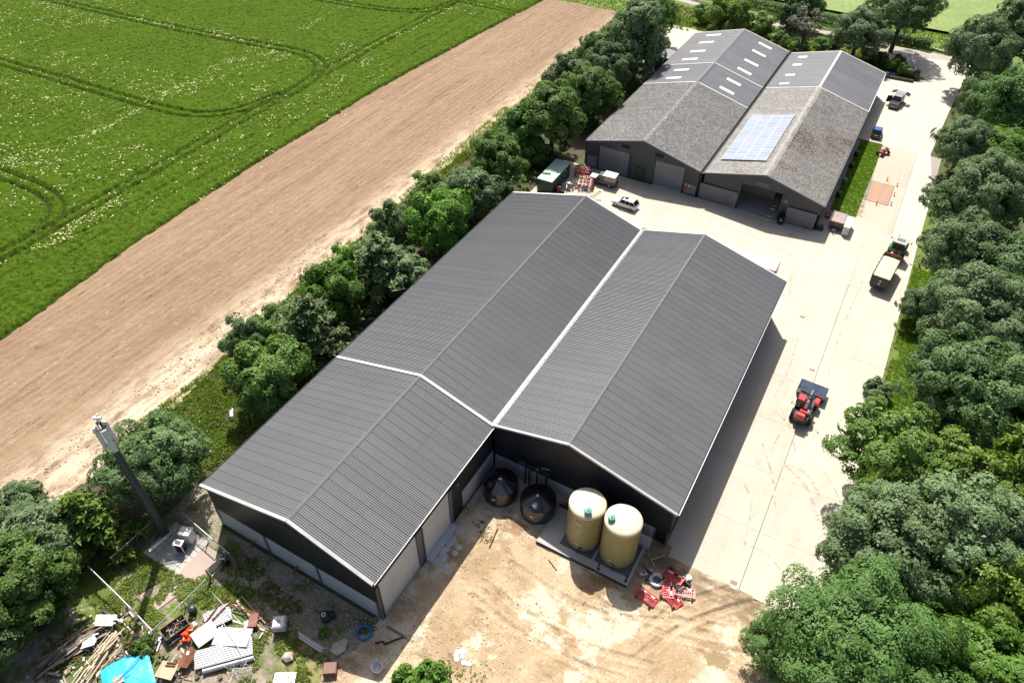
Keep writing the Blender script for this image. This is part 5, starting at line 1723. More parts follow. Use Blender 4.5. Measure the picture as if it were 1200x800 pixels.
for i, (x, y, rot, lb) in enumerate(((-21.15, 35.6, .2, 'black domed water tank in the corner between the barns'), (-17.05, 35.75, .75, 'black domed water tank beside the cream tanks'))):
    t = thing('water_tank', lb, 'tank', (x, y, .06), rot, 'black domed water tanks')
    prof = [(1.66, 0), (1.72, .1)]
    for k in range(7):
        z = .2 + k * .24
        prof += [(1.70, z), (1.745, z + .06), (1.745, z + .14), (1.70, z + .2)]
    MB().lathe(prof + [(1.70, 1.95)], n=48, cap=False).build('body', blk, t)
    # faceted cone top with raised ribs
    n = 8
    b = MB()
    for k in range(n):
        a, c = 2 * PI * k / n, 2 * PI * (k + 1) / n
        seg = 5
        rim = [(1.72 * math.cos(a + (c - a) * s / seg), 1.72 * math.sin(a + (c - a) * s / seg), 1.93) for s in range(seg + 1)]
        mid = [(.3 * math.cos(a + (c - a) * s / seg), .3 * math.sin(a + (c - a) * s / seg), 2.62) for s in range(seg + 1)]
        b.add(rim + mid, [(s, s + 1, seg + 2 + s, seg + 1 + s) for s in range(seg)])
        b.add(mid + [(0, 0, 2.66)], [(s, s + 1, seg + 1) for s in range(seg)])
    b.build('cone_top', blk, t)
    b = MB()
    for k in range(0, n, 2 if i else 1):
        a = 2 * PI * k / n
        b.tube([(1.70 * math.cos(a), 1.70 * math.sin(a), 1.97), (.25 * math.cos(a), .25 * math.sin(a), 2.66)], .07 if i else .045, 6)
    b.build('top_rib', blk, t)
    a = -1.35 - rot if i else -2.3
    MB().lathe([(.24, 2.1), (.24, 2.42), (.28, 2.43), (.28, 2.5), (.01, 2.52)], (1.15 * math.cos(a), 1.15 * math.sin(a), 0), 18).build('inspection_cap', MT['steel_dark'] if not i else mat('grey_cap', (.35, .35, .36), .4), t)
    a2 = -1.45 - rot
    MB().box((1.76 * math.cos(a2), 1.76 * math.sin(a2), 1.25), (.34, .03, .30), rz=a2 + PI / 2).build('label_plate', mat('pink_label', (.62, .45, .45), .5), t)
    MB().tube([(1.7 * math.cos(a2), 1.7 * math.sin(a2), .3), (1.95 * math.cos(a2), 1.95 * math.sin(a2), .3)], .07, 8).build('outlet_valve', MT['steel_grey'], t)
# pipework and pump between the black tanks and the gable
pw = thing('pump_manifold', 'black pipes and pump against the gable behind the black tanks', 'pipework', (-18.9, 37.6, 0))
for x in (-19.6, -19.15, -18.3, -17.3):
    MB().tube([(x, 37.8, .2), (x, 37.8, 3.1), (x + .3, 37.85, 3.3)], .10, 8).build('riser_pipe', MT['black'], pw, True)
MB().tube([(-20.4, 37.85, 3.3), (-17.0, 37.85, 3.3)], .09, 8).build('header_pipe', MT['black'], pw, True)
MB().box((-19.9, 37.7, 3.5), (.7, .35, .35), bevel=.05).build('control_box', MT['steel_dark'], pw, True)
MB().lathe([(.2, 0), (.24, .1), (.24, .5), (.18, .6)], (-18.2, 37.7, 3.3), 12).build('pump', MT['steel_dark'], pw, True)
MB().box((-17.5, 37.95, 3.75), (.9, .08, .12), rz=.2).build('bracket', MT['galv'], pw, True)
MB().tube([(-15.4, 37.2, .3), (-12.2, 37.0, .3), (-12.0, 36.2, .35)], .14, 8).build('suction_pipe', MT['black'], pw, True)
vb = thing('valve_set', 'rusty valves and fittings behind the left cream tank', 'valves', (-14.2, 37.3, 0))
for k in range(4):
    MB().lathe([(.12, 0), (.12, .35), (.22, .36), (.22, .42), (.05, .43), (.05, .6)], (-14.9 + k * .42, 37.35 + .1 * (k % 2), .1), 10).build('valve', MT['rust'], vb, True)
MB().tube([(-15.2, 37.4, .25), (-13.3, 37.4, .25)], .07, 8).build('pipe', MT['rust'], vb, True)
lp = thing('concrete_baulk', 'grey concrete panel standing behind the right cream tank', 'panel', (-6.9, 36.9, 0))
MB().box((-6.75, 37.2, .9), (1.5, .14, 1.7), rx=-.1, bevel=.02).build('slab', MT['conc_panel'], lp, True)
# stand pipes on the plinth
for (x, y), lb in (((-9.23, 32.85), 'short black standpipe on the plinth between the cream tanks'), ((-6.60, 33.01), 'short black standpipe at the plinth corner near the barriers')):
    s = thing('standpipe', lb, 'standpipe', (x, y, .28))
    MB().tube([(0, 0, 0), (0, 0, .75)], .055, 8).lathe([(.09, .7), (.09, .82), (.01, .83)], n=10).build('post', MT['black'], s)
    MB().box((0, 0, .01), (.24, .24, .03)).build('foot', MT['black'], s)
# a pallet of odds and ends right of the plinth
od = thing('pipe_scrap', 'tangle of grey pipes and black fittings right of the plinth', 'scrap pipes', (-5.6, 35.6, DZ))
r_ = random.Random(5)
for k in range(9):
    x, y, a, L = r_.uniform(-6.1, -4.9), r_.uniform(34.3, 36.8), r_.uniform(0, 3), r_.uniform(.5, 1.5)
    MB().tube([(x - math.cos(a) * L / 2, y - math.sin(a) * L / 2, .16 + .05 * k), (x + math.cos(a) * L / 2, y + math.sin(a) * L / 2, .18 + .07 * k)], r_.uniform(.03, .07), 7).build('pipe', (MT['galv'], MT['black'], MT['steel_grey'])[k % 3], od, True)
for k, (dx, dy, sx) in enumerate(((.55, -.5, .3), (.3, -.9, .25), (-.1, -1.3, .2))):
    MB().box((-5.6 + dx, 35.6 + dy, .26), (sx, .24, .26), rz=k, bevel=.04).build('fitting', MT['white'] if k != 1 else MT['galv'], od, True)


# ------------------------------------------------------------------ red plastic barriers heap
def barrier(mred, letters=False):
    """a street barrier lying flat: 2 m long, 1 m wide, z up is the barrier's own thickness"""
    b = MB()
    L, W, t = 2.0, 1.0, .07
    b.box((0, W / 2 - .06, 0), (L, .12, t), bevel=.02).box((0, -W / 2 + .06, 0), (L, .12, t), bevel=.02)
    b.box((-L / 2 + .06, 0, .003), (.12, W - .02, t), bevel=.02).box((L / 2 - .06, 0, .003), (.12, W - .02, t), bevel=.02)
    b.box((0, .12, .003), (L - .1, .10, t * .9))
    return b


t0 = thing('road_barrier', 'x', 'barrier', (0, 0, 0), 0, 'red plastic barriers thrown in a heap')
barrier(0).build('frame', MT['red'], t0)
b = MB()
for k in range(11):
    b.box((-.82 + k * .164, -.17, .002), (.055, .52, .05))
b.build('bars', MT['red'], t0)
MB().box((-.45, .29, .02), (.5, .12, .05)).build('reflector_strip', MT['white'], t0)
MB().box((.5, .29, .02), (.4, .12, .05)).build('reflector_strip', MT['white'], t0)
for s in (-1, 1):
    MB().box((s * .7, -.62, 0), (.14, .3, .16), bevel=.03).build('foot', MT['black'], t0)
used_b = []
for (x, y, z, rz, tx, ty, lb) in ((-4.44, 32.56, .30, -.16, .06, .1, 'red plastic barrier lying apart at the left of the heap'), (-2.98, 35.28, .72, -.20, .02, -.30, 'red barrier with slats lying on the white ring, topmost of the heap'),
                                  (-2.48, 33.51, .32, -.32, .05, .12, 'red barrier lying flat at the front of the heap'), (-3.06, 34.19, .45, -1.2, .1, .05, 'red barrier lying crosswise in the middle of the heap'),
                                  (-1.69, 34.61, .32, .35, -.08, .1, 'faded pink barrier at the right of the heap')):
    o = put(t0, (x, y, z), rz, lb, used_b)
    o.rotation_euler = (tx, ty, rz)
pink = mat('faded_pink_plastic', (.62, .34, .32), .5)
for ch in o.children:
    if ch.name.startswith(('frame', 'bars')):
        ch.material_slots[0].link = 'OBJECT'
        ch.material_slots[0].material = pink
rg = thing('concrete_ring', 'grey concrete ring lying beside the red barriers', 'ring', (-4.22, 34.47, .16))
MB().lathe([(.62, 0), (.70, .03), (.70, .22), (.62, .25), (.40, .25), (.36, .22), (.36, 0), (.62, 0)], n=32, cap=False).build('ring', MT['conc_panel'], rg)
MB().box((0, 0, .08), (.62, .62, .06), rz=.5).build('cover', MT['steel_dark'], rg)
bp = thing('drain_pipe', 'thick black pipe lying behind the red barriers', 'pipe', (-2.53, 35.83, .3), -1.973)
MB().tube([(0, -1.2, 0), (0, 1.2, 0)], .2, 14, cap=False).tube([(0, 1.2, 0), (0, -1.2, 0)], .16, 14, cap=False).build('pipe', MT['black'], bp)
wb = thing('rubble_bag', 'torn white bag at the end of the black pipe', 'bag', (-1.83, 36.13, .12))
MB().loft([[(.3, .1, 0), (.05, .34, 0), (-.3, .15, 0), (-.25, -.25, 0), (.15, -.3, 0)], [(.36, .1, .16), (.05, .4, .12), (-.38, .15, .2), (-.3, -.3, .14), (.2, -.36, .18)], [(.1, .05, .30), (.02, .15, .22), (-.2, .1, .34), (-.1, -.12, .26), (.08, -.1, .32)]]).build('bag', MT['white'], wb)
MB().box((.2, -.3, .2), (.25, .2, .16), rz=.6, bevel=.05).build('flap', MT['black'], wb)

# ------------------------------------------------------------------ mast and its compound
ms = thing('radio_mast', 'tall dark grey mast with white antenna panels on top', 'mast', (-46.20, 15.76, 0))
MB().tube([(0, 0, 0), (0, 0, 6.5), (0, 0, 13.0)], [.42, .36, .29], 16).build('pole', mat('mast_grey', (.05, .058, .062), .5), ms)
MB().lathe([(.62, 0), (.62, .06), (.45, .08)], n=16).build('base_flange', MT['steel_grey'], ms)
b = MB()
for k in range(3):
    a = k * 2 * PI / 3 + .5
    b.tube([(.16 * math.cos(a), .16 * math.sin(a), 12.9), (.16 * math.cos(a), .16 * math.sin(a), 16.6)], .045, 6)
for z in (13.3, 14.4, 15.5, 16.4):
    b.lathe([(.2, z), (.2, z + .07)], n=12)
b.build('head_frame', MT['steel_dark'], ms)
ant_m = mat('antenna_grp', (.72, .74, .74), .4)
for k, a in enumerate((-.35, 2.1, 3.75)):
    p = MB().box((.55 * math.cos(a), .55 * math.sin(a), 14.6), (.16, .42, 2.7), rz=a, bevel=.05).build('antenna_panel', ant_m, ms)
    MB().box((.34 * math.cos(a), .34 * math.sin(a), 13.7), (.3, .08, .08), rz=a).box((.34 * math.cos(a), .34 * math.sin(a), 15.5), (.3, .08, .08), rz=a).build('bracket', MT['steel_dark'], p)
MB().tube([(0, 0, 16.5), (0, 0, 17.0)], .05, 6).box((.22, .1, 17.0), (.42, .26, .26), rz=.6, bevel=.06).box((-.22, 0, 16.9), (.36, .24, .22), rz=-.5, bevel=.06).box((0, .2, 17.15), (.2, .2, .3), bevel=.06).build('head_unit', ant_m, ms)
b = MB()
for k in range(16):
    z = 3 + k * .6
    r__ = .40 - z * .009
    b.tube([(r__ * .8, -r__ * .6, z), (r__ * 1.1, -r__ * .85, z)], .02, 4)
b.build('step_bolt', MT['galv'], ms)
cp = thing('mast_base', 'paved slab at the foot of the mast', 'paving', (-44.3, 15.3, 0))
for i in range(7):
    for j in range(6):
        MB().box((-46.2 + i * .64, 13.7 + j * .64, .07 + random.uniform(-.004, .004)), (.61, .61, .1), bevel=.012).build('paving_slab', MT['conc_grey'], cp, True)
pink_g = concrete('pink_gravel', (.40, .32, .27), (.33, .27, .22))
sheet('compound_gravel', [(-42.38, 13.41), (-41.95, 16.85), (-39.25, 16.88), (-39.51, 15.06), (-39.43, 13.39), (-40.57, 11.81), (-41.00, 10.03), (-43.51, 10.13), (-42.72, 12.26)], .112, pink_g, 'pinkish gravel in front of the mast cabinets')
cw = thing('equipment_cabinet', 'cream metal equipment cabinet at the mast foot', 'cabinet', (-43.82, 16.50, .1), .35)
MB().box((0, 0, .75), (1.0, .85, 1.45), bevel=.04).build('body', MT['white'], cw)
MB().box((0, 0, 1.52), (1.08, .95, .1), bevel=.03).build('lid', MT['white'], cw)
for z in (.55, .95):
    MB().box((0, -.43, z), (.8, .03, .32), bevel=.01).build('panel', MT['cap'], cw)
c2 = thing('equipment_cabinet', 'white framed dark cabinet beside the cream one', 'cabinet', (-43.60, 15.39, .1), .35)
MB().box((0, 0, .6), (.72, .5, 1.15), bevel=.02).build('body', MT['black'], c2)
for sx in (-.4, .4):
    MB().box((sx, -.27, .65), (.07, .07, 1.3)).build('upright', MT['white'], c2)
MB().box((0, 0, 1.28), (.9, .66, .08)).box((0, -.28, 1.3), (.5, .08, .12)).build('top_frame', MT['white'], c2)
MB().box((0, 0, 1.35), (.5, .3, .06)).build('vent', MT['steel_dark'], c2)
gt = thing('cable_gantry', 'galvanised cable bridge rail in front of the mast', 'gantry', (-45.12, 15.02, .1), -0.087)
for y in (-1.1, 1.1):
    MB().tube([(0, y, 0), (0, y, 1.35)], .05, 8).build('post', MT['galv'], gt)
MB().box((0, 0, 1.2), (.28, 3.0, .07)).build('tray', MT['galv'], gt)
for (x, y), rz, L, lb in (((-43.53, 14.42), .9, 2.2, 'pair of pale ducts lying on the mast slab'), ((-43.59, 13.89), .8, 1.7, 'single pale duct lying at the slab edge by the mast')):
    d = thing('cable_duct', lb, 'duct', (x, y, .17), -rz)
    MB().tube([(-.06, -L / 2, 0), (-.06, L / 2, 0)], .05, 7).tube([(.08, -L / 2 + .2, 0), (.08, L / 2, 0)], .05, 7).build('duct', MT['galv'], d)


def wire_fence(pts, label, h=1.8, rail=.035, n_wire=4, sag=0):
    f = thing('mesh_fence', label, 'fence', (pts[0][0], pts[0][1], 0), 0, 'fences round the mast compound')
    base = Vector((pts[0][0], pts[0][1], 0))
    for p in pts:
        x, y = p[0] - base.x, p[1] - base.y
        MB().tube([(x, y, -.1), (x, y, h + .05)], .045, 8).build('post', MT['galv'], f)
    for a, b_ in zip(pts[:-1], pts[1:]):
        A_, B_ = (a[0] - base.x, a[1] - base.y), (b_[0] - base.x, b_[1] - base.y)
        MB().tube([(*A_, h), (*B_, h)], rail, 7).build('top_rail', MT['galv'], f)
    w = MB()
    for a, b_ in zip(pts[:-1], pts[1:]):
        A_, B_ = Vector((a[0] - base.x, a[1] - base.y, 0)), Vector((b_[0] - base.x, b_[1] - base.y, 0))
        for k in range(n_wire):
            z = h * (k + .5) / n_wire
            w.tube([A_ + Vector((0, 0, z)), B_ + Vector((0, 0, z))], .006, 3, False)
        m_ = int((B_ - A_).length / .3)
        for k in range(m_):
            q = A_.lerp(B_, (k + .5) / max(1, m_))
            w.tube([q, q + Vector((0, 0, h))], .005, 3, False)
    o = w.build('wire_mesh', MT['galv'], f)
    o['kind'] = 'stuff'
    return f


wire_fence([(-48.36, 9.69), (-43.40, 9.14), (-38.76, 8.53)], 'galvanised mesh fence with a bright rail on the left of the compound', 1.8, .06)
wire_fence([(-39.29, 8.65), (-39.01, 11.67), (-38.93, 14.39)], 'low mesh fence along the front of the compound', 1.0, .03)
wire_fence([(-45.59, 17.67), (-42.24, 17.28), (-38.51, 16.81)], 'galvanised mesh fence between the cabinets and the barn', 1.8, .05)
wire_fence([(-47.31, 11.26), (-47.26, 12.87), (-47.21, 14.52), (-47.08, 15.96)], 'galvanised mesh fence behind the mast under the trees', 1.8, .03)
gp = thing('compound_gate', 'small tubular gate at the corner of the mast compound', 'gate', (-39.09, 15.69, .1), -0.037)
MB().tube([(0, -.9, .2), (0, -.9, 1.5), (0, .9, 1.5), (0, .9, .2), (0, -.9, .2)], .045, 8).build('frame', MT['galv'], gp)
for k in range(5):
    MB().tube([(0, -.6 + k * .3, .2), (0, -.6 + k * .3, 1.5)], .02, 6).build('bar', MT['galv'], gp)
for y in (-1.05, 1.05):
    MB().box((0, y, .8), (.12, .12, 1.7)).build('gate_post', MT['timber'] if y < 0 else MT['galv'], gp)
gm = thing('meter_box', 'small dark meter box with white clips beside the compound gate', 'box', (-39.00, 16.43, .1))
MB().box((0, 0, .45), (.6, .4, .8), bevel=.05).build('box', MT['black'], gm)
MB().box((-.1, -.1, .9), (.5, .12, .12), rz=.7, bevel=.03).build('clip', MT['galv'], gm)

# ------------------------------------------------------------------ vehicles
W_TYRE, W_RIM = {}, {}


def wheel(root, p, R_, w, rim_m, name='wheel'):
    key = (round(R_, 3), round(w, 3), rim_m.name)
    if key not in W_TYRE:
        b = MB().lathe([(R_ * .62, -w / 2), (R_ * .92, -w / 2), (R_, -w * .36), (R_, w * .36), (R_ * .92, w / 2), (R_ * .62, w / 2)], n=20, axis='X', cap=False)
        if R_ > .5:
            for k in range(18):
                a = 2 * PI * k / 18
                for s in (-1, 1):
                    b.box((s * w * .22, R_ * math.cos(a + s * .08), R_ * math.sin(a + s * .08)), (w * .46, R_ * .07, R_ * .09), rx=a + PI / 2)
        W_TYRE[key] = b.mesh('tyre', MT['rubber'])
        W_RIM[key] = MB().lathe([(.01, -w * .2), (R_ * .3, -w * .25), (R_ * .63, -w * .46), (R_ * .63, w * .46), (R_ * .3, w * .25), (.01, w * .2)], n=16, axis='X', cap=False).mesh('rim', rim_m)
    t = link(name, W_RIM[key], root, p)
    link('tyre', W_TYRE[key], t)
    return t


def ring8(y, hw, z0, z1, tuck=.88, r=.12):
    """one body section across x at station y"""
    return [(-hw * tuck, y, z0), (-hw, y, z0 + (z1 - z0) * .45), (-hw * .985, y, z1 - r), (-hw * .9, y, z1), (hw * .9, y, z1), (hw * .985, y, z1 - r), (hw, y, z0 + (z1 - z0) * .45), (hw * tuck, y, z0)]


def car_body(root, m, st, cabin, hw, roof_m=None, z0=.26):
    """st: stations (y, width factor, top z) front +y; cabin: (y_front_base, y_front_roof, y_rear_roof, y_rear_base, z_belt, z_roof)"""
    MB().loft([ring8(y, hw * f, z0 + (.08 if i in (0, len(st) - 1) else 0), z) for i, (y, f, z) in enumerate(st)]).build('body', m, root)
    a, b_, c, d, zb, zr = cabin
    h1, h2 = hw * .93, hw * .76
    low = [(-h1, a, zb), (-h1, d, zb), (h1, d, zb), (h1, a, zb)]
    up = [(-h2, b_, zr), (-h2, c, zr), (h2, c, zr), (h2, b_, zr)]
    MB().add(low + up, [(0, 1, 5, 4), (1, 2, 6, 5), (2, 3, 7, 6), (3, 0, 4, 7)]).build('windows', MT['glass'], root)
    k = 1.02
    MB().loft([[(x * k, y, zr - .015) for x, y, z in up], [(x * k, y, zr + .025) for x, y, z in up], [(x * .92, y * .97 + (b_ + c) * .015, zr + .055) for x, y, z in up]], caps=True).build('roof', roof_m or m, root)
    pl = MB()
    for (p, q) in ((low[0], up[0]), (low[1], up[1]), (low[2], up[2]), (low[3], up[3])):
        pl.tube([p, q], .045, 5)
    for s in (-1, 1):
        for f in (.36, .68):
            yb = a + (d - a) * f
            pl.tube([(s * h1, yb, zb), (s * h2, b_ + (c - b_) * f, zr)], .035, 5)
    pl.build('pillars', m, root)


def lights(root, yf, yr, hw, z):
    for s in (-1, 1):
        MB().box((s * hw * .74, yf, z), (.34, .08, .16), bevel=.03).build('headlight', MT['galv'], root)
        MB().box((s * hw * .8, yr, z + .1), (.2, .06, .26), bevel=.03).build('tail_light', MT['red'], root)


car_white = mat('white_car_paint', (.74, .74, .73), .25, 0, .5, coat=.5)
ca = thing('estate_car', 'white estate car parked on the concrete between the barns', 'car', (-31.0, 89.95, .1), PI / 2 - .06)
car_body(ca, car_white, [(2.02, .82, .62), (1.85, .95, .72), (1.0, 1, .86), (.7, 1, .92), (-1.7, 1, .92), (-1.95, .95, .84), (-2.03, .88, .62)], (.92, .28, -1.52, -1.92, .90, 1.43), .84)
lights(ca, 1.97, -1.99, .84, .62)
for s in (-1, 1):
    for y in (1.28, -1.25):
        wheel(ca, (s * .74, y, .31), .31, .2, MT['galv'])
    MB().tube([(s * .52, .2, 1.50), (s * .52, -1.45, 1.50)], .022, 5).build('roof_rail', MT['steel_dark'], ca)
    MB().box((s * .92, .62, .98), (.16, .1, .12), bevel=.03).build('mirror', car_white, ca)
MB().box((0, -.15, 1.492), (.62, .6, .012)).build('sunroof', MT['glass'], ca)

pg = mat('dark_grey_paint', (.055, .06, .062), .35, 0, .5, coat=.3)
pk = thing('pickup_truck', 'grey pickup with a cream canopy parked at the far left barn', 'pickup', (-36.7, 94.3, .1), PI / 2 + .05)
car_body(pk, pg, [(2.3, .85, .78), (2.15, .97, .92), (.95, 1, 1.05), (.6, 1, 1.05), (-2.2, 1, 1.05), (-2.3, .98, .95)], (.98, .55, -.35, -.45, 1.03, 1.72), .86)
MB().box((0, 1.52, 1.06), (1.4, 1.15, .05), bevel=.02).build('bonnet', mat('sky_sheen_bonnet', (.42, .46, .54), .3), pk)  # sky reflection on the bonnet painted as pale blue
MB().loft([[(-.86, -.5, 1.05), (-.86, -2.28, 1.05), (.86, -2.28, 1.05), (.86, -.5, 1.05)], [(-.8, -.42, 1.86), (-.8, -2.22, 1.86), (.8, -2.22, 1.86), (.8, -.42, 1.86)]]).build('canopy_side', mat('tan_canopy', (.36, .31, .235), .7), pk)
MB().box((0, -.72, 1.9), (1.72, 1.18, .08), bevel=.03).box((0, -1.78, 1.9), (1.72, .92, .08), bevel=.03).build('canopy_top', MT['white'], pk)
tan_rim = mat('tan_rim', (.40, .34, .26), .5)
lights(pk, 2.24, -2.28, .86, .75)
for s in (-1, 1):
    for y in (1.45, -1.35):
        wheel(pk, (s * .76, y, .36), .36, .24, tan_rim)
    MB().box((s * .96, .75, 1.15), (.2, .1, .16), bevel=.03).build('mirror', MT['black'], pk)
MB().box((0, 2.33, .5), (1.7, .1, .2), bevel=.03).box((0, -2.34, .5), (1.6, .1, .16), bevel=.03).build('bumper', MT['black'], pk)
bt = thing('barrel', 'bright blue plastic barrel beside the red cultivator', 'barrel', (-39.92, 96.07, .1))
MB().lathe([(.26, 0), (.32, .06), (.33, .3), (.31, .32), (.31, .56), (.33, .58), (.32, .86), (.27, .9), (.01, .9)], n=20).build('drum', MT['blue'], bt)
MB().lathe([(.05, .9), (.05, .94), (.01, .94)], (.14, 0, 0), 8).build('bung', MT['black'], bt)

dk = mat('black_car_paint', (.022, .025, .028), .22, 0, .6, coat=.6)
dp = thing('pickup_truck', 'dark pickup with its doors open by the lane entrance', 'pickup', (-.55, 148.2, .1), PI - .13)
car_body(dp, dk, [(2.5, .85, .82), (2.35, .97, .95), (1.1, 1, 1.08), (.7, 1, 1.1), (-2.45, 1, 1.1), (-2.55, .98, .95)], (1.12, .55, -.8, -.95, 1.07, 1.76), .90, mat('silver_roof', (.34, .37, .40), .25, .2))
MB().loft([[(-.88, -.98, 1.1), (-.88, -2.5, 1.1), (.88, -2.5, 1.1), (.88, -.98, 1.1)], [(-.78, -.92, 1.8), (-.78, -2.4, 1.8), (.78, -2.4, 1.8), (.78, -.92, 1.8)]]).build('hard_top', bpy.data.materials['silver_roof'], dp)
lights(dp, 2.44, -2.5, .9, .78)
for s in (-1, 1):
    for y in (1.6, -1.5):
        wheel(dp, (s * .8, y, .38), .38, .25, MT['steel_grey'])
    # rear side lids swung up, front door (one side) open
    MB().box((s * 1.22, -1.75, 1.72), (.85, 1.45, .05), ry=s * .35, bevel=.02).build('side_lid', dk, dp)
MB().box((1.30, .62, .86), (.07, 1.0, .8), rz=-1.0, bevel=.03).box((1.30, .62, 1.45), (.05, .95, .45), rz=-1.0).build('open_door', dk, dp)
MB().box((1.0, 1.0, 1.16), (.2, .1, .16), bevel=.03).box((-1.0, 1.0, 1.16), (.2, .1, .16), bevel=.03).build('mirror', MT['black'], dp)
MB().box((0, 2.5, .55), (1.7, .12, .26), bevel=.04).build('bumper', MT['steel_grey'], dp)
MB().box((0, 2.58, .55), (.52, .02, .12)).build('number_plate', MT['white'], dp)

bc = thing('hatchback_car', 'dark car with a blue glass roof half in the barn shade', 'car', (-1.65, 133.6, .1), .04)
car_body(bc, mat('blue_black_paint', (.02, .025, .04), .2, 0, .6, coat=.6), [(1.92, .82, .64), (1.75, .95, .75), (.9, 1, .88), (.6, 1, .93), (-1.6, 1, .95), (-1.85, .95, .86), (-1.92, .88, .64)], (.82, .2, -1.3, -1.78, .92, 1.45), .82,
         mat('blue_glass_roof', (.05, .11, .30), .12, 0, .8))
lights(bc, 1.87, -1.88, .82, .64)
for s in (-1, 1):
    for y in (1.2, -1.2):
        wheel(bc, (s * .72, y, .31), .31, .2, MT['galv'])
MB().box((0, -1.93, .72), (.5, .02, .11)).build('number_plate', MT['white'], bc)

qb = thing('quad_bike', 'red quad bike parked at the corner of the mown grass', 'quad bike', (0.54, 126.90, .1), -.55)
MB().loft([ring8(y, w_, .42, z, .8, .06) for y, w_, z in ((.95, .30, .62), (.75, .42, .86), (.2, .22, .78), (-.3, .26, .8), (-.75, .44, .86), (-.98, .34, .7))]).build('body', MT['red'], qb)
MB().loft([ring8(y, .19, .74, z, .9, .05) for y, z in ((.1, .86), (-.25, .9), (-.7, .94))]).build('seat', MT['black'], qb)
MB().tube([(-.42, .35, 1.12), (-.2, .5, 1.1), (0, .55, 1.0), (.2, .5, 1.1), (.42, .35, 1.12)], .03, 6).box((0, .62, .98), (.3, .16, .22), bevel=.05).build('handlebar', MT['black'], qb)
for y in (.72, -.78):
    b = MB()
    for k in range(4):
        b.tube([(-.4, y - .24 + k * .15, .93), (.4, y - .24 + k * .15, .93)], .018, 5)
    b.tube([(-.4, y - .26, .93), (-.4, y + .26, .93)], .02, 5).tube([(.4, y - .26, .93), (.4, y + .26, .93)], .02, 5)
    b.build('rack', MT['black'], qb)
    for s in (-1, 1):
        wheel(qb, (s * .5, y, .3), .3, .24, MT['steel_dark'])

# telehandler
th = thing('telehandler', 'red telehandler with a wide black bucket on the open concrete', 'telehandler', (2.5, 61.5, .1), -.04)
MB().loft([ring8(y, w_, .55, z, .9, .1) for y, w_, z in ((1.75, .75, 1.0), (1.2, .8, 1.2), (-1.9, .82, 1.25), (-2.3, .7, 1.15))]).build('chassis', MT['steel_dark'], th)
MB().loft([[(-1.0, .95, .95), (-1.0, -1.0, .95), (-.30, -1.0, .95), (-.30, .95, .95)], [(-1.02, 1.0, 1.5), (-1.02, -1.0, 1.5), (-.28, -1.0, 1.5), (-.28, 1.0, 1.5)], [(-.95, .55, 2.28), (-.95, -.72, 2.28), (-.33, -.72, 2.28), (-.33, .55, 2.28)]]).build('cab', MT['glass'], th)
MB().box((-.64, -.28, 2.34), (.74, .98, .13), bevel=.05).build('cab_roof', MT['red'], th)
MB().box((-.64, .42, 2.33), (.72, .42, .05), bevel=.02).build('roof_window', MT['glass'], th)
b = MB()
for x in (-.96, -.33):
    for y0_, y1_ in ((.95, .55), (-1.0, -.72)):
        b.tube([(x, y0_, 1.5), (x, y1_, 2.3)], .05, 6)
b.build('cab_pillars', MT['steel_dark'], th)
MB().loft([ring8(y, w_, .95, z, .95, .22) for y, w_, z in ((.75, .28, 1.25), (.55, .42, 1.52), (-.8, .46, 1.6), (-1.15, .36, 1.42))]).build('engine_cover', MT['red'], th)
th.children[-1].location = (.82, 0, 0)
boom = MB().box((.06, .1, 1.80), (.34, 3.6, .36), rx=-.14, bevel=.04).build('boom', MT['steel_dark'], th)
MB().box((.06, .75, 1.92), (.22, 2.6, .06), rx=-.14).build('boom_slide', MT['steel_grey'], boom)
MB().box((.06, 2.05, 1.05), (.42, .5, 1.0), rx=.35, bevel=.05).build('boom_head', MT['black'], th)
MB().box((-.1, -2.35, 1.55), (.95, .55, .75), bevel=.1).build('counterweight', MT['redorange'], th)
MB().box((.06, -1.9, 1.95), (.9, .35, .2), bevel=.06).build('boom_pivot', MT['red'], th)
MB().tube([(.42, -1.55, 1.5), (.42, -1.1, 1.5)], .2, 12).build('air_filter', MT['galv'], th)
for s in (-1, 1):
    wheel(th, (s * .92, 1.25, .58), .58, .42, MT['galv'])
    wheel(th, (s * .92, -1.35, .58), .58, .42, MT['galv'])
    MB().loft([[(s * .68, y, z) for y, z in ((-.62, 0), (-.4, .18), (.4, .18), (.62, 0))], [(s * 1.14, y, z) for y, z in ((-.62, 0), (-.4, .18), (.4, .18), (.62, 0))]]).build('mudguard', MT['red'] if s > 0 else MT['black'], th, False, (0, 1.25, 1.08))
    MB().tube([(s * 1.0, -1.0, 1.6), (s * 1.35, -1.05, 1.75)], .02, 5).box((s * 1.42, -1.05, 1.8), (.08, .18, .26), bevel=.02).build('mirror', MT['black'], th)
bk_m = mat('worn_bucket_steel', (.42, .48, .58), .24, 1.0, .5, layers=(((.26, .29, .34), 1.4, .45, .75),))
prof = [(2.30, 1.0), (2.35, .5), (2.55, .2), (2.9, .15), (4.2, .86), (4.23, .82), (2.92, .09), (2.5, .13), (2.28, .47), (2.22, 1.0)]
MB().side([(y, z) for y, z in prof], -1.5, 1.5).build('bucket', bk_m, th)
for s in (-1, 1):
    MB().side([(2.22, 1.0), (2.28, .47), (2.5, .13), (2.92, .09), (4.22, .84)], s * 1.5 - .03, s * 1.5 + .03).build('bucket_cheek', MT['black'], th)
MB().box((0, 2.26, 1.0), (3.0, .14, .07)).build('bucket_lip', MT['steel_dark'], th)

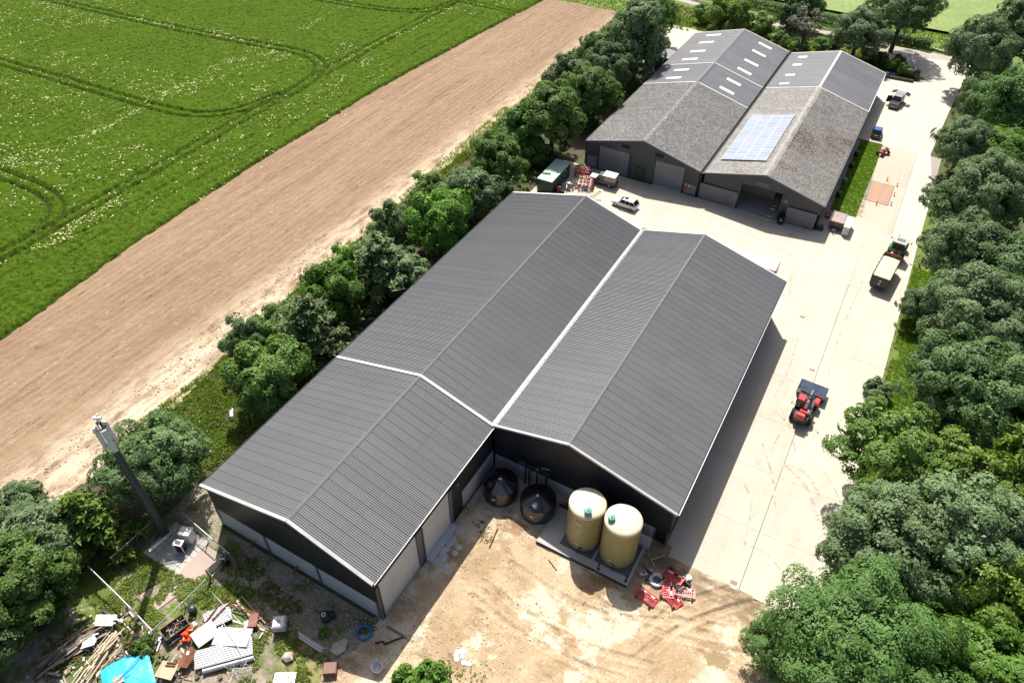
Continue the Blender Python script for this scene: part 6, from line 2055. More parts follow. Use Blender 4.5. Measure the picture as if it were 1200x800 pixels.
# tractor and grain trailer
tr = thing('tractor', 'green tractor with a pale cab roof hitched to the grain trailer', 'tractor', (6.75, 97.0, .1), -.10)
MB().loft([ring8(y, w_, .75, z, .9, .14) for y, w_, z in ((3.0, .34, 1.3), (2.8, .42, 1.55), (1.1, .46, 1.75), (.9, .46, 1.75))]).build('bonnet', MT['green'], tr)
MB().box((0, .9, .8), (.6, 3.8, .5), bevel=.08).build('chassis', MT['steel_dark'], tr)
MB().loft([[(-.72, .95, 1.2), (-.72, -.85, 1.2), (.72, -.85, 1.2), (.72, .95, 1.2)], [(-.82, .85, 1.9), (-.82, -.85, 1.9), (.82, -.85, 1.9), (.82, .85, 1.9)], [(-.72, .65, 2.72), (-.72, -.75, 2.72), (.72, -.75, 2.72), (.72, .65, 2.72)]]).build('cab_glass', MT['glass'], tr)
MB().box((0, -.05, 2.80), (1.75, 1.75, .18), bevel=.07).build('cab_roof', mat('pale_green_roof', (.42, .45, .38), .4), tr)
MB().box((0, -.05, 2.90), (1.1, .8, .04), bevel=.02).build('roof_hatch', MT['cap_grey'], tr)
for x, y0_, y1_ in ((-.8, .85, .65), (.8, .85, .65), (-.8, -.85, -.75), (.8, -.85, -.75)):
    MB().tube([(x, y0_, 1.3), (x * .9, y1_, 2.72)], .05, 6).build('cab_pillar', MT['black'], tr)
for s in (-1, 1):
    wheel(tr, (s * .86, -.35, .86), .86, .5, MT['green'])
    wheel(tr, (s * .84, 2.25, .62), .62, .42, MT['green'])
    MB().loft([[(s * .6, y, z) for y, z in ((-.85, -.05), (-.5, .28), (.5, .28), (.85, -.05))], [(s * 1.12, y, z) for y, z in ((-.85, -.05), (-.5, .28), (.5, .28), (.85, -.05))]]).build('mudguard', MT['green'], tr, False, (0, -.35, 1.6))
    MB().tube([(s * .8, .75, 2.3), (s * 1.25, .85, 2.35)], .025, 5).box((s * 1.32, .85, 2.3), (.1, .22, .34), bevel=.02).build('mirror', MT['black'], tr)
MB().tube([(-.52, 1.05, 1.7), (-.52, 1.05, 2.95)], .06, 8).build('exhaust', MT['black'], tr)
MB().tube([(0, -.9, .6), (0, -2.2, .62)], .07, 8).build('drawbar', MT['steel_dark'], tr)
gr = thing('grain_trailer', 'dark tipping trailer heaped with pale grain', 'trailer', (6.05, 90.75, .1), -.10)
w0, w1, l0 = 1.02, 1.13, 2.95
for s in (-1, 1):
    MB().add([(s * w0, -l0, .85), (s * w0, l0, .85), (s * w1, l0, 2.3), (s * w1, -l0, 2.3), (s * (w0 - .05), -l0, .85), (s * (w0 - .05), l0, .85), (s * (w1 - .05), l0, 2.3), (s * (w1 - .05), -l0, 2.3)],
             [(0, 1, 2, 3), (7, 6, 5, 4), (3, 2, 6, 7), (0, 3, 7, 4), (1, 5, 6, 2)]).build('side_wall', MT['steel_dark'], gr)
    for k in range(6):
        MB().box((s * (w0 + .08), -2.6 + k * 1.04, 1.55), (.08, .1, 1.4), ry=s * .075).build('side_rib', MT['steel_dark'], gr)
MB().box((0, l0, 1.68), (2.18, .06, 1.65)).build('headboard', MT['rust'], gr)
MB().box((0, -l0, 1.56), (2.16, .07, 1.45)).build('tailgate', MT['black'], gr)
for k, z in enumerate((1.7, 1.25)):
    MB().lathe([(.13, -.03), (.13, .0), (.01, .02)], (.1 - k * .05, -l0 - .06, z), 14, 'Y').build('badge', MT['galv'], gr)
MB().box((0, 0, .8), (1.9, 5.9, .12)).box((-.4, 0, .62), (.12, 5.6, .25)).box((.4, 0, .62), (.12, 5.6, .25)).build('floor', MT['steel_dark'], gr)
gx, gy = np.meshgrid(np.linspace(-1.07, 1.07, 26), np.linspace(-2.9, 2.9, 60), indexing='ij')
gz = 2.12 + .22 * np.cos(gx * 1.35) * np.clip(1.15 - np.abs(gy) / 3.4, 0, 1) + .03 * vnoise(gx * 2, gy * 2, 9) - .22 * np.clip((gy - 1.9), 0, 1) ** 1.2
co = np.stack([gx.ravel(), gy.ravel(), gz.ravel()], 1)
i_, j_ = np.meshgrid(np.arange(25), np.arange(59), indexing='ij')
a_ = (i_ * 60 + j_).ravel()
grain_m = mat('grain_heap', (.64, .53, .36), .9, layers=(((.70, .60, .44), 1.4, .4, .7), ((.56, .44, .27), 9, .5, .7)), bmp=(30, .5, .02))
go = link('grain', np_mesh('grain', co, quads=np.stack([a_, a_ + 60, a_ + 61, a_ + 1], 1), mats=[grain_m], smooth=True), gr)
go['kind'] = 'stuff'
for s in (-1, 1):
    for y in (-.55, -1.6):
        wheel(gr, (s * .88, y, .48), .48, .36, MT['steel_grey'])
MB().tube([(0, l0 - .1, .65), (0, l0 + 1.35, .62)], .08, 8).build('drawbar', MT['steel_dark'], gr)
MB().tube([(1.15, l0 - .1, .1), (1.25, l0 + .3, .9)], .03, 6).build('prop_stand', MT['steel_dark'], gr)

# small brown tipping trailer and white cabinet at the far barn corner
bt_ = thing('tipping_trailer', 'small brown tipping trailer at the corner of the far right barn', 'trailer', (-1.95, 101.0, 0), .0)
wood_b = mat('pinkish_board', (.36, .28, .25), .8, layers=(((.28, .22, .21), 1.5, .4, .7),))
MB().box((0, 0, .74), (1.9, 3.0, .08)).build('bed', MT['steel_dark'], bt_)
for s in (-1, 1):
    MB().box((s * .95, 0, 1.14), (.06, 3.0, .86)).build('side_board', wood_b, bt_)
    MB().box((0, s * 1.5, 1.10), (1.9, .06, .80)).build('end_board', mat('dull_olive_board', (.10, .095, .06), .7) if s < 0 else wood_b, bt_)
    wheel(bt_, (s * .8, -.1, .36), .36, .24, MT['steel_grey'])
MB().box((.04, 0, 1.47), (1.72, 2.8, .08), bevel=.03).build('load_cover', wood_b, bt_)
MB().lathe([(.06, -.02), (.06, .02)], (0, -1.55, 1.2), 10, 'Y').build('badge', MT['galv'], bt_)
MB().tube([(-.5, -1.5, .65), (0, -2.5, .6)], .05, 6).tube([(.5, -1.5, .65), (0, -2.5, .6), (0, -2.5, .1)], .05, 6).lathe([(.12, 0), (.12, .12)], (0, -2.5, .0), 10).build('drawbar', MT['steel_dark'], bt_)
hoop = thing('hose_reel', 'red hose reel beside the brown trailer', 'hose reel', (-3.55, 102.4, .05))
MB().torus((0, 0, .5), .38, .05, 20, 6, 'Y').torus((0, .25, .5), .38, .05, 20, 6, 'Y').tube([(0, -.1, .5), (0, .35, .5)], .06, 8).build('reel', MT['red'], hoop)
MB().box((0, .12, .12), (.7, .5, .1)).tube([(-.3, .1, .1), (0, .1, .5), (.3, .1, .1)], .03, 6).build('stand', MT['steel_dark'], hoop)
wc = thing('white_cabinet', 'tall white metal cabinet beside the brown trailer', 'cabinet', (-.38, 100.3, .1), -.02)
MB().box((0, 0, .75), (.85, 3.1, 1.4), bevel=.04).build('body', mat('off_white_metal', (.66, .66, .64), .45), wc)
MB().box((0, 0, 1.47), (.9, 3.16, .06), bevel=.02).build('lid', MT['white'], wc)
MB().box((0, -1.56, .75), (.72, .03, 1.2), bevel=.01).build('door', MT['cap'], wc)
MB().box((.2, -1.6, .85), (.12, .05, .2), bevel=.02).build('handle', MT['steel_dark'], wc)
sc_ = thing('black_sheet_heap', 'heap of black plastic sheet beside the open barn', 'plastic heap', (-4.6, 99.0, .1), .2)
hx, hy = np.meshgrid(np.linspace(-1.5, 1.2, 22), np.linspace(-.9, .9, 16), indexing='ij')
hz = .55 * np.clip(1 - (hx / 1.5) ** 2, 0, 1) * np.clip(1 - (hy / .95) ** 2, 0, 1) * (1 + .6 * vnoise(hx * 1.7, hy * 1.7, 77, 3)) + .03
i_, j_ = np.meshgrid(np.arange(21), np.arange(15), indexing='ij')
a_ = (i_ * 16 + j_).ravel()
link('sheet', np_mesh('sheet', np.stack([hx.ravel(), hy.ravel(), hz.ravel()], 1), quads=np.stack([a_, a_ + 16, a_ + 17, a_ + 1], 1), mats=[MT['black']]), sc_)
ob = thing('oil_drum', 'black drum standing at the right of the open barn doorway', 'drum', (-9.3, 97.3, .1))
MB().lathe([(.44, 0), (.46, .04), (.44, .06), (.44, .55), (.46, .58), (.44, .61), (.44, 1.2), (.46, 1.23), (.42, 1.25), (.40, 1.2), (.01, 1.2)], n=20).build('drum', MT['black'], ob)
MB().box((.12, -.46, .85), (.14, .03, .26), bevel=.02).build('sticker', MT['white'], ob)
for k, y in enumerate((124.2, 119.7, 114.1, 109.4)):
    d = thing('plastic_drum', ('dark drum in the shade along the barn side, farthest of four', 'dark drum in the shade along the barn side, third from the brown trailer', 'pale topped drum in the shade along the barn side', 'dark drum in the shade nearest the brown trailer')[k], 'drum', (-3.35, y, .05), 0, 'drums along the shaded barn side')
    MB().lathe([(.34, 0), (.38, .08), (.38, .72), (.3, .82), (.01, .84)], n=18).build('drum', MT['black'] if k != 2 else MT['steel_grey'], d)
    MB().lathe([(.1, .84), (.1, .9), (.01, .9)], (.1, 0, 0), 10).build('cap', MT['galv'], d)
# white trailer behind barn B
wt = thing('white_trailer', 'long white trailer roof showing behind the big barn, red brown end', 'trailer', (-11.2, 83.1, .1))
MB().box((0, 0, 1.55), (9.2, 2.3, 1.7), bevel=.06).build('body', MT['white'], wt)
MB().box((0, 0, 2.43), (9.2, 2.34, .08), bevel=.03).build('roof', mat('bright_white_roof', (.8, .8, .8), .4), wt)
MB().box((4.68, 0, 1.6), (.14, 2.36, 1.8), bevel=.02).build('end_frame', mat('red_brown_paint', (.42, .18, .13), .5), wt)
MB().box((0, 0, .6), (8.6, .9, .2)).build('chassis', MT['steel_dark'], wt)
for s in (-1, 1):
    for x in (-2.4, -1.3):
        w_ = wheel(wt, (x, s * .95, .45), .45, .3, MT['steel_grey'])
        w_.rotation_euler = (0, 0, PI / 2)

# site cabin with a green roof
sc2 = thing('site_cabin', 'dark green site cabin with a pale green roof under the trees', 'cabin', (-43.4, 90.2, .02), .03)
cab_m = mat('dark_green_steel', (.016, .055, .035), .45)
b = MB()
for k in range(20):
    for s in (-1, 1):
        b.box((s * 1.22, -3.2 + k * .337, 1.25), (.05 + .02 * (k % 2), .335, 2.4))
b.box((0, -3.36, 1.25), (2.44, .06, 2.4)).box((0, 3.36, 1.25), (2.44, .06, 2.4))
b.build('wall', cab_m, sc2)
MB().box((0, 0, 2.5), (2.62, 6.95, .12), bevel=.03).build('roof', mat('pale_green_roof_sheet', (.30, .42, .36), .45, layers=(((.38, .48, .42), .7, .4, .7),)), sc2)
MB().box((0, 0, .1), (2.2, 6.4, .2)).build('skid', MT['steel_dark'], sc2)
w_ = MB().box((1.26, 1.6, 1.6), (.05, .7, .7)).build('window', MT['glass'], sc2)
MB().box((1.27, 1.6, 1.6), (.03, .78, .06)).box((1.27, 1.6, 1.98), (.04, .8, .06)).box((1.27, 1.6, 1.22), (.04, .8, .06)).build('frame', MT['white'], w_)
MB().box((1.27, 2.65, 1.15), (.05, .85, 2.05), bevel=.02).build('door', cab_m, sc2)


# ------------------------------------------------------------------ farm implements: red and cream cultivators
def cultivator(name, label, loc, rz, mains, arm_m, wid, rows, seed, discs):
    r = random.Random(seed)
    t = thing(name, label, 'cultivator', loc, rz)
    fr = MB()
    for k in range(rows):
        y = -.9 + k * (1.8 / max(1, rows - 1))
        fr.box((0, y, .85 + .15 * (k % 2)), (wid, .12, .12))
    for x in (-wid * .35, 0, wid * .35):
        fr.box((x, 0, .92), (.12, 2.0, .12))
    fr.build('frame', mains, t)
    for k in range(rows):
        y = -.9 + k * (1.8 / max(1, rows - 1))
        n = int(wid / .42)
        for i in range(n):
            x = -wid / 2 + .2 + i * .42
            MB().tube([(x, y, .9), (x, y - .28, 1.08), (x, y - .42, .7), (x, y - .2, .22), (x, y + .05, .06)], .045, 5).build('tine', arm_m if (i + k) % 2 else mains, t)
    if discs:
        for i in range(int(wid / .5)):
            MB().lathe([(.01, -.03), (.28, .02), (.26, .04), (.01, 0)], (-wid / 2 + .25 + i * .5, -1.35, .32), 14, 'X').build('disc', MT['rust'], t)
        MB().box((0, -1.35, .34), (wid, .07, .07)).build('disc_axle', MT['steel_dark'], t)
    for s in (-1, 1):
        MB().tube([(s * wid * .3, .9, .9), (0, 1.9, .7)], .06, 6).build('drawbar', mains, t)
        MB().tube([(s * wid * .35, -.5, 1.0), (s * wid * .12, 0, 1.75), (s * .1, .8, 1.5)], .055, 6).build('headstock', arm_m if s > 0 else mains, t)
        wheel(t, (s * wid * .42, -.3, .34), .34, .2, MT['cap'])
    for k in range(6):
        MB().tube([(r.uniform(-wid / 2, wid / 2), r.uniform(-.8, .8), .95), (r.uniform(-wid / 2, wid / 2), r.uniform(-.8, .8), 1.5)], .035, 5).build('strut', arm_m, t)
    return t


cream_p = mat('cream_paint', (.60, .52, .40), .5, layers=(((.42, .27, .17), 2, .5, .75),))
cultivator('cultivator', 'red folded cultivator with pale arms behind the blue barrel', (-40.75, 95.2, .08), .35, MT['red'], cream_p, 2.6, 4, 1, False)
cultivator('disc_cultivator', 'cream and red cultivator with rusty discs in front of the grey pickup', (-38.9, 92.2, .08), 1.9, cream_p, MT['red'], 3.0, 4, 2, True)
ra = thing('old_rake', 'rusty implement with a brown seat by the site cabin', 'implement', (-40.95, 90.0, .08), .4)
MB().tube([(-.9, 0, .9), (.9, 0, .9)], .05, 6).tube([(0, -.9, .6), (0, 0, .9), (0, .9, .9)], .05, 6).build('frame', MT['galv'], ra)
for i in range(9):
    MB().tube([(-.8 + i * .2, 0, .9), (-.8 + i * .2, -.35, .6), (-.8 + i * .2, -.2, .1)], .02, 5).build('tine', MT['steel_grey'], ra)
MB().lathe([(.01, .95), (.3, .98), (.36, 1.08)], (.25, .1, 0), 14).build('seat', MT['timber_pale'], ra)
for s in (-1, 1):
    wheel(ra, (s * .95, 0, .45), .45, .12, MT['rust'])
mw = thing('mower', 'black and red mower parked against the site cabin', 'mower', (-41.5, 88.2, .08), .9)
MB().box((0, 0, .5), (1.0, 1.5, .35), bevel=.1).build('deck', MT['black'], mw)
MB().loft([ring8(y, .34, .6, z, .9, .12) for y, z in ((.75, .9), (.5, 1.08), (-.1, 1.1))]).build('bonnet', MT['red'], mw)
MB().box((0, -.5, .9), (.5, .45, .12), bevel=.05).box((0, -.72, 1.15), (.5, .1, .45), bevel=.05).build('seat', MT['black'], mw)
MB().torus((0, -.1, 1.25), .16, .02, 16, 6).build('steering_wheel', MT['black'], mw)
for s in (-1, 1):
    wheel(mw, (s * .5, -.6, .32), .32, .24, MT['white'])
    wheel(mw, (s * .46, .6, .24), .24, .18, MT['white'])
tl = thing('hand_trolley', 'small rusty red hand trolley alone on the sunny concrete', 'trolley', (-35.96, 89.56, .1), -.75)
MB().tube([(-.22, -.7, .15), (-.22, .8, 1.0), (.22, .8, 1.0), (.22, -.7, .15)], .045, 6).build('frame', MT['rust'], tl)
for k in range(4):
    MB().tube([(-.22, -.5 + k * .35, .26 + k * .2), (.22, -.5 + k * .35, .26 + k * .2)], .035, 5).build('rung', MT['rust'], tl)
MB().box((0, -.55, .12), (.5, .4, .04)).build('toe_plate', MT['steel_dark'], tl)
for s in (-1, 1):
    wheel(tl, (s * .32, -.62, .18), .18, .1, MT['black'])
MB().tube([(-.2, .8, 1.0), (0, .95, 1.08), (.2, .8, 1.0)], .06, 8).build('handle', MT['black'], tl)
bd = thing('gutter_outlet', 'black hopper with an orange end at the far end of the valley gutter', 'gutter outlet', (-23.1, 75.95, 6.75))
MB().box((0, .05, .1), (.6, .4, .3), bevel=.05).tube([(0, .1, 0), (0, .1, -1.0)], .08, 8).build('hopper', MT['black'], bd)
MB().box((.35, .1, .15), (.4, .16, .12), bevel=.03).build('spout', MT['orange'], bd)

# weighbridge and its five posts
wbr = thing('weighbridge', 'rusty steel weighbridge plate set in the pink concrete', 'weighbridge', (2.15, 113.7, .1))
rp = mat('rusty_plate', (.30, .19, .14), .6, layers=(((.42, .215, .09), .3, .42, .56, (1.6, .15, 1)), ((.24, .185, .185), .35, .5, .65, (1.6, .15, 1)), ((.42, .29, .18), 2, .6, .75)))
for k in range(3):
    MB().box((-1.12 + k * 1.12, 0, .012), (1.10, 6.3, .03), bevel=.006).build('deck_plate', rp, wbr)
MB().box((-1.74, 0, .006), (.1, 6.6, .03)).box((1.74, 0, .006), (.1, 6.6, .03)).box((0, 3.24, .006), (3.4, .1, .03)).box((0, -3.24, .006), (3.4, .1, .03)).build('kerb_frame', MT['cap_grey'], wbr)
for (x, y), lb in (((2.52, 118.32), 'small post at the far left corner of the weighbridge'), ((4.18, 117.19), 'small post at the far right corner of the weighbridge'), ((4.21, 113.99), 'small post halfway along the right side of the weighbridge'),
                   ((4.23, 110.90), 'small post at the near right corner of the weighbridge'), ((2.27, 109.90), 'small post at the near left corner of the weighbridge')):
    p = thing('guide_post', lb, 'post', (x, y, .1), 0, 'guide posts round the weighbridge')
    MB().lathe([(.16, 0), (.16, .05), (.07, .08), (.06, .62), (.01, .64)], n=12).build('post', mat('post_buff', (.45, .36, .2), .6) if 'post_buff' not in bpy.data.materials else bpy.data.materials['post_buff'], p)
    MB().lathe([(.075, .42), (.075, .58)], n=12, cap=False).build('band', MT['black'], p)
fb_ = thing('feed_bags', 'blue and white sacks at the barn corner beside the planted island', 'sacks', (-3.55, 162.23, .09))
for k in range(3):
    MB().lathe([(.01, 0), (.3, .02), (.42, .16), (.36, .36), (.12, .46), (.01, .45)], (-.7 + k * .62, .15 * (k % 2), 0), 12).build('sack', (MT['white'], MT['blue'], MT['blue'])[k], fb_)

# ------------------------------------------------------------------ loose things in front of the barn
to = thing('water_tote', 'white cube shaped water tote standing on the weedy ground', 'tote', (-30.53, 14.46, .1), .62)
MB().box((0, 0, .62), (1.05, 1.05, 1.0), bevel=.12).build('bottle', MT['white'], to)
MB().lathe([(.14, 1.1), (.14, 1.17), (.01, 1.18)], n=14).build('cap', MT['galv'], to)
b = MB()
for z in (.3, .6, .9):
    b.box((0, 0, z), (1.10, 1.10, .03))
for s in (-1, 1):
    for x in (-.5, 0, .5):
        b.box((x, s * .55, .6), (.025, .025, 1.0)).box((s * .55, x, .6), (.025, .025, 1.0))
b.build('cage', MT['galv'], to)
MB().box((0, 0, .07), (1.1, 1.1, .1)).build('pallet', MT['timber'], to)
br = thing('black_tub', 'dark green barrel with a white pipe end near the barn corner', 'barrel', (-27.68, 16.97, .1), .2)
MB().lathe([(.42, 0), (.46, .08), (.48, .6), (.40, .72), (.01, .74)], n=20).build('drum', mat('dark_green_plastic', (.02, .035, .03), .4), br)
MB().torus((-.12, -.05, .78), .15, .05, 18, 8).build('pipe_end', MT['white'], br)
MB().lathe([(.3, 0), (.32, .5), (.26, .6), (.01, .6)], (.38, .35, .0), 16).build('side_drum', bpy.data.materials['dark_green_plastic'], br)
hs = thing('pipe_coil', 'bright blue water pipe coil lying on the stones', 'pipe coil', (-24.02, 17.52, .22))
for k, (R_, z) in enumerate(((.56, 0), (.62, .07), (.55, .12), (.66, .03), (.60, .16))):
    MB().torus((.01 * k, .008 * k, z), R_, .035, 32, 6).build('turn', MT['blue'], hs)
ss = thing('stone_slab', 'broken pale stone slab lying in front of the barn', 'slab', (-25.09, 15.56, .12), .3)
MB().prism([(-.6, -.5), (.1, -.75), (.62, -.2), (.55, .7), (.2, .75), (-.5, .1)], 0, .24).build('slab', MT['stone'], ss)
bu = thing('bucket', 'white bucket standing at the edge of the shade', 'bucket', (-21.18, 15.70, .1))
MB().lathe([(.34, 0), (.46, .62), (.48, .63), (.48, .68), (.44, .68), (.33, .05), (.01, .05)], n=24, cap=False).build('tub', MT['white'], bu)
MB().lathe([(.01, .2), (.36, .22)], n=20).build('contents', MT['conc_panel'], bu)
MB().tube([(-.47, 0, .62), (-.3, .1, .86), (.3, .1, .86), (.47, 0, .62)], .015, 5).build('handle', MT['galv'], bu)
for k, (a, b_) in enumerate((((347, 742), (378, 764)), ((350, 741), (381, 762)), ((353, 745), (374, 760)))):
    pass
pr1 = thing('plastic_pipes', 'bundle of white plastic pipes lying along the edge of the shade', 'pipes', (-27.49, 14.68, .16), -1.578)
for k in range(4):
    MB().tube([(-.18 + k * .12, -1.5 + .15 * k, .02 * k), (-.18 + k * .12, 1.5 - .2 * (k % 2), 0)], .055, 8).build('pipe', MT['white'] if k % 2 else MT['galv'], pr1)
rk = thing('chalk_boulder', 'white boulder beside the dry weeds', 'boulder', (-28.22, 12.78, .1))
MB().loft([[(.5, .1, 0), (.1, .42, 0), (-.42, .25, 0), (-.4, -.3, 0), (.2, -.42, 0)], [(.55, .05, .2), (.1, .5, .24), (-.5, .2, .18), (-.36, -.36, .22), (.22, -.4, .26)], [(.25, 0, .44), (.05, .2, .5), (-.22, .1, .40), (-.2, -.14, .42), (.1, -.2, .46)]]).build('stone', MT['stone'], rk)
MB().box((.3, .35, .15), (.3, .3, .3), rz=.5, bevel=.08).build('brick', MT['rust'], rk)
bb = thing('rusty_block', 'reddish brown rusty box in the weeds near the bucket', 'box', (-24.47, 13.73, .1), .6)
MB().box((0, 0, .3), (1.1, 1.0, .5), bevel=.05).build('box', MT['rust'], bb)
MB().box((0, 0, .57), (1.0, .9, .05), bevel=.02).build('lid', mat('red_brown_sheet', (.24, .14, .11), .8), bb)
sh = thing('white_sheet', 'white ribbed sheet lying at the bottom edge of the scrap area', 'sheet', (-27.05, 11.01, .2), .55)
b = MB()
for k in range(7):
    b.box((-.75 + k * .25, 0, .02 + .03 * (k % 2)), (.245, 1.8, .02))
b.build('ribbed_sheet', MT['white'], sh)
MB().box((0, 0, -.05), (1.6, .12, .08)).build('batten', MT['timber'], sh)
bk = thing('black_hose', 'short black rubber hose lying in the shade', 'hose', (-21.73, 18.07, .14))
MB().tube([(p[0], p[1], .03) for p in spline([(-.9, -.7, 0), (-.5, -.3, 0), (-.2, -.35, 0), (.3, .3, 0), (.8, .9, 0)], 6)], .07, 7).build('hose', MT['rubber'], bk)
MB().lathe([(.1, 0), (.1, .14)], (-.9, -.7, 0), 10).build('coupling', MT['black'], bk)
ba = thing('fence_post', 'grey timber post lying by the barn corner', 'post', (-21.71, 19.01, .16), -1.555)
MB().box((0, 0, 0), (.18, 2.0, .14), bevel=.02).build('post', MT['timber'], ba)
MB().box((0, .8, .08), (.05, .05, .04)).build('staple', MT['galv'], ba)
rw = thing('plaster_heap', 'splash of white lime and rags on the sunny dirt', 'lime heap', (-15.66, 20.07, .14))
r_ = random.Random(8)
for k in range(9):
    MB().lathe([(.01, .08), (.16, .05), (.24, 0)], (r_.uniform(-.7, .7), r_.uniform(-.45, .45), r_.uniform(0, .06)), 8, smooth=False).build('lump', MT['white'] if k % 3 else MT['conc_panel'], rw)
lm_ = thing('lime_spill', 'pale lime spilled along the sill of the far white door', 'lime spill', (-22.6, 28.0, .12))
r_ = random.Random(9)
for k in range(26):
    x, y = abs(r_.gauss(0, .5)), r_.uniform(-2.0, 2.1)
    MB().lathe([(.01, .07), (.18, .04), (.34, 0)], (x, y, r_.uniform(0, .03)), 7, smooth=False).build('lump', MT['conc_panel'], lm_)
rb = thing('orange_pipe', 'thin orange pipe lying by the weeds at the dirt corner', 'pipe', (-19.16, 30.79, .2), 0.159)
MB().tube([(0, -1.0, 0), (0, 1.0, .05)], .05, 7).build('pipe', MT['rust'], rb)
MB().lathe([(.08, -.06), (.08, .06)], (0, 1.0, .05), 8, 'Y').build('socket', MT['rust'], rb)
tb_ = thing('tree_branch', 'grey dead branches heaped at the corner of the dirt yard', 'branches', (-20.47, 31.09, .15), .6)
r_ = random.Random(10)
for k in range(14):
    a, L = r_.uniform(0, 6.28), r_.uniform(.5, 1.2)
    x, y = r_.uniform(-.6, .6), r_.uniform(-1.2, 1.2)
    MB().tube([(x, y, .05), (x + math.cos(a) * L * .6, y + math.sin(a) * L * .6, r_.uniform(.1, .4)), (x + math.cos(a) * L, y + math.sin(a) * L, r_.uniform(.05, .6))], [.04, .03, .012], 5).build('branch', MT['bark'], tb_)
st_ = thing('iron_bar', 'thin dark bar lying on the dirt in front of the plinth', 'bar', (-13.11, 31.21, .16), -2.050)
MB().tube([(0, -.6, 0), (0, .6, 0)], .04, 6).build('bar', MT['black'], st_)
MB().lathe([(.07, -.05), (.07, .05)], (0, .6, 0), 8, 'Y').build('nut', MT['rust'], st_)
mk = thing('fertiliser_bag', 'white bag lying in the weeds on the bank', 'bag', (-51.91, 29.71, .15), .8)
MB().box((0, 0, .1), (.42, 1.0, .16), rx=.08, bevel=.06).box((.1, .62, .08), (.24, .3, .12), rz=.4, bevel=.05).build('bag', MT['conc_panel'], mk)
MB().box((.1, -.75, .05), (.3, .25, .12), rz=.4, bevel=.04).build('neck', MT['black'], mk)
for (x, y), lb, L in (((-49.32, 24.62), 'white marker stake on the bank nearest the barn eave', 1.0), ((-53.79, 27.10), 'small white marker stake on the weedy bank', .5)):
    s = thing('marker_stake', lb, 'stake', (x, y, 0))
    MB().box((0, 0, L / 2), (.12, .08, L + .1), rx=.12).build('stake', MT['white'], s)
    MB().box((0, -.05, L * .7), (.14, .02, .1), rx=.12).build('band', MT['cap'], s)

# ------------------------------------------------------------------ scrap heaps
r_ = random.Random(21)
dirv = -0.182


def plank(m, L, w, t, x, y, z, rz, tilt, label, group, name='plank'):
    o = MB().box((0, 0, 0), (w, L, t), bevel=.008).build(name, m)
    o.location = (x, y, z)
    o.rotation_euler = (tilt, r_.uniform(-.1, .1), rz)
    return tag(o, label, 'board', group)


A_, B_ = (-44.99, 2.84, 0.00), (-43.48, 6.43, 0.00)
for k in range(46):
    f, g_ = r_.random(), r_.gauss(0, .55)
    x, y = A_[0] + (B_[0] - A_[0]) * f, A_[1] + (B_[1] - A_[1]) * f
    nx, ny = -(B_[1] - A_[1]), (B_[0] - A_[0])
    l_ = math.hypot(nx, ny)
    z = .12 + (k / 46) * .75 * math.exp(-g_ * g_)
    plank(MT['timber'], r_.uniform(1.6, 3.6), r_.uniform(.12, .24), .045, x + nx / l_ * g_, y + ny / l_ * g_, z, dirv + r_.gauss(0, .16), r_.uniform(-.06, .06),
          'weathered grey brown board in the scrap timber pile', 'boards of the scrap timber pile')
A_, B_ = (-41.36, 3.34, 0.00), (-41.73, 6.93, 0.00)
for k in range(18):
    f, g_ = r_.random(), r_.gauss(0, .5)
    x, y = A_[0] + (B_[0] - A_[0]) * f + g_ * .7, A_[1] + (B_[1] - A_[1]) * f + g_ * .5
    plank(MT['timber_pale'], r_.uniform(1.4, 3.0), r_.uniform(.08, .16), .05, x, y, .15 + k * .035, 0.212 + r_.gauss(0, .14), r_.uniform(-.08, .1),
          'pale sawn batten heaped beside the blue tarpaulin', 'pale battens beside the tarpaulin')
for k, ((x, y), rz, L, lb) in enumerate((((-43.49, 7.29), 1.05, 2.0, 'broken white slatted panel on top of the timber pile'), ((-43.29, 5.45), .7, 1.4, 'smaller white broken panel half buried in the timber pile'))):
    p = thing('broken_panel', lb, 'panel', (x, y, .95 - k * .2), -rz)
    for i in range(6):
        MB().box((-.4 + i * .17, r_.uniform(-.1, .1), 0), (.12, L * r_.uniform(.7, 1), .03)).build('slat', MT['white'], p)
    for s in (-1, 1):
        MB().box((0, s * L * .3, -.03), (1.0, .1, .04)).build('batten', MT['white'], p)
for (px1, py1), rz, L, m_, lb in (((-44.00, 7.86), 1.0, 1.8, 'steel_dark', 'dark steel channel lying at the edge of the compound weeds'), ((-45.71, 6.44), .55, 1.5, 'timber_pale', 'pale post end poking out of the top of the timber pile'),
                                  ((-43.94, 2.25), 1.25, 1.6, 'galv', 'grey blue ribbed sheet end at the foot of the timber pile')):
    o = thing('scrap_length', lb, 'scrap', (px1, py1, .25), -rz if L != 1.8 else -1.614)
    MB().box((0, 0, 0), (.2, L, .06), bevel=.01).build('web', MT[m_], o)
    MB().box((.1, 0, .05), (.03, L, .12)).build('flange', MT[m_], o)
